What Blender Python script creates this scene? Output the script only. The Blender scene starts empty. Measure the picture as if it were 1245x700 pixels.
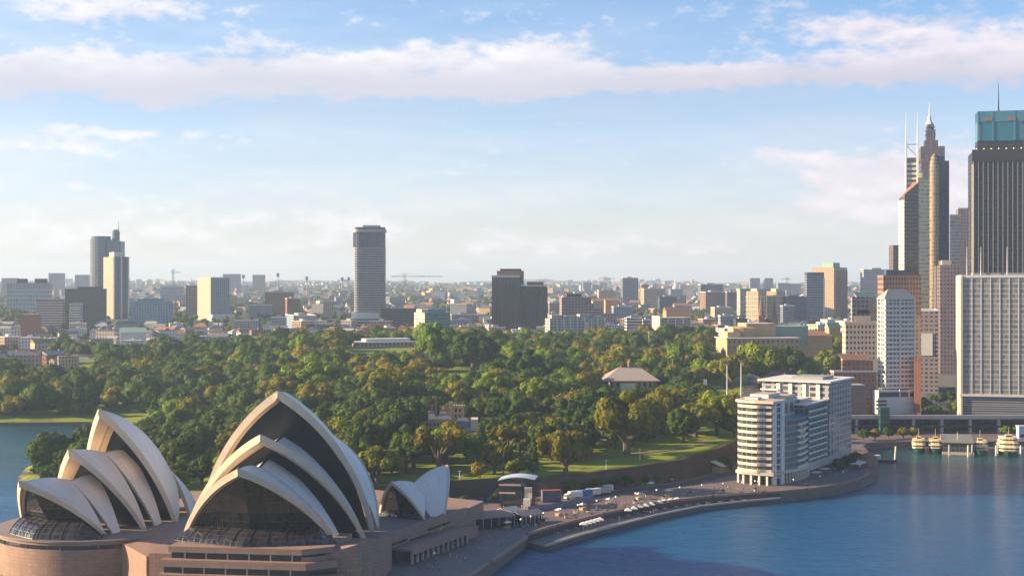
import bpy, bmesh, math, random
import numpy as np
from mathutils import Vector, Matrix, noise

SC = bpy.context.scene
COL = SC.collection
R = math.radians
random.seed(7)

# ------------------------------------------------------------------ camera, light, exposure
CAM_H = 106.0
FPX = 1700.0
cam_d = bpy.data.cameras.new('camera')
cam = bpy.data.objects.new('camera', cam_d)
COL.objects.link(cam)
cam_d.sensor_width = 36.0
cam_d.lens = 36.0 * FPX / 1245.0
cam_d.shift_y = -4.0 / 1245.0
cam_d.clip_start = 1.0
cam_d.clip_end = 60000.0
cam.location = (0, 0, CAM_H)
cam.rotation_euler = (R(90), 0, 0)
SC.camera = cam

SUN_EL, SUN_AZ = 20.0, -88.0           # azimuth measured clockwise from +Y
sun_d = bpy.data.lights.new('sun', 'SUN')
sun_d.energy = 5.0
sun_d.angle = R(0.5)
sun_d.color = (1.0, 0.75, 0.45)
sun = bpy.data.objects.new('sun', sun_d)
COL.objects.link(sun)
sv = Vector((math.sin(R(SUN_AZ)) * math.cos(R(SUN_EL)), math.cos(R(SUN_AZ)) * math.cos(R(SUN_EL)), math.sin(R(SUN_EL))))
sun.rotation_euler = (-sv).to_track_quat('-Z', 'Y').to_euler()
sun.location = (-600, 200, 700)

SC.view_settings.view_transform = 'Standard'
SC.view_settings.look = 'None'
SC.view_settings.exposure = 1.48
SC.view_settings.gamma = 1.0
SC.view_settings.use_curve_mapping = False
SC.cycles.use_denoising = True
SC.cycles.max_bounces = 6
SC.cycles.adaptive_threshold = 0.012
SC.cycles.diffuse_bounces = 3
SC.cycles.glossy_bounces = 3
SC.cycles.transparent_max_bounces = 6
SC.cycles.volume_bounces = 1
SC.cycles.sample_clamp_indirect = 4.0


class NT:
    """small helper to write node trees"""
    def __init__(self, tree):
        self.t = tree
        tree.nodes.clear()

    def n(self, typ, **kw):
        nd = self.t.nodes.new(typ)
        for k, v in kw.items():
            setattr(nd, k, v)
        return nd

    def link(self, a, b):
        self.t.links.new(a, b)

    def put(self, sock, v):
        if hasattr(v, 'is_output'):
            self.t.links.new(v, sock)
        else:
            if hasattr(sock.default_value, '__len__') and not hasattr(v, '__len__'):
                v = (v, v, v)
            if hasattr(sock.default_value, '__len__') and len(sock.default_value) == 4 and len(v) == 3:
                v = (*v, 1.0)
            sock.default_value = v

    def m(self, op, a, b=0.0, c=None, clamp=False):
        nd = self.n('ShaderNodeMath', operation=op, use_clamp=clamp)
        self.put(nd.inputs[0], a)
        self.put(nd.inputs[1], b)
        if c is not None:
            self.put(nd.inputs[2], c)
        return nd.outputs[0]

    def mix(self, f, a, b, blend='MIX'):
        nd = self.n('ShaderNodeMix', data_type='RGBA', blend_type=blend)
        self.put(nd.inputs[0], f)
        self.put(nd.inputs[6], a)
        self.put(nd.inputs[7], b)
        return nd.outputs[2]

    def smooth(self, v, lo, hi, a=0.0, b=1.0):
        nd = self.n('ShaderNodeMapRange', interpolation_type='SMOOTHSTEP')
        self.put(nd.inputs[0], v)
        for i, q in zip((1, 2, 3, 4), (lo, hi, a, b)):
            self.put(nd.inputs[i], q)
        return nd.outputs[0]

    def noise(self, vec, scale, detail=4.0, rough=0.55, dim='3D', dist=0.0):
        nd = self.n('ShaderNodeTexNoise', noise_dimensions=dim)
        if vec is not None:
            self.link(vec, nd.inputs['Vector'])
        nd.inputs['Scale'].default_value = scale
        nd.inputs['Detail'].default_value = detail
        nd.inputs['Roughness'].default_value = rough
        nd.inputs['Distortion'].default_value = dist
        return nd.outputs[0]

    def comb(self, x, y, z):
        nd = self.n('ShaderNodeCombineXYZ')
        for i, v in enumerate((x, y, z)):
            self.put(nd.inputs[i], v)
        return nd.outputs[0]

    def sep(self, v):
        nd = self.n('ShaderNodeSeparateXYZ')
        self.link(v, nd.inputs[0])
        return nd.outputs


# ---- sky: Nishita with clouds laid over it by view direction
world = bpy.data.worlds.new('World')
SC.world = world
world.use_nodes = True
w = NT(world.node_tree)
sky = w.n('ShaderNodeTexSky', sky_type='NISHITA', sun_disc=False)
sky.sun_elevation = R(SUN_EL)
sky.sun_rotation = R(SUN_AZ % 360)
sky.altitude = 50
sky.air_density = 1.0
sky.dust_density = 0.6
sky.ozone_density = 2.0
tc = w.n('ShaderNodeTexCoord')
dx, dy, dz = w.sep(tc.outputs['Generated'])[:3]
az = w.m('ARCTAN2', dx, dy)                       # 0 straight ahead
hyp = w.m('SQRT', w.m('ADD', w.m('MULTIPLY', dx, dx), w.m('MULTIPLY', dy, dy)))
el = w.m('ARCTAN2', dz, hyp)
pos = w.comb(w.m('MULTIPLY', az, 10.0), w.m('MULTIPLY', el, 22.0), 0.0)
n1 = w.noise(pos, 2.2, 7.0, 0.56)
n2 = w.noise(pos, 6.5, 6.0, 0.6)
wob = w.noise(w.comb(w.m('MULTIPLY', az, 10.0), w.m('MULTIPLY', el, 14.0), 3.7), 0.9, 3.0, 0.5)


def sky_xy(px, py):
    return math.atan((px - 622.5) / FPX), math.atan((346 - py) / FPX)


def blob(px, py, rx, ry, amp):
    a0, e0 = sky_xy(px, py)
    da = w.m('DIVIDE', w.m('SUBTRACT', az, a0), rx / FPX)
    de = w.m('DIVIDE', w.m('SUBTRACT', el, e0), ry / FPX)
    r2 = w.m('ADD', w.m('MULTIPLY', da, da), w.m('MULTIPLY', de, de))
    return w.m('MULTIPLY', w.m('EXPONENT', w.m('MULTIPLY', r2, -1.0)), amp)


CLOUDS = [  # px, py, half width, half height, strength
    (60, 100, 240, 26, .95), (300, 97, 260, 24, .95), (480, 84, 160, 30, .9), (635, 72, 95, 34, 1.1),
    (560, 92, 170, 24, .85), (760, 100, 150, 17, .9), (930, 97, 220, 15, .95), (1160, 88, 170, 28, .95),
    (1040, 45, 110, 17, .75), (1200, 62, 120, 28, .6), (90, 24, 150, 24, .85), (330, 20, 260, 14, .4), (325, 55, 45, 13, .6),
    (5, 128, 30, 9, .6), (205, 131, 80, 8, .5), (150, 168, 120, 8, .75), (40, 186, 140, 13, .8),
    (950, 192, 60, 13, 1.0), (1045, 218, 75, 24, 1.3), (1005, 262, 70, 18, 1.0), (1150, 225, 60, 40, 1.2), (1080, 250, 60, 24, .9),
    (240, 285, 200, 26, .5), (730, 300, 50, 16, .8), (600, 295, 40, 17, .7), (850, 300, 60, 15, .6), (470, 275, 50, 12, .6), (680, 300, 30, 14, .6),
    (100, 265, 200, 18, .5), (60, 300, 160, 18, .5), (370, 262, 90, 12, .45), (200, 250, 60, 12, .5), (520, 240, 70, 8, .3), (450, 300, 200, 18, .3), (90, 232, 200, 11, .35),
]
dens = None
for cl in CLOUDS:
    b_ = blob(*cl)
    dens = b_ if dens is None else w.m('ADD', dens, b_)
dens = w.m('MINIMUM', dens, 1.35)
edge = w.m('ADD', w.m('MULTIPLY', w.m('SUBTRACT', n1, 0.5), 2.0), w.m('MULTIPLY', w.m('SUBTRACT', n2, 0.5), 1.9))
edge = w.m('ADD', edge, w.m('MULTIPLY', w.m('SUBTRACT', wob, 0.5), 1.0))
cov = w.smooth(w.m('ADD', dens, edge), -0.02, 1.22)
veil = w.m('MULTIPLY', w.m('ADD', 0.20, w.m('MULTIPLY', w.smooth(w.noise(w.comb(w.m('MULTIPLY', az, 5.0), w.m('MULTIPLY', el, 30.0), 9.1), 1.3, 6.0, 0.6), 0.35, 0.75), 0.30)),
           w.smooth(w.m('ADD', el, w.m('MULTIPLY', az, 0.12)), 0.10, 0.26, 1.0, 0.0))
cov = w.m('MAXIMUM', cov, veil)
cov = w.m('MULTIPLY', cov, w.smooth(el, -0.01, 0.015))
# cloud body colour: warm white tops, mauve undersides (thickness below the crest line)
lower = w.m('SUBTRACT', w.noise(w.comb(w.m('MULTIPLY', az, 10.0), w.m('MULTIPLY', w.m('ADD', el, 0.006), 22.0), 0.0), 2.2, 4.0, 0.5), n1)
shade = w.m('ADD', 0.5, w.m('MULTIPLY', lower, 3.0), clamp=True)
band_lo = w.smooth(w.m('ADD', el, w.m('MULTIPLY', w.m('SUBTRACT', wob, 0.5), 0.03)), math.atan(236 / FPX), math.atan(278 / FPX))
ccol = w.mix(shade, (6.4, 6.05, 6.0), (5.2, 4.9, 5.2))
ccol = w.mix(w.m('MULTIPLY', w.m('SUBTRACT', 1.0, band_lo), w.smooth(el, 0.10, 0.125)), ccol, (4.35, 4.2, 4.6))
ccol = w.mix(w.smooth(az, -0.1, 0.3), ccol, w.mix(1.0, ccol, (0.94, 0.89, 0.92), 'MULTIPLY'))
skyb = w.mix(1.0, sky.outputs[0], w.mix(w.smooth(el, 0.02, 0.2), (1.04, 0.98, 1.16), (0.78, 0.95, 1.16)), 'MULTIPLY')
final = w.mix(w.m('MULTIPLY', cov, 0.88), skyb, ccol)
bg = w.n('ShaderNodeBackground')
w.link(final, bg.inputs[0])
bg.inputs[1].default_value = 0.063
out = w.n('ShaderNodeOutputWorld')
w.link(bg.outputs[0], out.inputs[0])

# ------------------------------------------------------------------ helpers


def at(px, py, Y):
    return Vector(((px - 622.5) / FPX * Y, Y, CAM_H - (py - 346) / FPX * Y))


def gp(px, py, z):
    Y = (CAM_H - z) * FPX / (py - 346.0)
    return Vector(((px - 622.5) / FPX * Y, Y, z))


def proj(x, y, z):
    return 622.5 + x * FPX / y, 346 - (z - CAM_H) * FPX / y


class MB:
    """collects faces (with metre UVs) and links them as ONE mesh object"""
    def __init__(self):
        self.v, self.f, self.mi, self.uv = [], [], [], []
        self.smooth = False

    def face(self, pts, mi=0, uv=None):
        i = len(self.v)
        self.v += [tuple(p) for p in pts]
        self.f.append(tuple(range(i, i + len(pts))))
        self.mi.append(mi)
        self.uv += list(uv) if uv else [(p[0], p[1]) for p in pts]

    def grid(self, rows, mi=0, uvs=None, close=False):
        """rows: list of equal-length point lists sharing vertices"""
        i = len(self.v)
        n, m_ = len(rows), len(rows[0])
        for r in rows:
            self.v += [tuple(p) for p in r]
        for a in range(n - 1):
            for b in range(m_ - 1 + (1 if close else 0)):
                b2 = (b + 1) % m_
                q = (i + a * m_ + b, i + a * m_ + b2, i + (a + 1) * m_ + b2, i + (a + 1) * m_ + b)
                self.f.append(q)
                self.mi.append(mi)
                if uvs:
                    self.uv += [uvs[a][b], uvs[a][b2], uvs[a + 1][b2], uvs[a + 1][b]]
                else:
                    self.uv += [(b, a), (b + 1, a), (b + 1, a + 1), (b, a + 1)]

    def prism(self, poly, z0, z1, mi=0, mtop=None, bottom=True):
        """poly counter-clockwise seen from above; z1 may be a list (one per corner)"""
        mtop = mi if mtop is None else mtop
        n = len(poly)
        zt = z1 if hasattr(z1, '__len__') else [z1] * n
        zb = z0 if hasattr(z0, '__len__') else [z0] * n
        u = 0.0
        for k in range(n):
            a, b = poly[k], poly[(k + 1) % n]
            ln = math.hypot(b[0] - a[0], b[1] - a[1])
            self.face([(a[0], a[1], zb[k]), (b[0], b[1], zb[(k + 1) % n]), (b[0], b[1], zt[(k + 1) % n]), (a[0], a[1], zt[k])], mi,
                      [(u, 0), (u + ln, 0), (u + ln, zt[(k + 1) % n] - zb[(k + 1) % n]), (u, zt[k] - zb[k])])
            u += ln
        self.face([(p[0], p[1], z) for p, z in zip(poly, zt)], mtop)
        if bottom:
            self.face([(p[0], p[1], z) for p, z in zip(poly[::-1], zb[::-1])], mtop)
        return self

    def box(self, x0, x1, y0, y1, z0, z1, mi=0, mtop=None):
        return self.prism([(x0, y0), (x1, y0), (x1, y1), (x0, y1)], z0, z1, mi, mtop)

    def bar(self, p, q, w_, h_=None, mi=0):
        """rectangular bar between two points"""
        p, q = Vector(p), Vector(q)
        d = (q - p).normalized()
        s = d.cross(Vector((0, 0, 1)))
        if s.length < 1e-4:
            s = Vector((1, 0, 0))
        s.normalize()
        t = s.cross(d).normalized()
        s *= w_ / 2
        t *= (h_ or w_) / 2
        a = [p + s + t, p - s + t, p - s - t, p + s - t]
        b = [q + s + t, q - s + t, q - s - t, q + s - t]
        for k in range(4):
            self.face([a[k], a[(k + 1) % 4], b[(k + 1) % 4], b[k]], mi)
        self.face(a[::-1], mi)
        self.face(b, mi)
        return self

    def tube(self, pts, rad, n=8, mi=0, cap=True):
        rows = []
        for k, p in enumerate(pts):
            p = Vector(p)
            d = (Vector(pts[min(k + 1, len(pts) - 1)]) - Vector(pts[max(k - 1, 0)])).normalized()
            s = d.cross(Vector((0, 0, 1)))
            if s.length < 1e-3:
                s = Vector((1, 0, 0))
            s.normalize()
            t = d.cross(s)
            r = rad[k] if hasattr(rad, '__len__') else rad
            rows.append([p + (s * math.cos(2 * math.pi * j / n) + t * math.sin(2 * math.pi * j / n)) * r for j in range(n)])
        self.grid(rows, mi, close=True)
        if cap:
            self.face(rows[-1], mi)
            self.face(rows[0][::-1], mi)
        return self

    def lathe(self, c, prof, n=16, mi=0):
        rows = [[(c[0] + r * math.cos(2 * math.pi * j / n), c[1] + r * math.sin(2 * math.pi * j / n), c[2] + z) for j in range(n)] for r, z in prof]
        u = [[(j / n * 6.283 * max(r, .1), z) for j in range(n)] for r, z in prof]
        self.grid(rows, mi, u, close=True)
        self.face(rows[-1], mi)
        return self

    def mesh(self, name, mats):
        me = bpy.data.meshes.new(name)
        me.from_pydata(self.v, [], self.f)
        for m_ in (mats if isinstance(mats, (list, tuple)) else [mats]):
            me.materials.append(m_)
        me.polygons.foreach_set('material_index', self.mi)
        ul = me.uv_layers.new(name='UVMap')
        ul.data.foreach_set('uv', [c for p in self.uv for c in p])
        if self.smooth:
            me.polygons.foreach_set('use_smooth', [True] * len(self.f))
        me.update()
        return me

    def build(self, name, mats, parent=None, loc=None, rz=0.0):
        return link(name, self.mesh(name, mats), parent, loc, rz)


def link(name, me, parent=None, loc=None, rz=0.0, scale=None):
    o = bpy.data.objects.new(name, me)
    COL.objects.link(o)
    if parent is not None:
        o.parent = parent
    if loc is not None:
        o.location = loc
    if rz:
        o.rotation_euler = (0, 0, rz)
    if scale is not None:
        o.scale = scale
    return o


def tag(o, label=None, cat=None, group=None, kind=None):
    if label:
        o['label'] = label
    if cat:
        o['category'] = cat
    if group:
        o['group'] = group
    if kind:
        o['kind'] = kind
    return o


def thing(name, label, cat, loc=(0, 0, 0), rz=0.0, group=None):
    o = bpy.data.objects.new(name, None)
    COL.objects.link(o)
    o.empty_display_size = 2
    o.location = loc
    o.rotation_euler = (0, 0, rz)
    return tag(o, label, cat, group)


def kids(o, table):
    return table.get(o, [])


def dup_tree(src, children, loc, rz, scale=1.0):
    """copy a thing with its direct children"""
    c = src.copy()
    COL.objects.link(c)
    c.location = loc
    c.rotation_euler = (0, 0, rz)
    c.scale = (scale,) * 3 if not hasattr(scale, '__len__') else scale
    for ch in children:
        k = ch.copy()
        COL.objects.link(k)
        k.parent = c
    return c


# ------------------------------------------------------------------ materials
MATS = {}


def mat(name, col, rough=0.75, var=0.18, scale=0.25, metal=0.0, spec=0.35, bump=0.0):
    """plain procedural surface: base colour broken up by two noises"""
    if name in MATS:
        return MATS[name]
    m_ = bpy.data.materials.new(name)
    m_.use_nodes = True
    t = NT(m_.node_tree)
    tcn = t.n('ShaderNodeTexCoord')
    oi = t.n('ShaderNodeObjectInfo')
    vec = t.n('ShaderNodeVectorMath', operation='ADD')
    t.link(tcn.outputs['Object'], vec.inputs[0])
    t.link(t.comb(t.m('MULTIPLY', oi.outputs['Random'], 50.0), 0.0, 0.0), vec.inputs[1])
    a = t.noise(vec.outputs[0], scale, 5, 0.6)
    b = t.noise(vec.outputs[0], scale * 9, 3, 0.6)
    f = t.m('ADD', t.m('MULTIPLY', a, 1.4), t.m('MULTIPLY', b, 0.6))
    f = t.m('ADD', 1.0 - var, t.m('MULTIPLY', f, var))
    c = t.mix(1.0, col, t.comb(f, f, f), 'MULTIPLY')
    p = t.n('ShaderNodeBsdfPrincipled')
    t.link(c, p.inputs['Base Color'])
    p.inputs['Roughness'].default_value = rough
    p.inputs['Metallic'].default_value = metal
    p.inputs['Specular IOR Level'].default_value = spec
    if bump:
        bn = t.n('ShaderNodeBump')
        bn.inputs['Strength'].default_value = bump
        t.link(b, bn.inputs['Height'])
        t.link(bn.outputs[0], p.inputs['Normal'])
    o = t.n('ShaderNodeOutputMaterial')
    t.link(p.outputs[0], o.inputs[0])
    MATS[name] = m_
    return m_


def facade(name, wall, glass, sw=3.0, sh=3.4, fx=0.6, fz=0.55, lit=0.0, wrough=0.8, grough=0.12):
    """wall with a regular grid of window openings, UV in metres"""
    if name in MATS:
        return MATS[name]
    m_ = bpy.data.materials.new(name)
    m_.use_nodes = True
    t = NT(m_.node_tree)
    uv = t.n('ShaderNodeUVMap')
    uv.uv_map = 'UVMap'
    u, v = t.sep(uv.outputs[0])[:2]
    us, vs = t.m('DIVIDE', u, sw), t.m('DIVIDE', v, sh)
    fu, fv = t.m('FRACT', us), t.m('FRACT', vs)
    mu = t.m('LESS_THAN', t.m('ABSOLUTE', t.m('SUBTRACT', fu, 0.5)), fx / 2)
    mv = t.m('LESS_THAN', t.m('ABSOLUTE', t.m('SUBTRACT', fv, 0.5)), fz / 2)
    msk = t.m('MULTIPLY', mu, mv)
    wn = t.n('ShaderNodeTexWhiteNoise', noise_dimensions='2D')
    t.link(t.comb(t.m('FLOOR', us), t.m('FLOOR', vs), 0.0), wn.inputs[0])
    cell = wn.outputs[0]
    k = t.m('ADD', 0.55, t.m('MULTIPLY', cell, 0.9))
    gc = t.mix(1.0, glass, t.comb(k, k, k), 'MULTIPLY')
    # a few pulled blinds
    gc = t.mix(t.m('MULTIPLY', t.m('GREATER_THAN', cell, 0.86), 0.6), gc, tuple(0.35 * q + 0.65 * q_ for q, q_ in zip(wall, glass)))
    tcn = t.n('ShaderNodeTexCoord')
    n_ = t.noise(tcn.outputs['Object'], 0.12, 5, 0.65)
    streak = t.noise(t.comb(t.m('MULTIPLY', u, 0.8), t.m('MULTIPLY', v, 0.06), 0.0), 1.0, 3, 0.6)
    f = t.m('ADD', 0.72, t.m('MULTIPLY', t.m('ADD', n_, t.m('MULTIPLY', streak, 0.6)), 0.34))
    wc = t.mix(1.0, wall, t.comb(f, f, f), 'MULTIPLY')
    p = t.n('ShaderNodeBsdfPrincipled')
    t.link(t.mix(msk, wc, gc), p.inputs['Base Color'])
    t.link(t.m('ADD', wrough, t.m('MULTIPLY', msk, grough - wrough)), p.inputs['Roughness'])
    t.link(t.m('ADD', 0.3, t.m('MULTIPLY', msk, 0.4)), p.inputs['Specular IOR Level'])
    bn = t.n('ShaderNodeBump')
    bn.inputs['Strength'].default_value = 0.6
    bn.inputs['Distance'].default_value = 0.3
    t.link(t.m('SUBTRACT', t.m('MULTIPLY', t.m('MULTIPLY', cell, msk), 0.06), msk), bn.inputs['Height'])
    t.link(bn.outputs[0], p.inputs['Normal'])
    o = t.n('ShaderNodeOutputMaterial')
    t.link(p.outputs[0], o.inputs[0])
    MATS[name] = m_
    return m_


def leaf_mat(name, c0, c1, c2):
    """foliage: per-tree tint between three greens, per-leaf brightness, some light through the leaf"""
    m_ = bpy.data.materials.new(name)
    m_.use_nodes = True
    t = NT(m_.node_tree)
    oi = t.n('ShaderNodeObjectInfo')
    at_ = t.n('ShaderNodeAttribute', attribute_name='leaf')
    r = oi.outputs['Random']
    c = t.mix(t.smooth(r, 0.0, 0.55), c0, c1)
    c = t.mix(t.smooth(r, 0.6, 1.0), c, c2)
    k = t.m('ADD', 0.55, t.m('MULTIPLY', at_.outputs['Fac'], 0.9))
    c = t.mix(1.0, c, t.comb(k, k, t.m('MULTIPLY', k, 0.9)), 'MULTIPLY')
    p = t.n('ShaderNodeBsdfPrincipled')
    t.link(c, p.inputs['Base Color'])
    p.inputs['Roughness'].default_value = 0.6
    p.inputs['Specular IOR Level'].default_value = 0.06
    tr = t.n('ShaderNodeBsdfTranslucent')
    t.link(t.mix(1.0, c, (1.6, 1.7, 0.6), 'MULTIPLY'), tr.inputs[0])
    mx = t.n('ShaderNodeMixShader')
    mx.inputs[0].default_value = 0.2
    t.link(p.outputs[0], mx.inputs[1])
    t.link(tr.outputs[0], mx.inputs[2])
    o = t.n('ShaderNodeOutputMaterial')
    t.link(mx.outputs[0], o.inputs[0])
    return m_


M_STONE = mat('sandstone', (0.42, 0.29, 0.17), 0.85, 0.3)


def granite_material():
    m_ = bpy.data.materials.new('pink_granite')
    m_.use_nodes = True
    t = NT(m_.node_tree)
    uv = t.n('ShaderNodeUVMap')
    uv.uv_map = 'UVMap'
    br = t.n('ShaderNodeTexBrick')
    t.link(uv.outputs[0], br.inputs['Vector'])
    br.offset = 0.5
    br.inputs['Scale'].default_value = 1.0
    br.inputs['Brick Width'].default_value = 2.4
    br.inputs['Row Height'].default_value = 1.3
    br.inputs['Mortar Size'].default_value = 0.035
    br.inputs['Color1'].default_value = (0.275, 0.165, 0.122, 1)
    br.inputs['Color2'].default_value = (0.225, 0.138, 0.105, 1)
    br.inputs['Mortar'].default_value = (0.11, 0.07, 0.055, 1)
    tcn = t.n('ShaderNodeTexCoord')
    a = t.noise(tcn.outputs['Object'], 0.06, 6, 0.65)
    u, v = t.sep(uv.outputs[0])[:2]
    streak = t.noise(t.comb(t.m('MULTIPLY', u, 0.6), t.m('MULTIPLY', v, 0.05), 0.0), 1.0, 4, 0.65)
    f = t.m('ADD', 0.55, t.m('MULTIPLY', t.m('ADD', a, streak), 0.48))
    p = t.n('ShaderNodeBsdfPrincipled')
    t.link(t.mix(1.0, br.outputs[0], t.comb(f, f, f), 'MULTIPLY'), p.inputs['Base Color'])
    p.inputs['Roughness'].default_value = 0.7
    o = t.n('ShaderNodeOutputMaterial')
    t.link(p.outputs[0], o.inputs[0])
    return m_


M_GRANITE = granite_material()
M_PAVE = mat('paving', (0.17, 0.125, 0.115), 0.75, 0.3, 0.08)
M_CONC = mat('concrete', (0.40, 0.36, 0.32), 0.8, 0.25)
M_WHITE = mat('white_paint', (0.62, 0.585, 0.53), 0.6, 0.14)
M_DARK = mat('dark_metal', (0.035, 0.035, 0.04), 0.4, 0.2)
M_STEEL = mat('grey_steel', (0.32, 0.33, 0.35), 0.35, 0.15, metal=0.6)
M_GLASS = mat('dark_glass', (0.014, 0.017, 0.024), 0.06, 0.25, spec=0.6)
M_BGLASS = mat('blue_glass', (0.03, 0.055, 0.10), 0.08, 0.25, spec=0.7)
M_ROOFG = mat('grey_roof', (0.28, 0.27, 0.27), 0.8, 0.3)
M_BRICK = mat('red_brick', (0.30, 0.12, 0.075), 0.85, 0.3)
M_TERRA = mat('terracotta', (0.27, 0.135, 0.085), 0.85, 0.3)
M_SLATE = mat('slate', (0.10, 0.105, 0.13), 0.6, 0.25)
M_TRUNK = mat('bark', (0.12, 0.085, 0.06), 0.9, 0.35, 0.8)
M_ASPHALT = mat('asphalt', (0.06, 0.058, 0.06), 0.85, 0.25, 0.1)
# ------------------------------------------------------------------ land and water
PAVED = 4.4
LOW = 1.9
# seaward edge along the west side (from the podium to the ferry quay), water level
SEA = [(-60, 452), (-40, 462), (-13, 490), (6.5, 566), (13.5, 556), (28, 579), (46, 604), (66, 631), (89, 656), (112, 671), (131, 681), (150, 694), (166, 708),
       (182, 727), (195, 752), (199, 768), (206, 785), (213, 815), (217, 850), (222, 885), (231, 902), (250, 908), (700, 908)]
# upper deck edge (inland side of the low walk)
DECK = [(6.5, 568), (15, 583), (30, 604), (48, 628), (68, 650), (92, 667.5), (114, 678), (131, 684)]
COVE = [(-700, 1046), (-420, 1050), (-318, 1058), (-285, 1040), (-262, 990), (-258, 930), (-272, 870), (-282, 820), (-275, 780), (-262, 745), (-250, 718), (-225, 690),
        (-206, 650), (-197, 600), (-200, 560), (-208, 520), (-205, 490), (-190, 455), (-150, 440), (-100, 438)]
LAND = [(-60, 452)] + SEA[1:] + [(9000, 908), (9000, 20000), (-9000, 20000), (-9000, 1046)] + COVE
# garden plateau edge above the sandstone cutting
CLIFF = [(-95, 640), (-33, 668), (-5, 676), (16, 676), (38, 690), (57, 704), (88, 730), (112, 768), (131, 804), (150, 850), (168, 905), (186, 965)]
PLAT = [(-200, 645)] + CLIFF + [(215, 985), (9000, 985), (9000, 21000), (-9000, 21000), (-9000, 700), (-245, 700)]


def sdist(poly, x, y, closed=True):
    """signed distance (positive inside) of numpy points to a polygon"""
    d = np.full(x.shape, 1e18)
    ins = np.zeros(x.shape, bool)
    n = len(poly)
    for k in range(n if closed else n - 1):
        ax, ay = poly[k]
        bx, by = poly[(k + 1) % n]
        ex, ey = bx - ax, by - ay
        L2 = ex * ex + ey * ey
        t = np.clip(((x - ax) * ex + (y - ay) * ey) / L2, 0, 1)
        d = np.minimum(d, (x - ax - t * ex) ** 2 + (y - ay - t * ey) ** 2)
        if closed and ay != by:
            c = ((ay > y) != (by > y)) & (x < (bx - ax) * (y - ay) / (by - ay) + ax)
            ins ^= c
    d = np.sqrt(d)
    return np.where(ins, d, -d) if closed else d


YC = [0, 640, 700, 760, 850, 950, 1100, 1300, 1500, 1800, 2300, 3000, 3800, 5000, 6500, 8000, 9500, 11000, 13000, 16000]
ZC = [9, 10, 13, 15, 17.5, 21, 26.5, 33, 38, 40, 46, 52, 58, 68, 80, 94, 112, 127, 112, 100]
ZL = [2, 2, 2, 2.2, 2.4, 2.6, 5, 16, 25, 25, 47, 53, 58, 68, 80, 95, 114, 127, 112, 100]
ZR = [4, 4, 4, 4, 4, 4.2, 8, 18, 27, 36, 44, 52, 58, 66, 78, 90, 106, 120, 108, 100]


def sstep(v, a, b):
    t = np.clip((v - a) / (b - a), 0, 1)
    return t * t * (3 - 2 * t)


def height(x, y):
    x, y = np.asarray(x, float), np.asarray(y, float)
    zc, zl, zr = np.interp(y, YC, ZC), np.interp(y, YC, ZL), np.interp(y, YC, ZR)
    ang = x / np.maximum(y, 300)
    a = sstep(-ang, 0.10, 0.24)
    z = zc * (1 - a) + zl * a
    b = sstep(x - 0.12 * (y - 985), 165, 235)
    z = z * (1 - b) + zr * b
    amp = np.clip((y - 5200) / 4000, 0, 1)
    z = z + amp * (11 * np.sin(x / 620 + 1.3) * np.sin(y / 1500 + x / 900) + 8 * np.sin(x / 270 + y / 800) - 5)
    z = z + np.clip((y - 1900) / 2500, 0, 1) * 5 * np.sin(x / 140 + 0.6) * np.sin(y / 330)
    shore = sdist(COVE, x, y, closed=False)
    z = np.minimum(z, 2.3 + 0.13 * np.maximum(shore - 14, 0))
    inside = sdist(LAND, x, y)
    pl = sdist(PLAT, x, y)
    z = np.where(pl > 0, z, np.minimum(z, np.where(x < 214, LOW - 0.8, PAVED - 0.5)))
    return np.where(inside > 1.0, z, -4.0)


def H(x, y):
    return float(height(np.array([x]), np.array([y]))[0])


def HF(x, y):
    """quick terrain lookup on the built grid"""
    i = min(max(int(np.searchsorted(YS, y)) - 1, 0), len(YS) - 2)
    j = min(max(int(np.searchsorted(XS, x)) - 1, 0), len(XS) - 2)
    u, v = (x - XS[j]) / (XS[j + 1] - XS[j]), (y - YS[i]) / (YS[i + 1] - YS[i])
    return float((GZ[i, j] * (1 - u) + GZ[i, j + 1] * u) * (1 - v) + (GZ[i + 1, j] * (1 - u) + GZ[i + 1, j + 1] * u) * v)


def growing(a, b, st, ratio, end):
    v = list(np.arange(a, b, st))
    s = st
    while v[-1] < end:
        s *= ratio
        v.append(v[-1] + s)
    return v


ys = growing(430, 1150, 6, 1.022, 15500)
xr = growing(0, 300, 6, 1.07, 8600)
xs = [-q for q in xr[:0:-1]] + xr
xs = sorted(set([round(q, 3) for q in xs] + [float(q) for q in range(-420, -299, 6)]))
gx, gy = np.meshgrid(xs, ys)
GZ = height(gx, gy)
XS, YS = np.array(xs), np.array(ys)
mb = MB()
mb.grid([[(gx[i, j], gy[i, j], GZ[i, j]) for j in range(gx.shape[1])] for i in range(gx.shape[0])])
mb.smooth = True

gm = bpy.data.materials.new('ground_cover')
gm.use_nodes = True
t = NT(gm.node_tree)
geo = t.n('ShaderNodeNewGeometry')
P = geo.outputs['Position']
px_, py_, pz_ = t.sep(P)[:3]
na = t.noise(P, 0.02, 6, 0.6)
nb = t.noise(P, 0.11, 5, 0.65)
nc = t.noise(P, 0.7, 3, 0.6)
ndist = t.noise(P, 0.006, 6, 0.62)
grass = t.mix(nb, (0.16, 0.21, 0.014), (0.25, 0.27, 0.022))
grass = t.mix(t.smooth(nc, 0.35, 0.75), grass, (0.14, 0.19, 0.016))
litter = t.mix(nb, (0.05, 0.055, 0.022), (0.10, 0.085, 0.045))
garden = t.mix(t.smooth(na, 0.56, 0.66), grass, litter)
town = t.mix(t.smooth(nb, 0.42, 0.6), (0.05, 0.06, 0.032), (0.13, 0.12, 0.11))
hills = t.mix(t.smooth(ndist, 0.4, 0.6), (0.045, 0.06, 0.035), (0.13, 0.115, 0.10))
hills = t.mix(t.smooth(nb, 0.5, 0.7), hills, (0.06, 0.065, 0.05))
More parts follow.
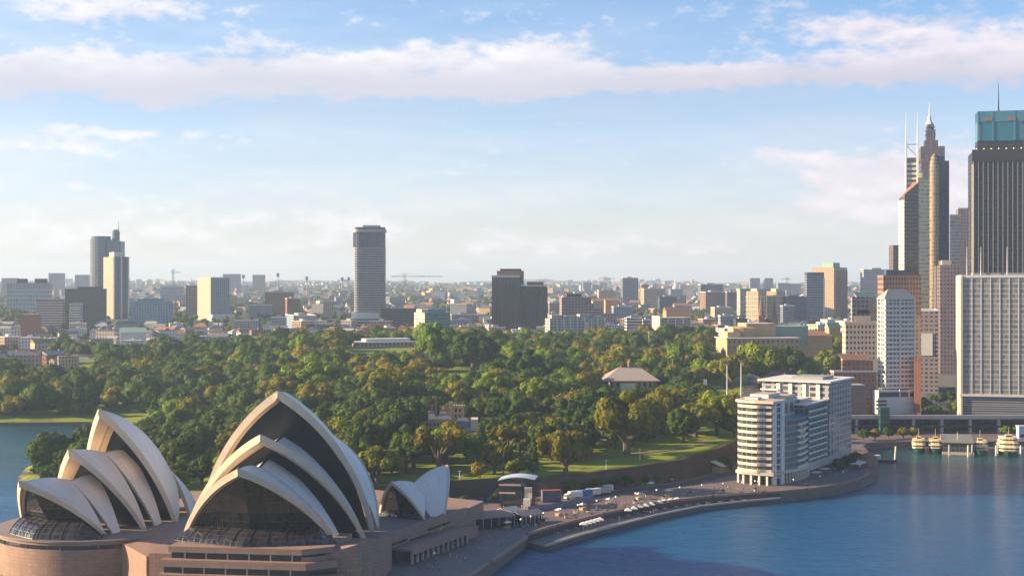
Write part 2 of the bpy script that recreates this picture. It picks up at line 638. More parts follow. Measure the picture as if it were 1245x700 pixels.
c = t.mix(t.smooth(py_, 1400, 1650), garden, town)
c = t.mix(t.smooth(py_, 3200, 5200), c, hills)
rt = t.m('MULTIPLY', t.smooth(px_, 190, 225), t.smooth(py_, 880, 900))
c = t.mix(rt, c, t.mix(nb, (0.10, 0.095, 0.09), (0.16, 0.15, 0.14)))
c = t.mix(t.smooth(pz_, 0.6, 1.9), (0.16, 0.13, 0.09), c)
p = t.n('ShaderNodeBsdfPrincipled')
t.link(c, p.inputs['Base Color'])
p.inputs['Roughness'].default_value = 0.9
p.inputs['Specular IOR Level'].default_value = 0.15
bn = t.n('ShaderNodeBump')
bn.inputs['Strength'].default_value = 0.5
bn.inputs['Distance'].default_value = 0.6
t.link(nc, bn.inputs['Height'])
t.link(bn.outputs[0], p.inputs['Normal'])
o = t.n('ShaderNodeOutputMaterial')
t.link(p.outputs[0], o.inputs[0])
tag(mb.build('ground', gm), kind='structure')

# water
wm = bpy.data.materials.new('harbour_water')
wm.use_nodes = True
t = NT(wm.node_tree)
geo = t.n('ShaderNodeNewGeometry')
P = geo.outputs['Position']
x_, y_, z_ = t.sep(P)[:3]
st = t.comb(t.m('MULTIPLY', x_, 0.75), y_, 0.0)
w1 = t.noise(st, 0.10, 4, 0.6, dist=0.6)
w2 = t.noise(st, 0.42, 4, 0.65, dist=0.4)
w3 = t.noise(st, 1.6, 3, 0.6)
patch = t.noise(st, 0.012, 4, 0.55)
hgt = t.m('ADD', t.m('MULTIPLY', w1, 1.5), t.m('ADD', t.m('MULTIPLY', w2, 0.75), t.m('MULTIPLY', w3, 0.22)))
bn = t.n('ShaderNodeBump')
bn.inputs['Distance'].default_value = 1.0
t.link(t.smooth(patch, 0.3, 0.7, 0.6, 1.0), bn.inputs['Strength'])
t.link(hgt, bn.inputs['Height'])
p = t.n('ShaderNodeBsdfPrincipled')
deep = t.mix(patch, (0.004, 0.074, 0.195), (0.007, 0.095, 0.24))
deep = t.mix(t.smooth(y_, 690, 830), deep, (0.004, 0.060, 0.075))
t.link(deep, p.inputs['Base Color'])
p.inputs['Roughness'].default_value = 0.09
p.inputs['IOR'].default_value = 1.33
p.inputs['Subsurface Weight'].default_value = 1.0
p.inputs['Subsurface Radius'].default_value = (25, 50, 80)
p.inputs['Subsurface Scale'].default_value = 1.0
p.inputs['Specular IOR Level'].default_value = 0.5
t.link(bn.outputs[0], p.inputs['Normal'])
o = t.n('ShaderNodeOutputMaterial')
t.link(p.outputs[0], o.inputs[0])
mb = MB()
mb.face([(-8600, -250, 0), (8600, -250, 0), (8600, 4000, 0), (-8600, 4000, 0)])
tag(mb.build('water', wm), kind='structure')

# pavements: the forecourt and promenade deck, the low walk by the water
pv = bpy.data.materials.new('forecourt_paving')
pv.use_nodes = True
t = NT(pv.node_tree)
geo = t.n('ShaderNodeNewGeometry')
P = geo.outputs['Position']
a = t.noise(P, 0.05, 5, 0.6)
b = t.noise(P, 0.8, 4, 0.6)
br = t.n('ShaderNodeTexBrick')
t.link(P, br.inputs['Vector'])
br.inputs['Scale'].default_value = 0.4
br.inputs['Color1'].default_value = (0.165, 0.12, 0.112, 1)
br.inputs['Color2'].default_value = (0.135, 0.098, 0.094, 1)
br.inputs['Mortar'].default_value = (0.09, 0.07, 0.068, 1)
f = t.m('ADD', 0.6, t.m('MULTIPLY', t.m('ADD', a, t.m('MULTIPLY', b, 0.4)), 0.6))
p = t.n('ShaderNodeBsdfPrincipled')
t.link(t.mix(1.0, br.outputs[0], t.comb(f, f, f), 'MULTIPLY'), p.inputs['Base Color'])
p.inputs['Roughness'].default_value = 0.7
o = t.n('ShaderNodeOutputMaterial')
t.link(p.outputs[0], o.inputs[0])

inl = [(186, 958), (165, 900), (148, 846), (129, 800), (110, 764), (86, 726), (56, 700), (37, 686), (16, 672), (-33, 664), (-95, 637), (-202, 637)]
deck_edge = [(-52, 458), (-40, 462), (-13, 490), (6.5, 568)] + DECK[1:] + [(150, 695), (166, 709), (182, 728), (194.5, 752)] + SEA[15:22] + [(500, 908), (500, 958)]
cove_side = [(-196, 600), (-150, 560), (-60, 500)]
poly = deck_edge + inl + cove_side
mb = MB()
mb.prism(poly, -3.0, PAVED, 1, 0)
tag(mb.build('forecourt', [pv, mat('quay_wall', (0.14, 0.105, 0.09), 0.85, 0.35)]), kind='structure')

mb = MB()
mb.prism([(-60, 446), (-52, 458), (-60, 501), (-150, 561), (-196, 601), (-199, 560), (-207, 520), (-204, 491), (-189, 456), (-150, 436), (-100, 430)], -3.0, 0.8, 1, 0)
tag(mb.build('broadwalk', [pv, M_CONC]), kind='structure')

low_in = [(d[0], d[1] + 0.3) for d in DECK]
mb = MB()
low_poly = [(6.5, 566)] + SEA[4:11] + [(132, 683.6)] + low_in[::-1]
mb.prism(low_poly, -3.0, LOW, 1, 0)
tag(mb.build('waterside_walk', [pv, mat('seawall', (0.10, 0.075, 0.062), 0.85, 0.35)]), kind='structure')


def ribbon(name, pts, wdt, z, mt, lift=0.0, kind='structure', thick=0.0, follow=False):
    """a strip along a polyline; follow = lie on the terrain"""
    m_ = MB()
    L, Rr = [], []
    dense = []
    for k in range(len(pts) - 1):
        n = max(1, int(math.dist(pts[k][:2], pts[k + 1][:2]) / 8)) if follow else 1
        dense += [tuple(Vector(pts[k]).lerp(Vector(pts[k + 1]), q / n)) for q in range(n)]
    dense.append(tuple(pts[-1]))
    for k, p_ in enumerate(dense):
        a_, b_ = dense[max(k - 1, 0)], dense[min(k + 1, len(dense) - 1)]
        d = Vector((b_[0] - a_[0], b_[1] - a_[1], 0)).normalized()
        nrm = Vector((-d.y, d.x, 0)) * wdt / 2
        zz = (H(p_[0], p_[1]) + lift) if follow else z
        L.append((p_[0] + nrm.x, p_[1] + nrm.y, zz))
        Rr.append((p_[0] - nrm.x, p_[1] - nrm.y, zz))
    if thick:
        low = lambda q: (q[0], q[1], q[2] - thick)
        rows = [[low(l), l, r, low(r)] for l, r in zip(L, Rr)]
        m_.grid(rows, 0)
        m_.grid([[low(r), low(l)] for l, r in zip(L, Rr)], 0)
        for l, r in ((L[0], Rr[0]), (L[-1], Rr[-1])):
            m_.face([l, r, low(r), low(l)])
    else:
        m_.grid([[r, l] for l, r in zip(L, Rr)], 0)
    o_ = m_.build(name, mt)
    if kind:
        o_['kind'] = kind
    return o_


ribbon('kerb', [(p_[0] - 0.3, p_[1] + 0.5) for p_ in DECK] + [(150, 696), (165, 710), (181, 729), (193, 754)], 0.9, PAVED + 0.9, M_GRANITE, thick=1.4)
ribbon('kerb', [(p_[0] - 0.25, p_[1] + 0.45) for p_ in SEA[4:11]], 0.6, LOW + 0.75, M_CONC, thick=1.2)
cwl = ribbon('concourse_front', [(d[0] + 0.15, d[1] - 0.12) for d in DECK], 0.5, PAVED - 0.25, mat('shop_shade', (0.03, 0.027, 0.028), .4, .3), kind=None, thick=2.2)  # shade below the deck edge painted as near-black shop fronts
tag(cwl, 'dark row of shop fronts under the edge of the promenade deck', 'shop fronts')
ribbon('kerb', [(-40, 463), (-14, 490), (6, 564)], 1.2, PAVED + 0.45, M_GRANITE, thick=1.0)
# roads
ribbon('road', [(-20, 655), (10, 660), (40, 676), (60, 690), (90, 714), (116, 752), (137, 794), (156, 842), (176, 900), (190, 950)], 8, PAVED + 0.012, M_ASPHALT)
ribbon('road', [(172, 985, 0), (176, 1030, 0), (184, 1090, 0), (205, 1200, 0), (240, 1380, 0)], 15, 0, M_ASPHALT, 0.35, follow=True)
ribbon('road', [(116, 1010, 0), (150, 1016, 0), (174, 1030, 0)], 13, 0, M_ASPHALT, 0.4, follow=True)
ribbon('road', [(330, 985, 0), (338, 1080, 0), (372, 1250, 0), (420, 1500, 0)], 16, 0, M_ASPHALT, 0.3, follow=True)
ribbon('path', [(-70, 690, 0), (-20, 700, 0), (40, 735, 0), (90, 770, 0), (118, 800, 0)], 3.5, 0, M_PAVE, 0.25, follow=True)

# retaining wall of the cutting (one continuous cut sandstone wall, its top climbs with the garden)
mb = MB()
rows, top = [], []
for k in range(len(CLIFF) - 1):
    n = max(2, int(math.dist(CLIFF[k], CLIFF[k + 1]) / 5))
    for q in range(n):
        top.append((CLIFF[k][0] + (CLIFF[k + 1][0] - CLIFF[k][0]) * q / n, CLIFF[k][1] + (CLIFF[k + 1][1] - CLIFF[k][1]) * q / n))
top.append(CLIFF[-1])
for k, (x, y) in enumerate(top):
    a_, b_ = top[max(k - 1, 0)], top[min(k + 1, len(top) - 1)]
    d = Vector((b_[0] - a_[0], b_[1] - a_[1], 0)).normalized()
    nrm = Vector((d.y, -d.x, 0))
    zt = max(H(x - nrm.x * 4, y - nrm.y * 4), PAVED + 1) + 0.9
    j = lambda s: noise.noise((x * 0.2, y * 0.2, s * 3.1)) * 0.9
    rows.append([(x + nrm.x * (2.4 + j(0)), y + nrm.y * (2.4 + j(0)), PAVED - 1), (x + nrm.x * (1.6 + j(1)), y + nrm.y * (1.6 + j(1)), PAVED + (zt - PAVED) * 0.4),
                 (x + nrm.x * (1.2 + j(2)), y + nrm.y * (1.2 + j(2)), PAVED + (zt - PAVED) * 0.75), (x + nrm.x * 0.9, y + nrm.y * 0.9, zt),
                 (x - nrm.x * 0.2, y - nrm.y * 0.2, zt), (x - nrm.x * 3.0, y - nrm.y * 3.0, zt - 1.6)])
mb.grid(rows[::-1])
cw = mb.build('retaining_wall', mat('shaded_sandstone', (0.085, 0.055, 0.036), 0.95, 0.45, 0.25, bump=0.6))  # shade of the trees on the wall put into the dark base colour
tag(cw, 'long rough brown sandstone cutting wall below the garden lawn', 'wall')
# sea wall of the garden on the far side of the cove
ribbon_o = ribbon('sea_wall', [(-700, 1045.5), (-420, 1049.5), (-318, 1057), (-286, 1041)], 1.6, 2.5, mat('old_seawall', (0.13, 0.11, 0.09), 0.9, 0.3), kind=None, thick=3.5)
tag(ribbon_o, 'low stone sea wall edging the sunny lawn across the cove', 'wall')

# ------------------------------------------------------------------ haze
hm = bpy.data.materials.new('haze_air')
hm.use_nodes = True
t = NT(hm.node_tree)
pvn = t.n('ShaderNodeVolumePrincipled')
pvn.inputs['Color'].default_value = (0.58, 0.77, 1.0, 1)
pvn.inputs['Density'].default_value = 0.00007
pvn.inputs['Anisotropy'].default_value = 0.15
o = t.n('ShaderNodeOutputMaterial')
t.link(pvn.outputs[0], o.inputs['Volume'])
mb = MB()
mb.box(-9900, 9900, -300, 16400, -6, 330)
tag(mb.build('haze', hm), kind='stuff')
# ------------------------------------------------------------------ the opera house


def part(mb, name, mats, parent, label=None):
    """a part modelled in world coordinates under an unrotated thing (or under a part of it)"""
    base = parent.location if parent.type == 'EMPTY' else Vector((0, 0, 0))
    root = parent
    if parent.type != 'EMPTY':
        root = parent.parent
        base = root.location
    mb.v = [(p[0] - base.x, p[1] - base.y, p[2] - base.z) for p in mb.v]
    o = mb.build(name, mats, parent)
    if label:
        o['label'] = label
    return o


def tile_material():
    m_ = bpy.data.materials.new('glazed_roof_tile')
    m_.use_nodes = True
    t = NT(m_.node_tree)
    uv = t.n('ShaderNodeUVMap')
    uv.uv_map = 'UVMap'
    u, v = t.sep(uv.outputs[0])[:2]
    fr = t.m('FRACT', t.m('MULTIPLY', u, 13.0))
    # tile lids: chevron joints along each rib segment
    chev = t.m('FRACT', t.m('ADD', t.m('MULTIPLY', v, 17.0), t.m('MULTIPLY', t.m('ABSOLUTE', t.m('SUBTRACT', fr, 0.5)), 1.2)))
    line = t.m('MAXIMUM', t.m('LESS_THAN', fr, 0.05), t.m('MULTIPLY', t.m('LESS_THAN', chev, 0.07), 0.7))
    tcn = t.n('ShaderNodeTexCoord')
    a = t.noise(tcn.outputs['Object'], 0.07, 4, 0.6)
    b = t.noise(t.comb(t.m('MULTIPLY', u, 26.0), t.m('MULTIPLY', v, 2.0), 0.0), 1.0, 5, 0.65)
    c = t.mix(t.smooth(b, 0.35, 0.7), (0.60, 0.555, 0.50), (0.70, 0.66, 0.61))
    c = t.mix(t.m('MULTIPLY', line, 0.55), c, (0.34, 0.29, 0.25))
    f = t.m('ADD', 0.80, t.m('MULTIPLY', a, 0.36))
    p = t.n('ShaderNodeBsdfPrincipled')
    t.link(t.mix(1.0, c, t.comb(f, f, f), 'MULTIPLY'), p.inputs['Base Color'])
    p.inputs['Roughness'].default_value = 0.38
    p.inputs['Specular IOR Level'].default_value = 0.4
    bn = t.n('ShaderNodeBump')
    bn.inputs['Strength'].default_value = 0.25
    bn.inputs['Distance'].default_value = 0.2
    t.link(t.m('SUBTRACT', 1.0, line), bn.inputs['Height'])
    t.link(bn.outputs[0], p.inputs['Normal'])
    o = t.n('ShaderNodeOutputMaterial')
    t.link(p.outputs[0], o.inputs[0])
    return m_


def glazing_material(name, base, nu, nv, frame):
    """bronze framed glass, UV in metres"""
    m_ = bpy.data.materials.new(name)
    m_.use_nodes = True
    t = NT(m_.node_tree)
    uv = t.n('ShaderNodeUVMap')
    uv.uv_map = 'UVMap'
    u, v = t.sep(uv.outputs[0])[:2]
    a = t.m('LESS_THAN', t.m('FRACT', t.m('DIVIDE', u, nu)), 0.10)
    b = t.m('LESS_THAN', t.m('FRACT', t.m('DIVIDE', v, nv)), 0.10)
    ln = t.m('MAXIMUM', a, b)
    wn = t.n('ShaderNodeTexWhiteNoise', noise_dimensions='2D')
    t.link(t.comb(t.m('FLOOR', t.m('DIVIDE', u, nu)), t.m('FLOOR', t.m('DIVIDE', v, nv)), 0.0), wn.inputs[0])
    k = t.m('ADD', 0.5, wn.outputs[0])
    p = t.n('ShaderNodeBsdfPrincipled')
    t.link(t.mix(ln, t.mix(1.0, base, t.comb(k, k, k), 'MULTIPLY'), frame), p.inputs['Base Color'])
    t.link(t.m('ADD', 0.05, t.m('MULTIPLY', ln, 0.4)), p.inputs['Roughness'])
    p.inputs['Specular IOR Level'].default_value = 0.5
    o = t.n('ShaderNodeOutputMaterial')
    t.link(p.outputs[0], o.inputs[0])
    return m_


M_TILE = tile_material()
M_RIM = mat('shell_edge_concrete', (0.58, 0.47, 0.36), 0.7, 0.3, 0.2)
M_RIB = mat('shell_rib_concrete', (0.50, 0.37, 0.25), 0.8, 0.3, 0.3)
M_BRONZE = glazing_material('bronze_glazing', (0.014, 0.012, 0.013), 2.2, 3.5, (0.026, 0.020, 0.018))
M_SKIRT = glazing_material('foyer_glazing', (0.022, 0.02, 0.024), 2.4, 2.4, (0.05, 0.038, 0.034))


class Hall:
    def __init__(self, O, a):
        self.O = Vector((O[0], O[1], 0))
        self.a = Vector((a[0], a[1], 0)).normalized()
        self.l = Vector((-self.a.y, self.a.x, 0))

    def w(self, p):
        return self.O + self.a * p[0] + self.l * p[1] + Vector((0, 0, p[2]))


def sphere_centre(F, T, B, rad):
    F, T, B = Vector(F), Vector(T), Vector(B)
    a, b = T - F, B - F
    n = a.cross(b)
    c0 = F + (n.cross(a) * b.length_squared + b.cross(n) * a.length_squared) / (2 * n.length_squared)
    h2 = rad * rad - (c0 - F).length_squared
    if h2 < 0:
        rad = (c0 - F).length * 1.02
        h2 = rad * rad - (c0 - F).length_squared
    n.normalize()
    if n.y * (1 if F.y > 0 else -1) < 0:
        n = -n
    return c0 - n * math.sqrt(h2), rad


def ridge(C, rad, T, B, n):
    """arc of the sphere in the symmetry plane v = T.y from tip to back"""
    rho = math.sqrt(max(rad * rad - (C.y - T[1]) ** 2, 0.01))
    a0 = math.atan2(T[2] - C.z, T[0] - C.x)
    a1 = math.atan2(B[2] - C.z, B[0] - C.x)
    return [Vector((C.x + rho * math.cos(a0 + (a1 - a0) * k / n), T[1], C.z + rho * math.sin(a0 + (a1 - a0) * k / n))) for k in range(n + 1)]


def half_shell(mb, hall, F, T, B, rad, th, n=26, m_=22, ribs=9, t0=0.0):
    C, rad = sphere_centre(F, T, B, rad)
    F = Vector(F)
    rg = ridge(C, rad, T, B, n)
    outer, inner, uvs = [], [], []
    for k, P_ in enumerate(rg):
        s = k / n
        d0, d1 = (F - C).normalized(), (P_ - C).normalized()
        ang = d0.angle(d1)
        ro, ri, ur = [], [], []
        for j in range(m_ + 1):
            tt = t0 + (1 - t0) * j / m_
            d = (d0 * math.sin((1 - tt) * ang) + d1 * math.sin(tt * ang)) / math.sin(ang)
            th_ = th * (0.55 + 0.45 * tt)
            corr = 0.0 if k in (0, n) else 0.35 * th * (0.5 + 0.5 * math.cos(2 * math.pi * ribs * s)) * min(1, tt * 2)
            po = C + d * rad
            pi_ = C + d * (rad - th_ - corr)
            if j == m_:      # keep both halves meeting in the symmetry plane
                pi_.y = T[1]
            ro.append(po)
            ri.append(pi_)
            ur.append((s, tt))
        outer.append(ro)
        inner.append(ri)
        uvs.append(ur)
    W_ = lambda rows: [[hall.w(p) for p in r] for r in rows]
    flip = F.y < 0
    o_, i_ = W_(outer), W_(inner)
    mb.grid(o_[::-1] if flip else o_, 0, uvs[::-1] if flip else uvs)
    mb.grid(i_ if flip else i_[::-1], 2, uvs)
    mb.grid([o_[0], i_[0]] if flip else [i_[0], o_[0]], 1)
    mb.grid([i_[-1], o_[-1]] if flip else [o_[-1], i_[-1]], 1)
    return C, rad


def raised_edge(mb, hall, C, rad, F, T, wd, up):
    """the pale kerb of tile that stands along the mouth of a shell"""
    F, T = Vector(F), Vector(T)
    d0, d1 = (F - C).normalized(), (T - C).normalized()
    ang = d0.angle(d1)
    axis = d0.cross(d1).normalized()
    if axis.x > 0:
        axis = -axis
    rows = []
    n = 24
    for k in range(n + 1):
        tt = k / n
        d = (d0 * math.sin((1 - tt) * ang) + d1 * math.sin(tt * ang)) / math.sin(ang)
        P_ = C + d * rad
        w_ = axis * wd * (0.5 + 0.5 * tt)
        q = [P_ - d * 0.4 - w_ * 0.02, P_ + d * up - w_ * 0.02, P_ + d * up + w_, P_ + d * 0.0 + w_ * 1.15]
        rows.append([hall.w(p) for p in q])
    mb.grid(rows if F.y < 0 else rows[::-1], 1)


def shell(hall, parent, w, uF, zF, T, B, rad=75.0, th=2.2, name='roof_shell', ribs=9, edge=True, voff=0.0, gap=0.0, t0=0.0):
    res = None
    mb = MB()
    mb.smooth = False
    for s in (1, -1):
        TT, BB = (T[0], voff + s * gap, T[1]), (B[0], voff + s * gap, B[1])
        FF = (uF, voff + s * w, zF)
        C, r_ = half_shell(mb, hall, FF, TT, BB, rad, th, ribs=ribs, t0=t0)
        if s > 0:
            res = (C, r_)
        if edge:
            raised_edge(mb, hall, C, r_, FF, TT, 1.1 if T[0] > uF else 0.8, 0.35)
    o = part(mb, name, [M_TILE, M_RIM, M_RIB], parent)
    me = o.data
    sm = [p.material_index == 0 for p in me.polygons]
    me.polygons.foreach_set('use_smooth', sm)
    return res


def glass_wall(hall, parent, C, rad, w, uF, zF, T, th, lean=0.55, back=1.5, prow=3.0, zb=None, skirt=0.0, zmid=None, mt=None, name='glass_wall'):
    """dark glass filling a shell's mouth, creased on the centre line; a skirt of glass flares out below"""
    mb = MB()
    n = 30
    zb = zF if zb is None else zb
    k = lean * (T[0] - uF) / (T[1] - zF)
    rows = []
    uvs = []
    for i in range(n + 1):
        v = -w * 0.985 + 2 * w * 0.985 * i / n
        av = abs(v)
        pr = prow * (1 - av / w)
        z = zF + 1
        for _ in range(14):
            u = uF - back + k * (z - zF) + pr
            q = (rad - th * 0.9) ** 2 - (u - C.x) ** 2 - (av - C.y) ** 2
            z = 0.5 * z + 0.5 * max(zF + 0.15, C.z + math.sqrt(max(q, 0)))
        zm = min(z, (zmid if zmid is not None else zb))
        col_ = []
        for q in range(7):
            zz = zm + (z - zm) * q / 6
            col_.append((uF - back + k * (zz - zF) + pr, v, zz))
        rows.append(col_)
        uvs.append([(v, p_[2] - zb) for p_ in col_])
    mb.grid([[hall.w(p) for p in r] for r in rows], 0, uvs)
    if skirt:
        rows2, uv2 = [], []
        for i, r in enumerate(rows):
            p0 = Vector(r[0])
            f = 1 - (abs(p0.y) / w) ** 2 * 0.35
            a_ = []
            for q in range(6):
                s = q / 5
                a_.append((p0.x + skirt * f * math.sin(s * 1.45), p0.y * (1 + 0.16 * s), p0.z + (zb - p0.z) * (1 - math.cos(s * 1.5708)) ** 0.8))
            rows2.append(a_)
            uv2.append([(a_[q][1], q * 2.0) for q in range(6)])
        mb.grid([[hall.w(p) for p in r] for r in rows2][::-1], 1, uv2[::-1])
        # mullions standing proud on the skirt
        for i in range(1, n, 3):
            a_ = [hall.w(p) + Vector((0, 0, 0.12)) for p in rows2[i]]
            for q in range(5):
                mb.bar(a_[q], a_[q + 1], 0.14, 0.2, 2)
    return part(mb, name, [mt or M_BRONZE, M_SKIRT, M_DARK], parent)


OP = thing('opera_house', 'large opera house of white tiled sail shells on a pink granite podium by the water', 'opera house', (-105, 515, PAVED))
CH = Hall((-84.2, 520), (-0.137, -0.99))
JS = Hall((-148.6, 543.0), (-0.42, -0.907))
BR = Hall((-41.5, 551), (-0.62, -0.78))

# podium: one big terraced granite base
mb = MB()
pod = [CH.w((49, -33, 0)), CH.w((49, 24, 0)), CH.w((36, 36, 0)), Vector((-48.7, 500, 0)), Vector((-18.5, 569, 0)), Vector((-12, 590, 0)), Vector((-60, 622, 0)),
       Vector((-185, 615, 0)), JS.w((20, -30, 0)), JS.w((22, 0, 0))]
pod = pod[:8] + [Vector((-190, 575, 0)), JS.w((16, 0, 0)), CH.w((20, -36, 0))]
mb.prism([(p.x, p.y) for p in pod], -1.5, 14.8)
PODIUM = part(mb, 'podium', [M_GRANITE], OP)
mb = MB()
ring = []
for k in range(81):
    ph = R(-95 + 190 * k / 80)
    ring.append(JS.w((17 + 35 * math.cos(ph), 36 * math.sin(ph) - 2, 0)))
ring = ring + [JS.w((-10, 27, 0)), JS.w((-10, -27, 0))]
# orientation: make counter-clockwise
area = sum(ring[i].x * ring[(i + 1) % len(ring)].y - ring[(i + 1) % len(ring)].x * ring[i].y for i in range(len(ring)))
if area < 0:
    ring = ring[::-1]
mb.prism([(p.x, p.y) for p in ring], -1.5, 12.4)
mb.prism([(p.x * 1.0, p.y) for p in ring], 13.9, 15.0)
part(mb, 'podium', [M_GRANITE], OP)
cxy = sum((p for p in ring), Vector()) / len(ring)
mb = MB()
mb.prism([((p.x - cxy.x) * 0.985 + cxy.x, (p.y - cxy.y) * 0.985 + cxy.y) for p in ring], 12.4, 13.9)
part(mb, 'window_band', [M_GLASS], OP)
mb = MB()
mb.prism([((p.x - cxy.x) * 1.03 + cxy.x, (p.y - cxy.y) * 1.03 + cxy.y) for p in ring], 15.003, 15.6)
part(mb, 'terrace_ledge', [mat('terrace_stone', (0.22, 0.17, 0.15), 0.6, 0.25)], OP)
for k in range(4, 76, 9):
    mb = MB()
    q_ = (ring[k] - cxy) * 0.99 + cxy
    mb.box(q_.x - 0.15, q_.x + 0.15, q_.y - 0.15, q_.y + 0.15, 12.4, 13.9)
    part(mb, 'window_mullion', [M_GRANITE], OP)

# north terraces of the big hall: pink bands and dark window strips stepping out below the glass
def terr(u1, v0, v1, z0, z1, name, mt, chamfer=9.0):
    m2 = MB()
    pts = [CH.w((18, v0, 0)), CH.w((u1, v0, 0)), CH.w((u1, v1 - chamfer, 0)), CH.w((u1 - chamfer * 0.8, v1, 0)), CH.w((18, v1, 0))]
    a = sum(pts[i].x * pts[(i + 1) % 5].y - pts[(i + 1) % 5].x * pts[i].y for i in range(5))
    pts = pts if a > 0 else pts[::-1]
    m2.prism([(p.x, p.y) for p in pts], z0, z1)
    return part(m2, name, [mt], OP)


terr(50.5, -25.5, 30, 15.6, 17.6, 'terrace_band', M_GRANITE)
terr(49.3, -24.8, 29, 13.4, 15.6, 'window_strip', M_GLASS)
terr(52.5, -27.5, 32, 11.0, 13.4, 'terrace_band', M_GRANITE)
terr(51.3, -26.8, 31, 8.8, 11.0, 'window_strip', M_GLASS)
terr(54.5, -27.8, 34, -1.5, 8.8, 'terrace_band', M_GRANITE)
for k in range(6):
    for z0, u1 in ((13.4, 49.45), (8.8, 51.45)):
        m2 = MB()
        p_ = CH.w((u1, -20 + k * 7.5, 0))
        m2.box(p_.x - 0.25, p_.x + 0.25, p_.y - 0.25, p_.y + 0.25, z0, z0 + 2.2)
        part(m2, 'window_mullion', [M_CONC], OP)
# chamfered granite block at the corner of the podium, and the wavy low roof between the halls
mb = MB()
blk = [CH.w((44, 26, 0)), CH.w((42, 38, 0)), CH.w((28, 44, 0)), CH.w((14, 43.5, 0)), CH.w((14, 30, 0)), CH.w((36, 24, 0))]
a = sum(blk[i].x * blk[(i + 1) % 6].y - blk[(i + 1) % 6].x * blk[i].y for i in range(6))
blk = blk if a > 0 else blk[::-1]
zt = [14.5, 18.2, 18.6, 15.2, 15.2, 16.2] if a > 0 else [14.5, 18.2, 18.6, 15.2, 15.2, 16.2][::-1]
mb.prism([(p.x, p.y) for p in blk], -1.5, zt)
part(mb, 'corner_block', [M_GRANITE], OP)
mb = MB()
cb = [Vector((-139, 498, 0)), Vector((-125, 478, 0)), CH.w((30, -26, 0)), CH.w((12, -30, 0)), JS.w((10, 24, 0))]
zt = [14.2, 13.2, 15.6, 16.4, 17.0]
a = sum(cb[i].x * cb[(i + 1) % 5].y - cb[(i + 1) % 5].x * cb[i].y for i in range(5))
mb.prism([(p.x, p.y) for p in (cb if a > 0 else cb[::-1])], -1.5, zt if a > 0 else zt[::-1])
part(mb, 'podium', [M_GRANITE], OP)

# the three groups of shells
C1, r1 = shell(CH, OP, 33.5, 0, 15, (10, 67), (-26, 55), th=2.4)
glass_wall(CH, OP, C1, r1, 33.5, 0, 15, (10, 67), 2.4, lean=0.8, back=2.5, prow=1.0, mt=mat('shadowed_glass', (0.010, 0.016, 0.019), 0.3, 0.3, spec=0.2))  # shade inside the mouths put into a darker glass colour
shell(CH, OP, 33.6, -6.5, 15, (-52, 46), (-24, 52), th=1.8)             # mouth turned the other way
shell(CH, OP, 35, 6.5, 5, (13.6, 48.6), (2.5, 50), th=1.2, name='side_shell', edge=False, gap=0.6, t0=.2)
C2, r2 = shell(CH, OP, 34.0, 13.5, 14.6, (30, 53.2), (13, 48.6), th=2.2)
glass_wall(CH, OP, C2, r2, 34, 13.5, 14.6, (30, 53.2), 2.2, lean=0.8, back=2.5, prow=0.5, mt=MATS['shadowed_glass'])
shell(CH, OP, 30.5, 22.5, 9, (30.4, 42), (17, 44.3), th=1.2, name='side_shell', edge=False, gap=0.6, t0=.2)
C3, r3 = shell(CH, OP, 26.5, 33, 19.6, (54, 44.2), (30, 42), th=2.0)
glass_wall(CH, OP, C3, r3, 26.5, 33, 19.6, (54, 44.2), 2.0, lean=0.55, back=1.0, prow=7, zb=17.65, skirt=9.5, zmid=22.0)

J1, q1 = shell(JS, OP, 23, 0, 14, (17.4, 59), (-25, 31), rad=88, th=2.2)
glass_wall(JS, OP, J1, q1, 23, 0, 14, (17.4, 59), 2.2, lean=0.75, back=4.5, prow=0.5, mt=MATS['shadowed_glass'])
shell(JS, OP, 25, -8, 6, (-25.4, 30.6), (-38, 20), rad=88, th=1.6, name='side_shell', edge=False, t0=.27)
shell(JS, OP, 25, 8.5, 4, (14.4, 42.4), (1, 42), th=1.2, name='side_shell', edge=False, gap=0.5, t0=.2)
J2, q2 = shell(JS, OP, 22.5, 16, 12.6, (33.5, 45.3), (14, 42.4), th=2.0)
glass_wall(JS, OP, J2, q2, 22.5, 16, 12.6, (33.5, 45.3), 2.0, lean=0.75, back=3.5, prow=0.5, mt=MATS['shadowed_glass'])
shell(JS, OP, 22, 28, 7, (32.4, 34), (19.5, 35.3), th=1.1, name='side_shell', edge=False, gap=0.4, t0=.22)
J3, q3 = shell(JS, OP, 19.5, 36, 16.5, (58, 36.6), (32, 34.2), th=1.8)
glass_wall(JS, OP, J3, q3, 19.5, 36, 16.5, (58, 36.6), 1.8, lean=0.6, back=1.0, prow=6, zb=15.65, skirt=7.5, zmid=21.5)

B1, p1 = shell(BR, OP, 12.0, 3, 15, (9, 29.2), (-8, 26), rad=38, th=1.0, ribs=6)
glass_wall(BR, OP, B1, p1, 12.0, 3, 15, (9, 29.2), 1.0, lean=0.7, back=1.2, prow=2.0, zb=14.9, skirt=1.5, zmid=17)
shell(BR, OP, 12.6, -5.5, 10, (-24, 32.5), (-1, 25.0), rad=40, th=1.0, ribs=6, t0=.22)

# west side of the podium: slit windows, the entrance canopy with its columns, stair block
wd = Vector((30.2, 69, 0)).normalized()
wn_ = Vector((wd.y, -wd.x, 0))
W0 = Vector((-48.7, 500, 0))


def along(s, off, z):
    return W0 + wd * s + wn_ * off + Vector((0, 0, z))


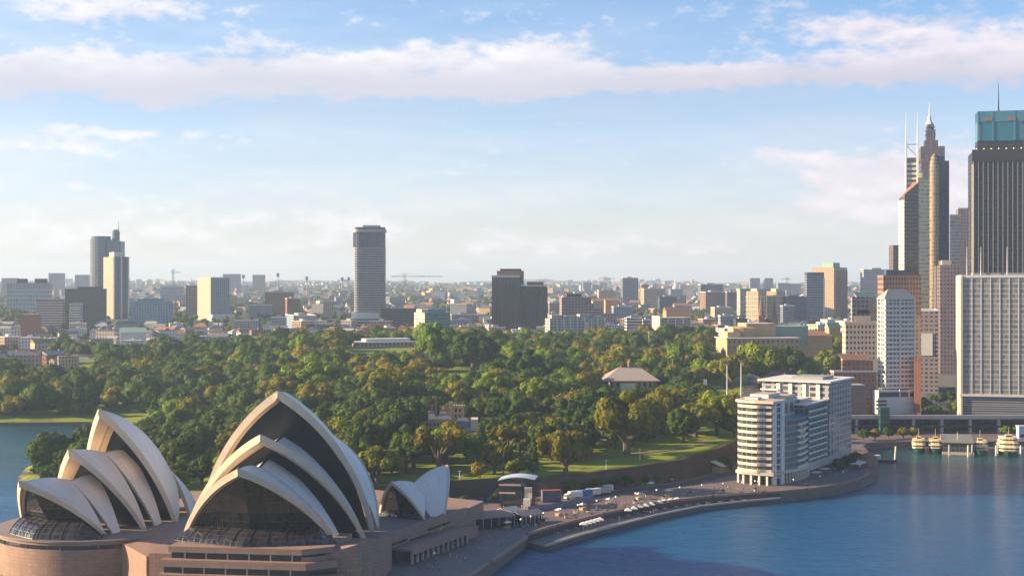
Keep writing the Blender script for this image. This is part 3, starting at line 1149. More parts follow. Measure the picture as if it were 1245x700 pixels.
def wall_box(s0, s1, o0, o1, z0, z1, name, mt, zt=None):
    m2 = MB()
    p4 = [along(s0, o1, 0), along(s1, o1, 0), along(s1, o0, 0), along(s0, o0, 0)]
    m2.prism([(p.x, p.y) for p in p4], z0, z1 if zt is None else zt)
    return part(m2, name, [mt], OP)


wall_box(2, 74, -0.5, 1.2, 12.6, 15.6, 'parapet', M_GRANITE)
for s0, s1, zz in ((3, 24, 10.6), (40, 58, 12.0), (26, 44, 9.8)):
    wall_box(s0, s1, -0.2, 0.06 if zz < 12 else 1.26, zz, zz + 0.8, 'slit_window', M_GLASS)
wall_box(11, 62, 0.02, 9, 9.2, 10.1, 'entrance_canopy', M_GRANITE)
wall_box(11, 62, 8.4, 9.1, 8.1, 9.2, 'canopy_fascia', M_GRANITE)
wall_box(12, 61, 0.04, 2.0, PAVED, 9.2, 'entrance_glazing', M_GLASS)
for k in range(12):
    wall_box(13 + k * 4.2, 13.7 + k * 4.2, 7.2, 8.0, PAVED, 9.2, 'column', M_CONC)
wall_box(63, 75, 0.0, 5.5, PAVED, 8.5, 'stair_block', M_GRANITE)
# deck between the hall and the small shells
mb = MB()
mb.prism([(p.x, p.y) for p in (along(4, -0.6, 0), along(76, -0.6, 0), along(80, -46, 0), along(4, -20, 0))], 14.803, 15.0)
part(mb, 'terrace_deck', [M_PAVE], OP)
# ------------------------------------------------------------------ buildings
LANDMARKS = []          # (phrase, px, py) used to word the labels of small repeats
FOOT = []               # (x, y, radius) of what is already built
CLEAR = []              # (px0, px1, py0, py1, Y): picture areas trees in front must leave open


def k_of(px):
    return (px - 622.5) / FPX


class Block:
    """a building set out from its near corner: front runs along local +x, left side along local +y"""
    def __init__(self, name, label, cat, x0, xs, x1, yt, Y, th=0.0, depth=None, z0=None, group=None, mark=None):
        self.th = R(th)
        Xs = k_of(xs) * Y
        df = (math.cos(self.th), math.sin(self.th))
        dl = (-math.sin(self.th), math.cos(self.th))
        k1 = k_of(x1)
        self.F = (k1 * Y - Xs) / (df[0] - k1 * df[1])
        if xs - x0 > 0.3:
            k0 = k_of(x0)
            self.L = (k0 * Y - Xs) / (dl[0] - k0 * dl[1])
            if self.L < 3 or self.L > 150:
                self.L = depth or 25
        else:
            self.L = depth or 0.7 * self.F
        if depth:
            self.L = depth
        cx, cy = Xs + df[0] * self.F / 2 + dl[0] * self.L / 2, Y + df[1] * self.F / 2 + dl[1] * self.L / 2
        self.z0 = (H(cx, cy) if z0 is None else z0)
        gmin = min(H(Xs, Y), self.z0)
        self.h = CAM_H - (yt - 346) / FPX * Y - self.z0
        self.dig = self.z0 - gmin + 3 if z0 is None else 0
        self.root = thing(name, label, cat, (Xs, Y, self.z0), self.th, group)
        FOOT.append((cx, cy, 0.5 * math.hypot(self.F, self.L)))
        if mark:
            LANDMARKS.append((mark, (x0 + x1) / 2, proj(cx, Y, self.z0)[1] * 0.5 + yt * 0.5))
        self.px = (x0, x1, yt)
        self.Y = Y

    def zp(self, py):
        return CAM_H - (py - 346) / FPX * self.Y - self.z0

    def up(self, px):
        """local x of a picture column on the front face"""
        k = k_of(px)
        X, Y = self.root.location.x, self.root.location.y
        return (k * Y - X) / (math.cos(self.th) - k * math.sin(self.th))

    def body(self, m_, z0=None, z1=None, ins=0.0, name='wall', top=None):
        mb = MB()
        a = -self.dig if z0 is None else z0
        mb.box(ins, self.F - ins, ins, self.L - ins, a, self.h if z1 is None else z1, 0, 1)
        return mb.build(name, [m_, top or M_ROOFG], self.root)

    def boxp(self, name, m_, x0, x1, y0, y1, z0, z1, top=None):
        mb = MB()
        mb.box(x0, x1, y0, y1, z0, z1, 0, 1)
        return mb.build(name, [m_, top or m_], self.root)

    def bands(self, m_, z0, z1, step, th=1.0, out=0.35, name='floor_band'):
        n = int((z1 - z0) / step + 0.01)
        mb = MB()
        mb.box(-out, self.F + out, -out, self.L + out, 0, th)
        me = mb.mesh(name, m_)
        for k in range(min(n, 95)):
            link(name, me, self.root, (0, 0, z0 + k * step))

    def fins(self, m_, n, z0, z1, w=0.5, out=0.5, left=0, name='fin'):
        mb = MB()
        mb.box(-w / 2, w / 2, -out, 0.1, z0, z1)
        me = mb.mesh(name, m_)
        for k in range(n + 1):
            link(name, me, self.root, (w / 2 + (self.F - w) * k / n, 0, 0))
        if left:
            mb = MB()
            mb.box(-out, 0.1, -w / 2, w / 2, z0, z1)
            me = mb.mesh(name, m_)
            for k in range(1, left + 1):
                link(name, me, self.root, (0, self.L * k / left - w / 2, 0))

    def parapet(self, m_, hh=1.2, out=0.25, name='parapet'):
        mb = MB()
        o = out
        a = [(-o, -o), (self.F + o, -o), (self.F + o, self.L + o), (-o, self.L + o)]
        b = [(0.5, 0.5), (self.F - 0.5, 0.5), (self.F - 0.5, self.L - 0.5), (0.5, self.L - 0.5)]
        z0, z1 = self.h - 0.3, self.h + hh
        for k in range(4):
            q = (k + 1) % 4
            mb.face([(*a[k], z0), (*a[q], z0), (*a[q], z1), (*a[k], z1)])
            mb.face([(*b[q], z0), (*b[k], z0), (*b[k], z1), (*b[q], z1)])
            mb.face([(*a[k], z1), (*a[q], z1), (*b[q], z1), (*b[k], z1)])
        return mb.build(name, m_, self.root)

    def plant(self, m_, fx0, fx1, hh, fy0=0.25, fy1=0.75):
        return self.boxp('roof_plant', m_, self.F * fx0, self.F * fx1, self.L * fy0, self.L * fy1, self.h + 0.01, self.h + hh)

    def hip(self, m_, z, rise, over=0.8, name='roof', gable=False):
        mb = MB()
        o = over
        F, L = self.F, self.L
        if F >= L:
            i = 0 if gable else L / 2
            r = [(i - o * (1 if gable else 0), L / 2, z + rise), (F - i + o * (1 if gable else 0), L / 2, z + rise)]
            c = [(-o, -o, z), (F + o, -o, z), (F + o, L + o, z), (-o, L + o, z)]
            mb.face([c[0], c[1], r[1], r[0]])
            mb.face([c[2], c[3], r[0], r[1]])
            mb.face([c[1], c[2], r[1]])
            mb.face([c[3], c[0], r[0]])
        else:
            i = 0 if gable else F / 2
            r = [(F / 2, i, z + rise), (F / 2, L - i, z + rise)]
            c = [(-o, -o, z), (F + o, -o, z), (F + o, L + o, z), (-o, L + o, z)]
            mb.face([c[0], c[1], r[0]])
            mb.face([c[1], c[2], r[1], r[0]])
            mb.face([c[2], c[3], r[1]])
            mb.face([c[3], c[0], r[0], r[1]])
        mb.face(c[::-1])
        return mb.build(name, m_, self.root)

    def windows(self, wall, pane, nx, nz, z0, z1, fw=0.5, fh=0.55, rec=0.5, face='front', name='window', wallname='wall'):
        """a wall with real recessed openings, every pane a part of its own"""
        wd = self.F if face == 'front' else self.L
        cw, ch = wd / nx, (z1 - z0) / nz
        ww, wh = cw * fw, ch * fh
        if face == 'front':
            pt = lambda u, v, d=0.0: (u, d, v)
        else:
            pt = lambda u, v, d=0.0: (d, self.L - u, v)
        mb = MB()
        for i in range(nx):
            for j in range(nz):
                a0, a1, b0, b1 = i * cw, (i + 1) * cw, z0 + j * ch, z0 + (j + 1) * ch
                c0, c1 = (a0 + a1 - ww) / 2, (a0 + a1 + ww) / 2
                e0, e1 = (b0 + b1 - wh) / 2, (b0 + b1 + wh) / 2
                Q = lambda *p: mb.face([pt(*q) for q in p], 0, [(q[0], q[1]) for q in p])
                Q((a0, b0), (a1, b0), (a1, e0), (a0, e0))
                Q((a0, e1), (a1, e1), (a1, b1), (a0, b1))
                Q((a0, e0), (c0, e0), (c0, e1), (a0, e1))
                Q((c1, e0), (a1, e0), (a1, e1), (c1, e1))
                Q((c0, e0), (c1, e0), (c1, e0, rec), (c0, e0, rec))
                Q((c0, e1, rec), (c1, e1, rec), (c1, e1), (c0, e1))
                Q((c0, e0), (c0, e0, rec), (c0, e1, rec), (c0, e1))
                Q((c1, e0, rec), (c1, e0), (c1, e1), (c1, e1, rec))
        mb.build(wallname, wall, self.root)
        mb = MB()
        mb.face([pt(0, 0, rec - .02) if face == 'front' else (rec - .02, 0, 0), pt(ww, 0, rec - .02) if face == 'front' else (rec - .02, -ww, 0),
                 pt(ww, wh, rec - .02) if face == 'front' else (rec - .02, -ww, wh), pt(0, wh, rec - .02) if face == 'front' else (rec - .02, 0, wh)])
        me = mb.mesh(name, pane)
        n = 0
        for j in range(nz - 1, -1, -1):
            for i in range(nx):
                n += 1
                if n > 90:
                    return
                u, v = i * cw + (cw - ww) / 2, z0 + j * ch + (ch - wh) / 2
                link(name, me, self.root, (u, 0, v) if face == 'front' else (0, self.L - u, v))


# ---- facades
F_HOTEL = facade('hotel_facade', (0.36, 0.25, 0.19), (0.05, 0.05, 0.06), 3.6, 3.4, 0.55, 0.5)
F_GOLD = facade('gold_glass_facade', (0.33, 0.335, 0.36), (0.20, 0.17, 0.125), 1.42, 3.7, 0.88, 0.66, grough=0.22)
F_BLACK = facade('black_facade', (0.030, 0.033, 0.045), (0.018, 0.022, 0.034), 1.7, 3.9, 0.8, 0.55, wrough=0.45)
F_SPIRE = facade('spire_tower_facade', (0.12, 0.075, 0.075), (0.06, 0.115, 0.22), 4.2, 4.0, 0.5, 0.5)
F_GREYGR = facade('grey_green_facade', (0.19, 0.21, 0.20), (0.08, 0.11, 0.12), 2.4, 4.0, 0.85, 0.6)
F_BROWN = facade('brown_facade', (0.13, 0.085, 0.075), (0.07, 0.05, 0.05), 1.5, 3.8, 0.8, 0.6, wrough=0.5)
F_BLUEGREY = facade('blue_grey_facade', (0.15, 0.17, 0.21), (0.07, 0.09, 0.13), 2.0, 3.8, 0.8, 0.6)
F_PURP = facade('purple_shade_facade', (0.16, 0.12, 0.13), (0.05, 0.06, 0.09), 3.0, 3.8, 0.5, 0.55)
F_SLIM = facade('slim_tower_facade', (0.13, 0.13, 0.15), (0.045, 0.055, 0.085), 3.0, 3.35, 0.7, 0.7)
F_DKTOWER = facade('ribbed_dark_facade', (0.10, 0.085, 0.095), (0.028, 0.03, 0.045), 2.3, 60.0, 0.62, 0.97)
F_BRICKRIB = facade('ribbed_brown_facade', (0.24, 0.15, 0.11), (0.07, 0.05, 0.05), 2.6, 3.6, 0.5, 0.6)
F_TEAL = facade('teal_glass_facade', (0.06, 0.12, 0.13), (0.03, 0.16, 0.17), 4.0, 3.6, 0.8, 0.62)
F_MAUVE = facade('mauve_hotel_facade', (0.30, 0.23, 0.22), (0.07, 0.065, 0.08), 4.2, 3.7, 0.62, 0.5)
F_PALE = facade('pale_block_facade', (0.36, 0.37, 0.34), (0.10, 0.13, 0.14), 5.0, 3.4, 0.6, 0.5)
F_WHITEB = facade('white_band_facade', (0.52, 0.50, 0.47), (0.10, 0.11, 0.14), 40.0, 3.6, 0.99, 0.45)
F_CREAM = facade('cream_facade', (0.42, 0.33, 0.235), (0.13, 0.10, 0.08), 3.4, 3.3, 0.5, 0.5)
F_TAN = facade('tan_facade', (0.40, 0.28, 0.19), (0.09, 0.07, 0.06), 3.6, 3.5, 0.5, 0.5)
F_DKBLUE = facade('dark_blue_facade', (0.065, 0.085, 0.13), (0.035, 0.055, 0.09), 3.0, 3.6, 0.75, 0.6)
F_GREYB = facade('grey_block_facade', (0.27, 0.27, 0.28), (0.07, 0.08, 0.10), 3.6, 3.5, 0.6, 0.5)
F_LBLUE = facade('light_blue_facade', (0.24, 0.30, 0.36), (0.09, 0.13, 0.18), 4.0, 3.5, 0.65, 0.5)
F_REDB = facade('red_brick_facade', (0.27, 0.13, 0.09), (0.06, 0.05, 0.05), 3.4, 3.3, 0.45, 0.5)
F_SAND = facade('sandstone_facade', (0.40, 0.27, 0.17), (0.06, 0.045, 0.04), 4.5, 4.4, 0.38, 0.5)
F_DKBLOCK = facade('dark_block_facade', (0.075, 0.07, 0.08), (0.035, 0.035, 0.045), 2.2, 3.6, 0.7, 0.55)
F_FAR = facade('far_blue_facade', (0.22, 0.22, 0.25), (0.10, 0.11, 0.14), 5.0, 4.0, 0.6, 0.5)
F_TOAST = facade('balcony_glass', (0.20, 0.18, 0.17), (0.045, 0.055, 0.075), 3.2, 3.25, 0.86, 0.8)
M_CREAM = mat('cream_render', (0.56, 0.47, 0.365), 0.7, 0.2)
M_PALE = mat('pale_concrete', (0.58, 0.55, 0.52), 0.7, 0.2)
M_MULL = mat('pale_mullion', (0.62, 0.60, 0.58), 0.45, 0.12)
M_TEALG = mat('teal_glass', (0.015, 0.14, 0.20), 0.1, 0.2, spec=0.7)
M_TEALF = mat('teal_screen', (0.055, 0.19, 0.27), 0.25, 0.2, spec=0.6)
M_GOLD = facade('gold_glass', (0.30, 0.25, 0.17), (0.22, 0.18, 0.12), 2.0, 4.0, .8, .7, grough=.15)
M_VERDI = mat('green_copper', (0.22, 0.33, 0.26), 0.7, 0.25)
M_ORANGE = mat('orange_render', (0.55, 0.27, 0.10), 0.8, 0.2)

# ---- right edge: the office slab with pale mullions
b = Block('office_slab', 'wide gold glass office slab with pale mullions beside the ferry quay', 'office building', 1164.5, 1170, 1262, 337, 1030, -13, mark='the gold glass office slab')
zb = b.zp(479)
b.body(F_GOLD, z0=zb)
b.fins(mat('cool_mullion', (0.50, 0.52, 0.57), .4, .1), 8, zb + 0.5, b.h + 0.6, 0.6, 0.35)
b.boxp('end_wall', M_CREAM, -1.4, -0.02, -1.0, b.L + .5, -2, b.h + 1.2)
b.boxp('sill', M_MULL, -1.8, b.F + 1, -1.3, 0.2, zb - 1.4, zb + 0.3)
b.boxp('louvre_base', facade('louvre_facade', (0.25, 0.25, 0.26), (0.11, 0.11, 0.13), 60, 1.6, 0.99, 0.5), 0, b.F, 0.3, b.L - 1, b.zp(503), zb - 1.4)
b.boxp('lower_wall', M_DARK, 1, b.F, 2, b.L - 2, -2, b.zp(503))
b.parapet(M_MULL, 1.6, 0.5)
b.boxp('roof_plant', M_ROOFG, 8, b.F - 6, 6, 20, b.h + 0.01, b.h + 3.2)
for px in (1176, 1193, 1225):
    mb = MB()
    mb.tube([(b.up(px), 3, b.h + 0.2), (b.up(px), 3, b.zp(300))], [0.35, 0.12], 6)
    mb.build('roof_mast', M_MULL, b.root)

b = Block('black_tower', 'tall black office tower with thin pale fins behind the gold glass slab', 'skyscraper', 1177, 1183, 1262, 184, 1210, -13, mark='the black tower')
b.body(F_BLACK)
b.fins(mat('dull_fin', (0.20, 0.19, 0.21), 0.5, 0.15), 13, 0, b.h + 0.5, 0.7, 0.9)
b.boxp('sunlit_corner_fin', M_CREAM, -0.9, 0.7, -1.4, 0.8, 0, b.zp(200))  # sunlight on the edge fin put into a cream colour
b.boxp('corner_screen', M_DARK, -0.9, b.F, -1.5, -1.0, b.h - 9, b.h + 1.2)
mb = MB()
mb.lathe((0, 0, 0), [(0.05, 0), (0.7, 0.1), (0.7, 0.9), (0.1, 1.2)], 8)
me = mb.mesh('parapet_lamp', mat('lamp_glow_cream', (0.8, 0.62, 0.35), 0.4, 0.1))
for k in range(9):
    link('parapet_lamp', me, b.root, (3 + k * 6.1, -1.2, b.h + 1.2))
z1 = b.zp(135)
xa, xb = b.up(1189), b.up(1249)
b.boxp('crown_band', F_BLACK, xa, xb, 5, 26, b.h + 0.01, b.zp(171))
b.boxp('crown_glass', M_TEALG, xa + 2.5, xb - 3, 4.8, 25, b.zp(171), b.zp(148))
for q in (xa, (xa + xb) / 2 - 8, (xa + xb) / 2 + 10, xb - 1.5):
    b.boxp('crown_post', M_TEALF, q, q + 1.2, 4.2, 26, b.zp(171), b.zp(135.5))
b.boxp('crown_screen', M_TEALF, xa, xb, 4.4, 26, b.zp(148), z1)
for q in (b.up(1203), b.up(1231)):
    b.boxp('crown_opening', M_TERRA, q - 3, q + 3, 4.0, 4.45, b.zp(147), b.zp(143))
mb = MB()
xm = b.up(1216)
mb.tube([(xm, 12, z1), (xm, 12, z1 + 4), (xm, 12, b.zp(100))], [0.9, 0.6, 0.15], 6)
mb.build('roof_mast', M_DARK, b.root)

# ---- the cluster left of it
b = Block('spire_tower', 'tall brown stepped tower with a needle spire and blue windows', 'skyscraper', 1118, 1120, 1154, 196, 1480, -13, depth=34, mark='the stepped spire tower')
b.body(F_SPIRE)


def tier(x0, x1, y0, y1, yd0, yd1, m_=F_SPIRE, name='tower_tier'):
    b.boxp(name, m_, b.up(x0), b.up(x1), yd0, yd1, b.zp(y0), b.zp(y1), top=M_SLATE)


tier(1119.5, 1149, 196, 178, 2, 32)
tier(1124.5, 1141, 178, 170, 6, 28)
tier(1127, 1138, 170, 158, 9, 25)
tier(1128.3, 1136.5, 158, 150, 11, 23)
for y_, xw in ((163, 12.5), (158, 12), (154, 10)):
    tier(1132.5 - xw / 2, 1132.5 + xw / 2, y_, y_ - 1.2, 9.5, 25.5, M_SLATE, 'cornice')
xm = b.up(1131.3)
mb = MB()
mb.lathe((xm, 17, b.zp(150)), [(4.2, 0), (3.2, 3), (2.2, 4), (1.6, 9), (0.7, 10), (0.25, 24)], 10)
mb.build('spire', M_PALE, b.root)
mb = MB()
xm = b.up(1136)
mb.lathe((xm, 0.5, b.zp(450)), [(5.0, 0), (5.0, b.zp(205) - b.zp(450)), (4.4, b.zp(196) - b.zp(450)), (2.6, b.zp(190) - b.zp(450)), (0.2, b.zp(187) - b.zp(450))], 18)
mb.build('curved_bay', M_GOLD, b.root)
b = Block('grey_tower', 'slim grey green glass tower in front of the stepped spire tower', 'office tower', 1115, 1116.5, 1130, 216, 1450, -13, depth=20)
b.body(F_GREYGR)
b.bands(M_STEEL, 10, b.h - 2, 8, 0.6, 0.2)
mb = MB()
mb.lathe((b.F * .35, 6, b.h), [(5, 0), (4.6, 2.4), (3, 4.4), (.3, 5.2)], 14)
mb.build('roof_dome', M_GOLD, b.root)
b = Block('slatted_tower', 'slim white slatted tower top with two tall masts beside the spire tower', 'office tower', 1100, 1101.5, 1115, 193, 1500, -13, depth=22, mark='the white tower with twin masts')
b.body(F_GREYGR, z1=b.zp(192))
b.bands(M_WHITE, b.zp(260), b.h - 1, 5.2, 2.6, 0.6, 'white_slat')
for px in (1101.7, 1115.5):
    mb = MB()
    mb.tube([(b.up(px), -1, b.zp(285)), (b.up(px), -1, b.zp(176)), (b.up(px), -1, b.zp(137))], [0.9, 0.8, 0.15], 6)
    mb.build('mast', M_MULL, b.root)
mb = MB()
mb.bar((b.up(1101.7), -1, b.zp(176)), (b.up(1115.5), -1, b.zp(176)), 0.9)
mb.build('mast_crossbar', M_STEEL, b.root)
mb = MB()
mb.bar((b.up(1102), -1, b.zp(177)), (b.up(1115), -1, b.zp(191)), 0.6)
mb.build('mast_brace', M_STEEL, b.root)
b = Block('sloped_tower', 'brown tower with a slanted roof and pale sunlit left side', 'office tower', 1093, 1100, 1117, 226, 1400, 18, mark='the slanted roof tower')
mb = MB()
mb.prism([(0, 0), (b.F, 0), (b.F, b.L), (0, b.L)], -b.dig, [b.zp(236), b.zp(221), b.zp(221), b.zp(241)], 0, 1)
mb.build('wall', [F_BROWN, M_BRICK], b.root)
b.boxp('painted_sunlit_side', facade('sunlit_side_facade', (0.55, 0.50, 0.44), (0.22, 0.18, 0.15), 8, 3.8, 0.75, 0.25), -0.5, -0.02, 0.2, b.L - 0.2, 10, b.zp(243))  # sunlight on the left side put into this paler facade
b = Block('far_office', 'blue grey glass tower between the spire tower and the black tower', 'office tower', 1154, 1155, 1168, 262, 1580, -12, depth=24)
b.body(F_BLUEGREY)
b.parapet(M_ROOFG)
b = Block('far_office', 'darker slim tower tucked against the left edge of the black tower', 'office tower', 1164, 1165, 1179, 254, 1640, -12, depth=24)
b.body(F_PURP)
b.parapet(M_ROOFG)
b = Block('street_tower', 'dark purple office block on the shadowed street beside the spire tower', 'office building', 1140, 1143, 1166, 322, 1340, -14, depth=120)
b.body(F_PURP)
b.plant(M_ROOFG, 0.2, 0.7, 5)
b = Block('street_tower', 'pinkish grey mid-rise block under the slim grey green tower', 'office building', 1114, 1117, 1141, 378, 1200, -13, depth=45)
b.body(F_MAUVE)
b.boxp('roof_level', M_WHITE, 2, b.F * .7, -0.6, 10, b.zp(432), b.zp(405))
b.parapet(M_PALE)
b = Block('far_office', 'narrow brown tower far behind the hotel with punched windows', 'office tower', 1084.5, 1086, 1094, 298, 1750, 0, depth=20)
b.body(F_BROWN)

# cream residential tower with a pyramid roof
b = Block('apartment_tower', 'cream apartment tower with stacked balconies and a pale pyramid roof', 'apartment tower', 1068, 1076, 1112, 363, 1000, 12, z0=15, mark='the cream balcony tower')
b.body(facade('cream_tower_facade', (0.60, 0.55, 0.48), (0.09, 0.11, 0.14), 3.0, 3.25, 0.78, 0.62), z0=b.zp(472))
b.bands(mat('tower_white', (0.68, 0.64, 0.57), .65, .12), b.zp(472), b.h - 1, 3.25, 1.05, 0.7, 'balcony_band')
b.fins(M_WHITE, 2, b.zp(472), b.h, 0.9, 1.0, left=2, name='pilaster')
b.hip(M_ROOFG, b.h + 0.4, 6.5, 0.9)
b.boxp('eaves', M_WHITE, -0.9, b.F + 0.9, -0.9, b.L + 0.9, b.h - 0.4, b.h + 0.39)
b.boxp('wall', M_PALE, -7.5, b.F + 0.5, -4, b.L, -1, b.zp(474))
b.boxp('podium_glazing', M_GLASS, -6.8, b.F - 0.2, -4.1, -3.9, b.zp(482), b.zp(476))
for q in (-7.3, b.up(1090), b.up(1101), b.F):
    b.boxp('podium_pier', M_WHITE, q, q + 0.7, -4.6, -3.8, b.zp(483), b.zp(473))
for k in range(3):
    b.boxp('podium_slot', M_DARK, b.up(1062), b.up(1075), -4.12, -3.9, b.zp(488 + k * 4.4), b.zp(485.6 + k * 4.4))
b = Block('hotel_tower', 'pinkish brown hotel tower with rows of square windows behind the cream tower', 'hotel', 1067, 1074, 1120, 336, 1070, 8, mark='the brown hotel tower')
b.windows(M_GRANITE, M_GLASS, 13, 8, b.h - 30, b.h, 0.55, 0.5, 0.5)
b.windows(M_GRANITE, M_GLASS, 6, 7, b.h - 28, b.h, 0.5, 0.5, 0.5, 'left')
b.body(F_HOTEL, ins=0.55, z1=b.h - 0.05)
b.body(F_HOTEL, z1=b.h - 30.01)
b.boxp('upper_storey', F_DKBLUE, b.F * .12, b.F * .75, 3, b.L - 3, b.h + 0.01, b.zp(328))
b.parapet(M_GRANITE, 0.9)
b = Block('brick_building', 'tall narrow red brick side of the hotel block above the expressway', 'building', 1110, 1111.5, 1120, 437, 994, -15, depth=26)
b.body(M_BRICK)
b.parapet(M_BRICK, 0.8)
b = Block('office_block', 'cream office block with rows of small square windows left of the cream tower', 'office building', 1024, 1028, 1069, 391, 1060, 10, mark='the cream square-windowed block')
b.windows(M_CREAM, M_GLASS, 9, 7, b.h - 30, b.h - 2, 0.5, 0.5, 0.5)
b.windows(M_CREAM, M_GLASS, 4, 7, b.h - 30, b.h - 2, 0.5, 0.5, 0.5, 'left')
b.body(M_CREAM, ins=0.55, z1=b.h - 2.05)
b.body(M_CREAM, z1=b.h - 30.01)
b.boxp('cornice', M_CREAM, -1, b.F + 1, -1, b.L + 1, b.h - 2.0, b.h)
b.boxp('roof_storey', M_CREAM, b.F * .3, b.F * .8, 3, b.L - 3, b.h + .01, b.zp(384))
b = Block('grey_block', 'grey stepped building with a small green cap behind the cream office block', 'building', 1034, 1036, 1068, 361, 1130, 6)
b.body(F_GREYB)
b.boxp('glazed_storey', M_GLASS, 4, b.F - 2, -0.15, 2, b.zp(381), b.zp(377))
b.hip(M_VERDI, b.h + .02, 4, -4)
b = Block('terrace_building', 'old red brick building with terraces and chimneys below the cream office block', 'building', 1010, 1014, 1066, 452, 1000, 6, mark='the red brick terraces')
b.body(F_REDB)
b.parapet(M_PALE, 0.8, 0.5)
b.boxp('roof_storey', F_REDB, b.F * .25, b.F * .97, 5, b.L, b.h + .01, b.zp(437), top=M_SLATE)
b.boxp('cornice', M_PALE, b.F * .24, b.F * .98, 4.4, b.L, b.zp(438.5), b.zp(437))
for k in range(7):
    b.boxp('chimney', M_CREAM, b.F * (.27 + .1 * k), b.F * (.27 + .1 * k) + 1.2, 5.5, 6.8, b.zp(437), b.zp(432 - k % 2 * 2))
b.hip(M_TERRA, b.zp(437), 4, -8, 'roof')
b = Block('brown_block', 'small dark brown block with three light windows beside the white podium', 'building', 1033, 1034, 1053, 468, 975, 0, depth=18)
b.windows(mat('dull_brown_brick', (0.16, 0.11, 0.10), 0.85, 0.25), M_MULL, 6, 4, b.h - 12, b.h, 0.25, 0.25, 0.3)
b.body(MATS['dull_brown_brick'], ins=0.35, z1=b.h - .02)
b.body(MATS['dull_brown_brick'], z1=b.h - 12.01)

# ---- the apartment building on the quay (three blocks, one building)
TO = thing('apartment_building', 'white curved balcony apartment building standing on the waterfront promenade', 'apartment building', (131, 704, PAVED))
LANDMARKS.append(('the curved balcony apartments', 965, 530))
td = Vector((0.5, 0.866, 0))
tn = Vector((-0.866, 0.5, 0))           # towards the garden side
T0 = Vector((134.5, 706, 0))


def tw(s, o):
    return T0 + td * s + tn * o


def tpoly(pts):
    p2 = [tw(*q) for q in pts]
    a_ = sum(p2[i].x * p2[(i + 1) % len(p2)].y - p2[(i + 1) % len(p2)].x * p2[i].y for i in range(len(p2)))
    p2 = p2 if a_ > 0 else p2[::-1]
    return [(p.x, p.y) for p in p2]


def tprism(pts, z0, z1, name, mats, mt=None):
    m2 = MB()
    m2.prism(tpoly(pts), z0, z1, 0, 1 if mt else 0)
    return part(m2, name, [mats, mt] if mt else [mats], TO)


M_PINKROOF = mat('pink_roof_deck', (0.42, 0.31, 0.26), 0.8, 0.35)
ZT = 46.8
base_z = 11.0
drum = [(-1.0 + 0.0, 3.0)]
drum = [(2.5, 2.6), (0.6, 4.2), (-0.9, 7), (-1.6, 10.5), (-1.4, 14.5), (-0.2, 18.5), (2.2, 22), (6, 24), (12, 24.5), (12, 2.6)]
tprism(drum, base_z, ZT - 1, 'wall', F_TOAST)
floors = [base_z + 3.25 * k for k in range(11)]
for k, z in enumerate(floors):
    sc_ = []
    for q in range(17):
        f = q / 16
        i = f * 7
        a_, b_ = drum[int(min(i, 6))], drum[int(min(i, 6)) + 1]
        s_, o_ = a_[0] + (b_[0] - a_[0]) * (i - int(min(i, 6))), a_[1] + (b_[1] - a_[1]) * (i - int(min(i, 6)))
        wv = 1.0 + 0.45 * math.sin(f * math.pi * 5 + 0.6)
        sc_.append((s_ - wv * 1.1, o_ - 0.4 * wv))
    tprism(sc_ + [(12, 24.6), (12, 4)], z - 0.1, z + 1.25, 'balcony', M_CREAM)
tprism([(-2, 2.0), (-2.8, 11), (-1.6, 19), (3, 24), (13, 25), (52, 24.5), (52, 8.5), (14, 8), (14, 0.6), (6, 0.4)], ZT - 1.0, ZT + 0.3, 'roof', M_CREAM, M_PINKROOF)
tprism([(16, 11), (16, 21), (34, 21), (34, 11)], ZT + 0.31, ZT + 2.2, 'roof_plant', M_PALE, M_PINKROOF)
tprism([(3, 12), (3, 19), (9, 19), (9, 12)], ZT + 0.31, ZT + 1.5, 'roof_plant', M_PALE, M_PINKROOF)
# blue glass slot and pale piers beside it
tprism([(2.5, 2.4), (2.5, 4), (6.4, 4), (6.4, 1.3)], PAVED, ZT - 1.0, 'stair_glazing', M_BGLASS)
tprism([(1.3, 2.2), (1.3, 4), (2.6, 4), (2.6, 1.8)], PAVED - .5, ZT - 0.9, 'pier', M_WHITE)
tprism([(6.4, 0.4), (6.4, 4), (10.2, 4), (10.2, 0.2)], PAVED - .5, ZT - 0.9, 'pier', M_WHITE)
for k in range(12):
    tprism([(2.6, 1.9), (2.6, 3), (6.4, 3), (6.4, 0.9)], 8 + k * 3.25, 8.5 + k * 3.25, 'transom', M_MULL)
# set back penthouse wall
tprism([(12, 6.5), (12, 24), (52, 24), (52, 7.5)], 36.5, ZT - 1.0, 'penthouse_wall', facade('penthouse_facade', (0.50, 0.42, 0.33), (0.10, 0.09, 0.09), 9, 9, 0.7, 0.62))
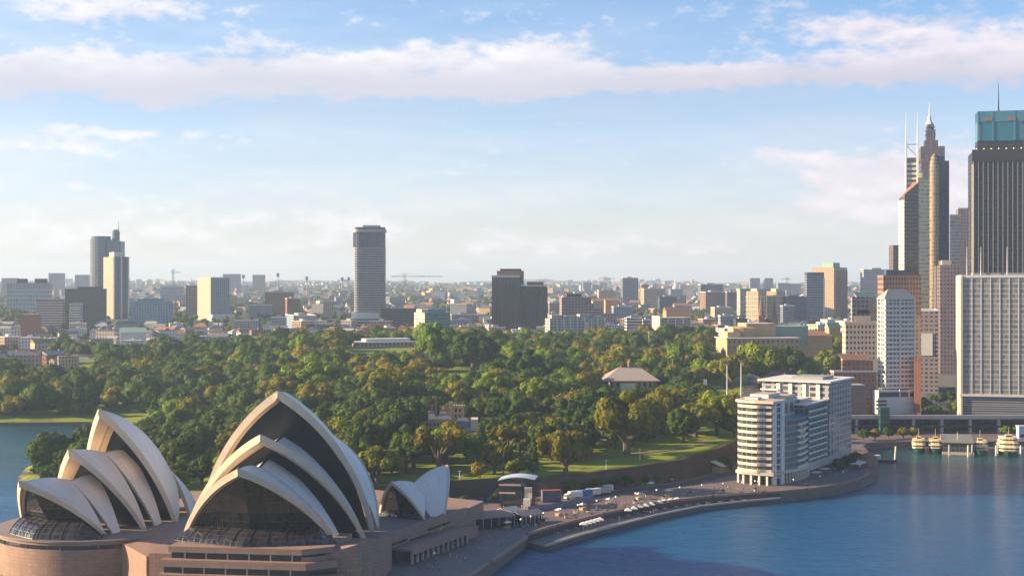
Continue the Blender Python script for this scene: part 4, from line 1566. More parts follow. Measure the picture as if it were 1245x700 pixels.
# lower curved front: bow of white balconies
bow = [(10.2, 0.5)] + [(12 + 34 * k / 12, -2.6 * math.sin(math.pi * k / 12) ** 0.8 + 0.6) for k in range(13)] + [(46, 20), (12, 20)]
tprism(bow, base_z, 36.2, 'wall', F_TOAST)
tprism([(10.4, -0.6)] + [(12 + 34.5 * k / 12, -2.6 * math.sin(math.pi * k / 12) ** 0.8 - 0.7) for k in range(13)] + [(47, 9), (10.4, 9)], 36.2, 37.0, 'terrace_roof', M_TEALF)
for k in range(8):
    z = base_z + 3.15 * k
    q = 4 if k < 99 else 0
    pts = [(12 + 34 * i / 12, -2.6 * math.sin(math.pi * i / 12) ** 0.8 - 0.5) for i in range(4, 13)]
    tprism(pts + [(46, 6), (23, 6)], z, z + 1.05, 'balcony', M_WHITE)
    pts = [(10.4, 0.2)] + [(12 + 34 * i / 12, -2.6 * math.sin(math.pi * i / 12) ** 0.8 + 0.1) for i in range(0, 5)]
    tprism(pts + [(23.2, 6), (10.4, 6)], z + 0.1, z + 0.55, 'floor_edge', M_STEEL)
# arcade
tprism([(10.2, -0.4)] + [(12 + 36 * k / 12, -2.6 * math.sin(math.pi * k / 12) ** 0.8 - 0.6) for k in range(13)] + [(48, 20), (10.2, 20)], base_z - 1.4, base_z - 0.11, 'arcade_beam', M_CREAM)
tprism([(-1.8, 2.0), (-2.6, 10), (-1.6, 19), (3, 24), (13, 25), (13, 0.3), (6, 0.2)], base_z - 1.6, base_z - 0.12, 'arcade_beam', M_CONC)
tprism([(3, 5), (1.5, 10), (3, 19), (10, 22), (120, 20), (120, 4), (12, 4)], PAVED - .5, base_z - 1.62, 'shop_glazing', M_GLASS)
for k in range(14):
    s_ = 12.5 + k * 2.75
    o_ = -2.6 * math.sin(math.pi * min(1, (s_ - 12) / 36)) ** 0.8 - 0.2
    tprism([(s_, o_), (s_ + 0.9, o_), (s_ + 0.9, o_ + 0.9), (s_, o_ + 0.9)], PAVED - .3, base_z - 1.41, 'column', M_CREAM)
for s_, o_ in ((-1.6, 5), (-2.2, 9), (-1.8, 13.5), (-0.6, 18), (2.5, 22)):
    tprism([(s_, o_), (s_ + 1, o_), (s_ + 1, o_ + 1), (s_, o_ + 1)], PAVED - .3, base_z - 1.61, 'column', M_WHITE)
# middle block, stepping back, sawtooth bays
z2 = 41.5
tprism([(46, 1.5), (46, 22), (80, 22), (80, 1.5)], base_z, z2, 'wall', facade('bay_facade', (0.24, 0.24, 0.26), (0.06, 0.07, 0.10), 2.4, 3.2, 0.7, 0.7))
for q in range(5):
    s_ = 47.5 + q * 6.6
    tprism([(s_, -0.2), (s_ + 3.4, -0.8), (s_ + 3.4, 1.6), (s_, 1.6)], base_z, z2 - 1.5, 'bay', F_TOAST)
    for k in range(9):
        z = base_z + 3.2 * k
        tprism([(s_ + .1, -0.5), (s_ + 3.6, -1.3), (s_ + 3.6, 1.4), (s_ + .1, 1.4)], z + 1.2, z + 2.1, 'balcony', M_WHITE)
tprism([(45, 0.5), (45, 23), (81, 23), (81, 0.5)], z2, z2 + 0.8, 'roof', M_WHITE, M_PALE)
tprism([(52, 6), (52, 16), (72, 16), (72, 6)], z2 + .81, z2 + 2.6, 'roof_plant', M_STEEL, M_WHITE)
tprism([(46, -1.2), (46, 20), (122, 20), (122, -1.6)], base_z - 4.2, base_z - 0.13, 'podium_wall', M_CONC)
# rear block
z3 = 51.5
tprism([(81, -1), (81, 38), (124, 38), (124, -1)], base_z, z3, 'wall', facade('rear_facade', (0.33, 0.33, 0.33), (0.07, 0.085, 0.11), 5.2, 3.2, 0.62, 0.6))
for k in range(12):
    z = base_z + 3.2 * k
    tprism([(86, -1.6), (86, 2), (122, 2), (122, -1.6)], z, z + 0.9, 'balcony', M_STEEL)
    tprism([(79.6, 28), (79.6, 38.5), (82, 38.8), (82, 28)], z + .1, z + 1.0, 'balcony', M_WHITE)
for q in (4, 12, 20, 27):
    tprism([(80.2, q), (80.2, q + 2.2), (81.5, q + 2.2), (81.5, q)], base_z, z3 - 1, 'pier', M_PALE)
tprism([(79.0, -2.4), (79.0, 40), (126, 40), (126, -2.4)], z3, z3 + 0.9, 'roof', M_WHITE, M_PALE)
tprism([(92, 6), (92, 24), (112, 24), (112, 6)], z3 + .91, z3 + 2.4, 'roof_plant', M_ROOFG)
for q in range(28):
    pass
FOOT += [(tw(s, 11).x, tw(s, 11).y, 16) for s in range(0, 130, 12)]
CLEAR.append((905, 1036, 455, 592, 720))

# awnings beside it
for k, (s_, o_) in enumerate(((36, -7), (52, -6.5), (76, -6), (84, -6))):
    a = thing('awning', ['pale blue flat awning outside the arcade, nearest to the water', 'pale awning at the middle of the apartment arcade', 'white awning at the far end of the arcade, nearer of two',
                         'white awning at the far end of the arcade, farther of two'][k], 'awning', (*tw(s_, o_)[:2], PAVED), math.atan2(td.y, td.x), 'awnings along the arcade')
    m2 = MB()
    m2.box(0, 6.5, -2.2, 2.2, 2.9, 3.1)
    m2.build('canopy', M_MULL, a)
    for sx in (0.3, 6.2):
        m2 = MB()
        m2.box(sx - .07, sx + .07, -.07, .07, 0, 2.9)
        m2.build('post', M_STEEL, a)

# ---- expressway over the quay, station hall, lift tower
xw = [Vector((196, 962, 0)), Vector((430, 955, 0)), Vector((620, 950, 0))]
e = thing('elevated_road', 'long elevated expressway and railway deck crossing behind the ferry quay', 'bridge', (300, 958, 3.5))
LANDMARKS.append(('the elevated expressway', 1140, 505))
mb = MB()
mb.box(190, 640, 955, 972, 14.2, 15.6)
part(mb, 'deck', [M_CONC], e)
mb = MB()
mb.box(190, 640, 954.4, 955.2, 14.9, 17.0)
part(mb, 'parapet', [mat('pale_parapet', (0.42, 0.36, 0.36), 0.7, 0.2)], e)
mb = MB()
mb.box(190, 640, 957, 971, 8.6, 9.6)
part(mb, 'platform_deck', [M_DARK], e)
for k in range(23):
    mb = MB()
    mb.box(196 + k * 19.5, 198 + k * 19.5, 957.5, 960, 2.5, 14.2)
    part(mb, 'pier', [M_CONC], e)
s = thing('station_hall', 'dark glazed station hall in the shade under the expressway', 'station', (300, 976, 3.5))
mb = MB()
mb.box(190, 640, 973, 984, 2, 13.8)
part(mb, 'wall', [facade('station_facade', (0.11, 0.10, 0.10), (0.03, 0.035, 0.04), 6, 5, 0.8, 0.6)], s)
lt = thing('lift_tower', 'dark green glazed lift tower standing against the expressway', 'lift tower', (k_of(1075) * 950, 950, PAVED))
for k in range(5):
    mb = MB()
    mb.box(-3.2, 3.2, -2, 2, k * 4.4 - .5, k * 4.4 + .1)
    mb.build('floor_frame', mat('green_frame', (0.05, 0.16, 0.12), 0.5, 0.2), lt)
mb = MB()
mb.box(-2.8, 2.8, -1.7, 1.7, 0, 18.2)
mb.build('glazing', mat('green_glass', (0.02, 0.07, 0.06), 0.1, 0.2), lt)
for sx in (-3.1, 3.1):
    for sy in (-1.9, 1.9):
        mb = MB()
        mb.box(sx - .2, sx + .2, sy - .2, sy + .2, 0, 18.4)
        mb.build('corner_post', MATS['green_frame'], lt)

# ---- the far city, left to right
bl = lambda *a, **k: Block(*a, **k)
b = bl('hospital_block', 'long pale grey block with two dark roof boxes at the far left', 'building', 3, 8, 62, 344, 2550, 12, mark='the long pale grey block')
b.body(F_PALE)
b.bands(M_PALE, 8, b.h - 2, 7.5, 1.6, 0.4)
b.plant(M_DARK, .22, .45, 8)
b.plant(M_DARK, .62, .9, 8)
b = bl('round_tower', 'tall dark rounded tower with a spike behind the cream sided tower', 'skyscraper', 105, 106, 132, 291, 2600, 0, depth=45, mark='the dark rounded tower')
mb = MB()
r_ = b.F / 2
mb.lathe((r_, r_, 0), [(r_, -b.dig), (r_, b.zp(291)), (r_ * .9, b.zp(290.5)), (r_ * .9, b.zp(287)), (.5, b.zp(286.5))], 20)
mb.build('wall', F_BLUEGREY, b.root)
b.boxp('side_wing', F_BLUEGREY, b.F * .9, b.F * 1.55, 4, 30, 0, b.zp(293))
mb = MB()
mb.lathe((b.up(138), 16, b.zp(293)), [(7, 0), (7, b.zp(281) - b.zp(293)), (5, b.zp(279) - b.zp(293)), (.4, b.zp(278.6) - b.zp(293))], 14)
mb.build('crown', F_BLUEGREY, b.root)
mb = MB()
mb.tube([(b.up(141), 16, b.zp(281)), (b.up(141), 16, b.zp(269))], [.9, .2], 5)
mb.build('spike', M_TERRA, b.root)
b = bl('office_tower', 'tower with a cream sunlit left face and blue glass front at the left', 'skyscraper', 126, 138, 157, 312, 2350, 32, mark='the cream sided tower')
b.body(F_DKBLUE)
b.boxp('sunlit_face', F_CREAM, -.5, -.03, .3, b.L - .3, 0, b.h)  # left face carries its sunlit cream as colour over the dark blue body
b.fins(M_PALE, 2, 0, b.h, 2.4, 1.0)
b.plant(M_CREAM, .2, .8, 8)
b = bl('dark_block', 'broad dark brown block in front of the rounded tower', 'building', 75, 79, 129, 351, 2150, 14, mark='the broad dark brown block')
b.body(F_DKBLOCK)
b.plant(M_DARK, .3, .9, 3)
b = bl('striped_block', 'orange brick block with pale window stripes at the left', 'building', 41, 44, 76, 364, 2050, 10, mark='the striped brick block')
b.body(F_REDB)
b.bands(M_PALE, 3, b.h, 3.6, 1.3, 0.25)
b = bl('striped_block', 'small white striped block beside the broad dark brown block', 'building', 80, 84, 98, 368, 2060, 10)
b.body(F_WHITEB)
b = bl('blue_block', 'pale blue grey block with a turquoise roof right of the cream sided tower', 'building', 155, 159, 210, 366, 2150, 12, mark='the pale blue block')
b.body(F_LBLUE)
b.plant(M_TEALF, .15, .8, 4)
b = bl('brick_wall_block', 'windowless brown brick block half hidden in trees at the far left', 'building', 22, 25, 46, 382, 1930, 8, mark='the brown brick block')
b.body(M_BRICK)
b = bl('beige_slab', 'beige slab block with a bare sunlit end wall and striped front', 'apartment building', 240, 256, 279, 337, 2300, 40, mark='the beige slab')
b.boxp('front', F_GREYB, b.F * .06, b.F, -0.4, 1, 0, b.h - 3)
b.body(mat('beige_render', (0.40, 0.33, 0.25), 0.8, 0.25))
b.boxp('base', M_WHITE, -1, b.F + 6, -8, 3, -3, 10)
b = bl('pink_block', 'pinkish grey block close beside the beige slab', 'building', 224, 226, 241, 347, 2380, 10)
b.body(F_MAUVE)
for (x0, xs, x1, yt, Y, m_, nm, lb, cat, mk) in (
    (140, 146, 178, 404, 1760, M_WHITE, 'gabled_hall', 'white gabled hall with a green roof among trees at the left', 'house', 'the white gabled hall'),
    (235, 238, 259, 402, 1950, F_PALE, 'white_villa', 'bright white square villa below the beige slab', 'house', 'the white villa'),
    (282, 285, 313, 390, 1960, F_GREYB, 'green_grey_block', 'grey green low block between dark trees right of the white villa', 'building', None),
    (327, 330, 348, 386, 1990, F_LBLUE, 'grey_block', 'small blue grey block above a white building left of the slim tower', 'building', None),
    (324, 327, 349, 397, 1900, M_WHITE, 'white_building', 'plain white building under the small blue grey block', 'building', 'the plain white building'),
    (347, 357, 385, 384, 2010, F_LBLUE, 'glass_block', 'glassy grey block with a bright left end near the slim tower', 'office building', None),
    (369, 372, 421, 396, 1880, F_DKBLOCK, 'dark_block', 'long dark low block at the foot of the slim tower', 'building', 'the long dark low block'),
    (320, 322, 357, 355, 2500, F_REDB, 'brown_block', 'brown brick block on the skyline left of the slim tower', 'building', None),
    (331, 349, 365, 363, 2380, F_REDB, 'brick_flats', 'red brick flats with a round corner left of the slim tower', 'apartment building', 'the red brick flats'),
    (300, 303, 330, 371, 2420, F_LBLUE, 'pale_block', 'pale turquoise low block left of the red brick flats', 'building', None),
    (391, 393, 406, 366, 2450, F_TAN, 'brick_flats', 'small tan flats between the red brick flats and the slim tower', 'apartment building', None),
    (424, 426, 431, 356, 2560, F_CREAM, 'cream_flats', 'narrow cream sunlit flats against the left edge of the slim tower', 'apartment building', None),
    (461, 463, 506, 376, 1880, F_DKBLOCK, 'dark_block', 'square dark brown block right of the slim tower', 'building', 'the square dark block'),
    (546, 549, 582, 383, 2050, F_MAUVE, 'low_block', 'low pinkish block right of the teal glass building', 'building', None),
    (558, 560, 592, 397, 1800, F_SAND, 'stone_block', 'sandstone block with a flat roof before the twin dark towers', 'building', None),
    (590, 594, 615, 398, 1770, F_SAND, 'stone_hall', 'small stepped sandstone hall at the foot of the twin dark towers', 'building', None),
    (666, 668, 683, 368, 2500, F_MAUVE, 'pink_flats', 'pink flats just right of the twin dark towers', 'apartment building', None),
    (664, 667, 681, 382, 2000, F_WHITEB, 'white_striped_block', 'small white striped block right of the twin dark towers', 'building', None),
    (734, 736, 752, 365, 2400, M_ORANGE, 'orange_house', 'orange sunlit house above the mauve stepped hotel', 'house', None),
    (717, 721, 737, 366, 2450, F_CREAM, 'cream_house', 'cream sunlit house left of the orange house', 'house', None),
    (744, 746, 769, 373, 2150, F_LBLUE, 'blue_roofed_block', 'blue roofed block right of the mauve stepped hotel', 'building', None),
    (760, 762, 781, 387, 1720, F_WHITEB, 'framed_block', 'white framed blue glass block behind the park trees', 'apartment building', 'the white framed block'),
    (781, 783, 791, 389, 1730, F_WHITEB, 'framed_block', 'narrow white framed block between two wider ones', 'apartment building', None),
    (727, 728, 746, 353, 3100, F_CREAM, 'framed_office', 'cream framed office with a dark front on the skyline', 'office building', None),
    (754, 757, 776, 338, 3300, F_BLUEGREY, 'grey_tower', 'blunt grey tower standing alone on the middle skyline', 'office tower', 'the blunt grey tower'),
    (779, 783, 809, 351, 3000, F_TAN, 'orange_block', 'orange brown block with pale base right of the blunt grey tower', 'building', None),
    (778, 780, 789, 346, 3200, F_REDB, 'brick_tower', 'short brick tower directly behind the orange brown block', 'building', None),
    (800, 802, 823, 361, 2700, F_DKBLUE, 'dark_shed', 'dark low wide block right of the orange brown block', 'building', None),
    (806, 810, 838, 378, 2200, M_ORANGE, 'orange_terrace', 'orange sunlit terrace row above the lit cream flats', 'house', None),
    (818, 820, 834, 371, 2400, F_CREAM, 'cream_house', 'cream gabled house above the orange terrace row', 'house', None),
    (849, 852, 879, 346, 3000, F_BLUEGREY, 'grey_slab', 'wide blue grey slab behind the brown pillared block', 'office building', None),
    (851, 858, 884, 355, 2750, F_BRICKRIB, 'pillared_block', 'brown pillared block in front of the wide blue grey slab', 'office building', 'the brown pillared block'),
    (882, 884, 898, 355, 2720, F_PURP, 'purple_block', 'dull purple block right of the brown pillared block', 'building', None),
    (864, 869, 890, 374, 2300, F_CREAM, 'cream_low_block', 'low cream block with blank front below the brown pillared block', 'building', None),
    (874, 876, 893, 384, 1900, F_LBLUE, 'blue_flats', 'bright blue and white flats near the sandstone museum', 'apartment building', None),
    (893, 895, 909, 388, 1880, F_DKBLOCK, 'dark_low_block', 'dark low block right of the bright blue flats', 'building', None),
    (951, 955, 981, 361, 2150, F_DKBLUE, 'dark_glass_block', 'dark blue glass block between the church spires and the blue tower', 'office building', None),
    (949, 952, 966, 372, 2050, F_BLUEGREY, 'grey_block', 'grey glazed block in front of the dark blue glass block', 'office building', None),
    (1046, 1050, 1086, 328, 2350, F_WHITEB, 'white_slab', 'white banded slab block on the skyline behind the cream tower', 'apartment building', 'the white banded slab'),
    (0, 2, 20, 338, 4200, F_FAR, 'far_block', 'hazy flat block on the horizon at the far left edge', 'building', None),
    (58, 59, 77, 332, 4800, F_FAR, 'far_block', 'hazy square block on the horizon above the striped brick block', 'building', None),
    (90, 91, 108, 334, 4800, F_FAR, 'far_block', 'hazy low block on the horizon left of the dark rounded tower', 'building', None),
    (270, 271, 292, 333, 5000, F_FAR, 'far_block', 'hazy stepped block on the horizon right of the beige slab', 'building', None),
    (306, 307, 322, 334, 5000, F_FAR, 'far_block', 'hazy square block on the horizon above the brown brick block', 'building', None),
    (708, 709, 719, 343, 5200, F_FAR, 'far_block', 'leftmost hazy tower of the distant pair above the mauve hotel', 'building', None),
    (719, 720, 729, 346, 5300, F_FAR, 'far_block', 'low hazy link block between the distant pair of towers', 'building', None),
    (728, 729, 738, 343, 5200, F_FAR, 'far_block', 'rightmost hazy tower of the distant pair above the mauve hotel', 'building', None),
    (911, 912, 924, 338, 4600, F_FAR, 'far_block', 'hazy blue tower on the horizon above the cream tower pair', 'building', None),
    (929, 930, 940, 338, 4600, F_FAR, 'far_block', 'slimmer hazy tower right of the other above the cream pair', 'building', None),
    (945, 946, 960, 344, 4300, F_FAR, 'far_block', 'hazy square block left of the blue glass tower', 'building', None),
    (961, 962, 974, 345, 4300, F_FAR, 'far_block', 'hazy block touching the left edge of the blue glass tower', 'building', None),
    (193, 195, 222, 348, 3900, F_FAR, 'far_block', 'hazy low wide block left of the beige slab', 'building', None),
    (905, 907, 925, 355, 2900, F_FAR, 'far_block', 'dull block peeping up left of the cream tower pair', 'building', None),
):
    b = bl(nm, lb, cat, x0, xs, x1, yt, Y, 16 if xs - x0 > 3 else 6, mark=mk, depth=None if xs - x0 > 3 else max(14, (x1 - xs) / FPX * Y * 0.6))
    b.body(m_)
    if m_ in (F_CREAM, M_ORANGE, M_WHITE) and 'house' in cat:
        b.hip(M_VERDI if 'gabled' in nm else M_TERRA, b.h + .02, b.F * .16, .6, gable=True)
    elif Y < 4000:
        b.parapet(M_PALE if m_ not in (F_DKBLOCK, F_DKBLUE) else M_DARK, .9)
        b.plant(M_ROOFG, .3, .62, 3.2)

# slim tall residential tower
b = bl('apartment_tower', 'very tall slim grey apartment tower of stacked balconies standing alone', 'skyscraper', 428, 430, 469, 291, 1950, 4, depth=38, mark='the slim tall tower')
F_, L_ = b.F, b.L


def rounded(ins, z0, z1, m_, name):
    m2 = MB()
    a = 7.0
    pts = []
    for cx, cy, a0 in ((F_ - a, a, -90), (F_ - a, L_ - a, 0), (a, L_ - a, 90), (a, a, 180)):
        for k in range(5):
            ph = R(a0 + 90 * k / 4)
            pts.append((cx + (a - ins) * math.cos(ph), cy + (a - ins) * math.sin(ph)))
    m2.prism(pts, z0, z1, 0, 1)
    return m2, name, m_


m2, nm, m_ = rounded(0.8, b.zp(387), b.zp(276), F_SLIM, 'wall')
m2.build(nm, [m_, M_ROOFG], b.root)
m2, nm, m_ = rounded(0, 0, 1.15, M_PALE, 'balcony_band')
me = m2.mesh(nm, [mat('tower_balcony', (0.36, 0.34, 0.35), 0.7, 0.15), MATS['tower_balcony']])
z = b.zp(387)
while z < b.zp(279):
    if not b.zp(300) < z < b.zp(281):
        link('balcony_band', me, b.root, (0, 0, z))
    else:
        link('balcony_band', me, b.root, (1.6, 1.6, z), scale=((F_ - 3.2) / F_, (L_ - 3.2) / L_, 0.7))
    z += 3.35
m2, nm, m_ = rounded(-.6, b.zp(282), b.zp(279), M_CONC, 'crown_band')
m2.build(nm, [m_, m_], b.root)
b.boxp('crown', M_CONC, F_ * .28, F_ * .82, 6, L_ - 6, b.zp(278), b.zp(273.5))
b.boxp('sunlit_bay', M_CREAM, -1.0, 4, 3, 12, b.zp(300), b.zp(283))  # cream colour carries the sun falling on this bay
b.boxp('podium_wall', F_DKBLUE, -3, F_ * .82, -3, L_, -b.dig, b.zp(386), top=M_PALE)
for k in range(7):
    b.boxp('podium_band', M_WHITE, -3.5, F_ * .82 + .4, -3.5, L_, b.zp(409 - k * 3.6), b.zp(409 - k * 3.6) + 1.9)
b.boxp('podium_band', M_PALE, -3.3, F_ * .8, -3.3, L_, b.zp(387), b.zp(380))

# teal glass building
b = bl('glass_office', 'teal glass office with a white gridded left side before the dark block', 'office building', 504, 517, 547, 380, 1720, 30, mark='the teal glass building')
b.body(F_TEAL)
b.bands(mat('teal_band', (0.12, 0.22, 0.23), .5, .2), 4, b.h, 3.6, .9, .25)
b.boxp('side_grid', facade('side_grid_facade', (0.55, 0.50, 0.42), (0.10, 0.22, 0.20), 3.4, 3.6, .7, .6), -.6, -.3, .3, b.L - .3, 0, b.h)
b.plant(M_TEALF, .25, .95, 4.5)
b.boxp('roof_screen', M_CREAM, -.5, b.F * .35, b.L * .3, b.L * .8, b.h + .01, b.h + 4)

b = bl('low_gallery', 'long low tan building with a flat pale roof above the park trees', 'gallery', 421, 433, 505, 417, 1500, 22, depth=30, mark='the long low tan building')
b.body(F_SAND)
b.boxp('roof', M_PALE, -1, b.F + 1, -1, b.L + 1, b.h + .01, b.h + 1.0)
b.boxp('upper_wing', M_PALE, b.F * .2, b.F * .95, 8, 26, b.h + 1.01, b.h + 4)

# twin dark towers
b = bl('dark_towers', 'pair of dark ribbed office towers joined side by side on the middle skyline', 'skyscraper', 597, 598, 663, 335, 1780, 0, depth=30, mark='the twin dark towers')
w1 = b.up(632)
b.boxp('wall', F_DKTOWER, 0, w1, 0, 26, -b.dig, b.zp(337), top=M_DARK)
b.boxp('roof_band', M_PALE, -.4, w1 + .4, -.4, 26.4, b.zp(337), b.zp(334.6))
b.boxp('rear_wall', F_BRICKRIB, b.up(604), b.up(637), 14, 44, -b.dig, b.zp(329), top=M_DARK)
b.boxp('rear_roof', M_DARK, b.up(608), b.up(634), 18, 40, b.zp(329), b.zp(326.5))
b.boxp('wall', F_DKTOWER, w1 + 1, b.up(664), 3, 36, -b.dig, b.zp(348), top=M_DARK)
b.boxp('roof_band', M_PALE, w1 + .6, b.up(664.5), 2.4, 36.5, b.zp(348), b.zp(346.5))
b.boxp('roof_plant', M_BRICK, b.up(641), b.up(661), 10, 30, b.zp(346.5), b.zp(342.5))
b.boxp('end_wall', F_BRICKRIB, b.up(661.5), b.up(666), 8, 34, -b.dig, b.zp(349))
b.fins(M_DARK, 22, 0, b.zp(348.5), .5, .5)

# mauve stepped hotel and the pale flats below it
b = bl('stepped_hotel', 'wide mauve hotel stepping down to the right with rows of windows', 'hotel', 680, 683, 750, 359, 1850, 4, depth=30, mark='the mauve stepped hotel')
for x0, x1, y0 in ((682, 712, 361), (712, 722, 369), (722, 734, 375), (734, 750, 381)):
    b.boxp('wall', F_MAUVE, b.up(x0) if x0 > 682 else 0, b.up(x1) - .05, 0, 28, -b.dig, b.zp(y0), top=M_ROOFG)
b.boxp('roof_sign_box', M_BGLASS, b.up(712), b.up(719), .5, 4, b.zp(369), b.zp(362))
b.boxp('roof_plant', M_DARK, b.up(690), b.up(708), 8, 20, b.zp(361), b.zp(357))
b = bl('pale_flats', 'pale greenish flats with balconies below the mauve stepped hotel', 'apartment building', 660, 668, 736, 387, 1680, 14, depth=20, mark='the pale greenish flats')
b.body(F_PALE)
for k, (f0, f1, hh) in enumerate(((.05, .25, 4), (.3, .5, 3), (.55, .75, 5), (.78, .98, 2))):
    b.plant(F_PALE, f0, f1, hh, .1, .8)
b.fins(M_PALE, 8, 0, b.h, 1.4, 1.0)
b.boxp('sunlit_bay', M_CREAM, b.up(710), b.up(715), -2.5, 1, 0, b.h - 4)  # sun on the projecting bay painted as a lighter cream
b = bl('lit_flats', 'cream sunlit flats with white frames along the park edge', 'apartment building', 790, 802, 840, 387, 1700, 24, depth=18, mark='the lit cream flats')
b.body(facade('lit_flats_facade', (0.40, 0.37, 0.33), (0.06, 0.06, 0.09), 3.2, 3.3, .75, .6))
b.fins(M_WHITE, 4, 0, b.h + .5, 1.2, .8)
b.boxp('sunlit_end', M_CREAM, -.4, -.05, 0, 18, 0, b.h + 3)  # end wall painted lighter, as the sun would brighten it
b.boxp('roof_band', M_WHITE, -.5, b.F + .5, -1, 18.5, b.h + .01, b.h + 1.0)

# cream tower pair with green roof behind, church with two spires
b = bl('cream_tower', 'left cream tower of the sunlit pair behind the church spires', 'apartment tower', 907, 922, 932, 354, 2120, 48, mark='the cream tower pair')
b.body(F_CREAM)
b.bands(M_CREAM, 6, b.h, 6.6, 1.4, .4)
b.plant(M_CREAM, .2, .8, 4)
b = bl('cream_tower', 'right cream tower of the sunlit pair behind the church spires', 'apartment tower', 932, 944, 955, 354, 2140, 48)
b.body(F_CREAM)
b.bands(M_CREAM, 6, b.h, 6.6, 1.4, .4)
b.plant(M_CREAM, .2, .8, 4)
b = bl('green_roofed_block', 'wide pale block with a green roof behind the cream tower pair', 'building', 898, 900, 944, 353, 2350, 4, depth=25)
b.body(F_PALE)
b.boxp('roof', M_VERDI, -1, b.F + 1, -1, b.L + 1, b.h + .01, b.h + 3)
b = bl('blue_tower', 'dark blue glass tower with a white edge beside the tan tower', 'skyscraper', 978, 981, 1002, 331, 2250, 8, mark='the blue glass tower')
b.body(F_DKBLUE)
b.bands(M_PALE, 4, b.h, 4, .5, .15)
b.boxp('white_edge', M_MULL, b.F - 1.5, b.F + .8, -.8, 1.2, 0, b.zp(338))
b = bl('tan_tower', 'tan sunlit tower with a green topped core right of the blue tower', 'skyscraper', 984, 1014, 1030, 325, 2350, 42, depth=44, mark='the tan tower')
b.body(F_TAN)
b.plant(M_VERDI, .1, .6, 8, .1, .6)
b.boxp('front', F_BRICKRIB, b.F * .2, b.F, -.8, 1, 0, b.zp(329))
c = thing('cathedral', 'brown stone cathedral with two pointed spires below the cream tower pair', 'church', (k_of(933) * 1800, 1800, H(k_of(933) * 1800, 1800)))
LANDMARKS.append(('the twin church spires', 933, 385))
for px, ptop in ((925.5, 357), (941.5, 364)):
    X = (k_of(px) - k_of(933)) * 1800
    zt = CAM_H - (ptop - 346) / FPX * 1800 - c.location.z
    mb = MB()
    mb.box(X - 4, X + 4, -4, 4, -3, zt * .52)
    tw_ = mb.build('tower', M_BRICK, c)
    mb = MB()
    mb.lathe((X, 0, zt * .52), [(4.4, 0), (3.6, 1), (.15, zt * .48)], 8)
    mb.build('spire', mat('brown_spire', (0.17, 0.10, 0.07), .9, .3), c)
mb = MB()
mb.prism([(-13, 4), (14, 4), (14, 60), (-13, 60)], -3, 16)
mb.build('wall', M_STONE, c)
mb = MB()
for s_ in (-1, 1):
    mb.face([(.5 + s_ * 14, 4, 16), (.5 + s_ * 14, 60, 16), (.5, 60, 27), (.5, 4, 27)])
mb.face([(-13.5, 4, 16), (14.5, 4, 16), (.5, 4, 27)])
mb.build('roof', M_SLATE, c)

# sandstone museum range in front
b = bl('museum', 'long brown sandstone library with a curved drum and flat roofs above the park', 'museum', 878, 884, 972, 412, 1330, 8, depth=40, mark='the sandstone library')
b.windows(M_STONE, M_GLASS, 15, 2, b.h - 11, b.h, .3, .4, .5)
b.body(M_STONE, ins=.55, z1=b.h - .02)
b.body(M_STONE, z1=b.h - 11.01)
b.boxp('roof', M_PALE, -1.0, b.F + 1, -1, 40, b.h + .01, b.h + .9)
mb = MB()
cx = b.up(915)
mb.lathe((cx, 30, b.h - 4), [(14, 0), (14, 13), (14.6, 13.2), (14.6, 14), (12, 14.4), (.5, 15.5)], 24)
mb.build('drum', M_STONE, b.root)
b.boxp('wing', M_STONE, b.up(916), b.up(952), 22, 50, b.h - 4, b.zp(394), top=M_PALE)
b.boxp('wing', M_STONE, b.up(889), b.up(903), 12, 34, b.h - 4, b.zp(404), top=M_PALE)
mb = MB()
mb.prism([(b.up(896), 11.8), (b.up(905), 11.8), (b.up(905), 30), (b.up(896), 30)], b.h, [b.zp(398), b.zp(405), b.zp(405), b.zp(398)])
mb.build('slanted_wall', M_STONE, b.root)
mb = MB()
mb.box(b.up(955), b.up(996), 30, 60, b.h - 8, b.zp(398))
mb.build('green_wing', M_VERDI, b.root)
b = bl('red_roof_range', 'long red roofed range right of the sandstone library', 'building', 950, 952, 1012, 408, 1420, 4, depth=20)
b.body(M_STONE)
b.hip(M_TERRA, b.h + .02, 5, 1)
b = bl('chapel', 'small gabled stone chapel left of the cream square-windowed block', 'chapel', 1003, 1008, 1022, 399, 1480, 20)
b.body(M_STONE)
b.hip(M_VERDI, b.h + .02, 6, .6, gable=True)

# pavilion with the broad hip roof
b = bl('pavilion', 'sandstone pavilion with a broad grey hipped roof and a small roof turret', 'pavilion', 738, 741, 794, 463, 1060, 0, depth=34, mark='the hipped roof pavilion')
b.windows(M_STONE, M_GLASS, 8, 1, .8, b.h, .45, .6, .6)
b.body(M_STONE, ins=.65, z1=b.h - .02)
mb = MB()
F_, L_ = b.F, b.L
z = b.h
mb.prism([(-5, -5), (F_ + 5, -5), (F_ + 5, L_ + 5), (-5, L_ + 5)], z + .02, z + .5)
mb.face([(-5, -5, z + .5), (F_ + 5, -5, z + .5), (F_ * .74, L_ / 2, z + 9.6), (F_ * .26, L_ / 2, z + 9.6)])
mb.face([(F_ + 5, L_ + 5, z + .5), (-5, L_ + 5, z + .5), (F_ * .26, L_ / 2, z + 9.6), (F_ * .74, L_ / 2, z + 9.6)])
mb.face([(F_ + 5, -5, z + .5), (F_ + 5, L_ + 5, z + .5), (F_ * .74, L_ / 2, z + 9.6)])
mb.face([(-5, L_ + 5, z + .5), (-5, -5, z + .5), (F_ * .26, L_ / 2, z + 9.6)])
mb.build('roof', mat('warm_grey_roof', (0.30, 0.25, 0.22), .8, .25), b.root)
mb = MB()
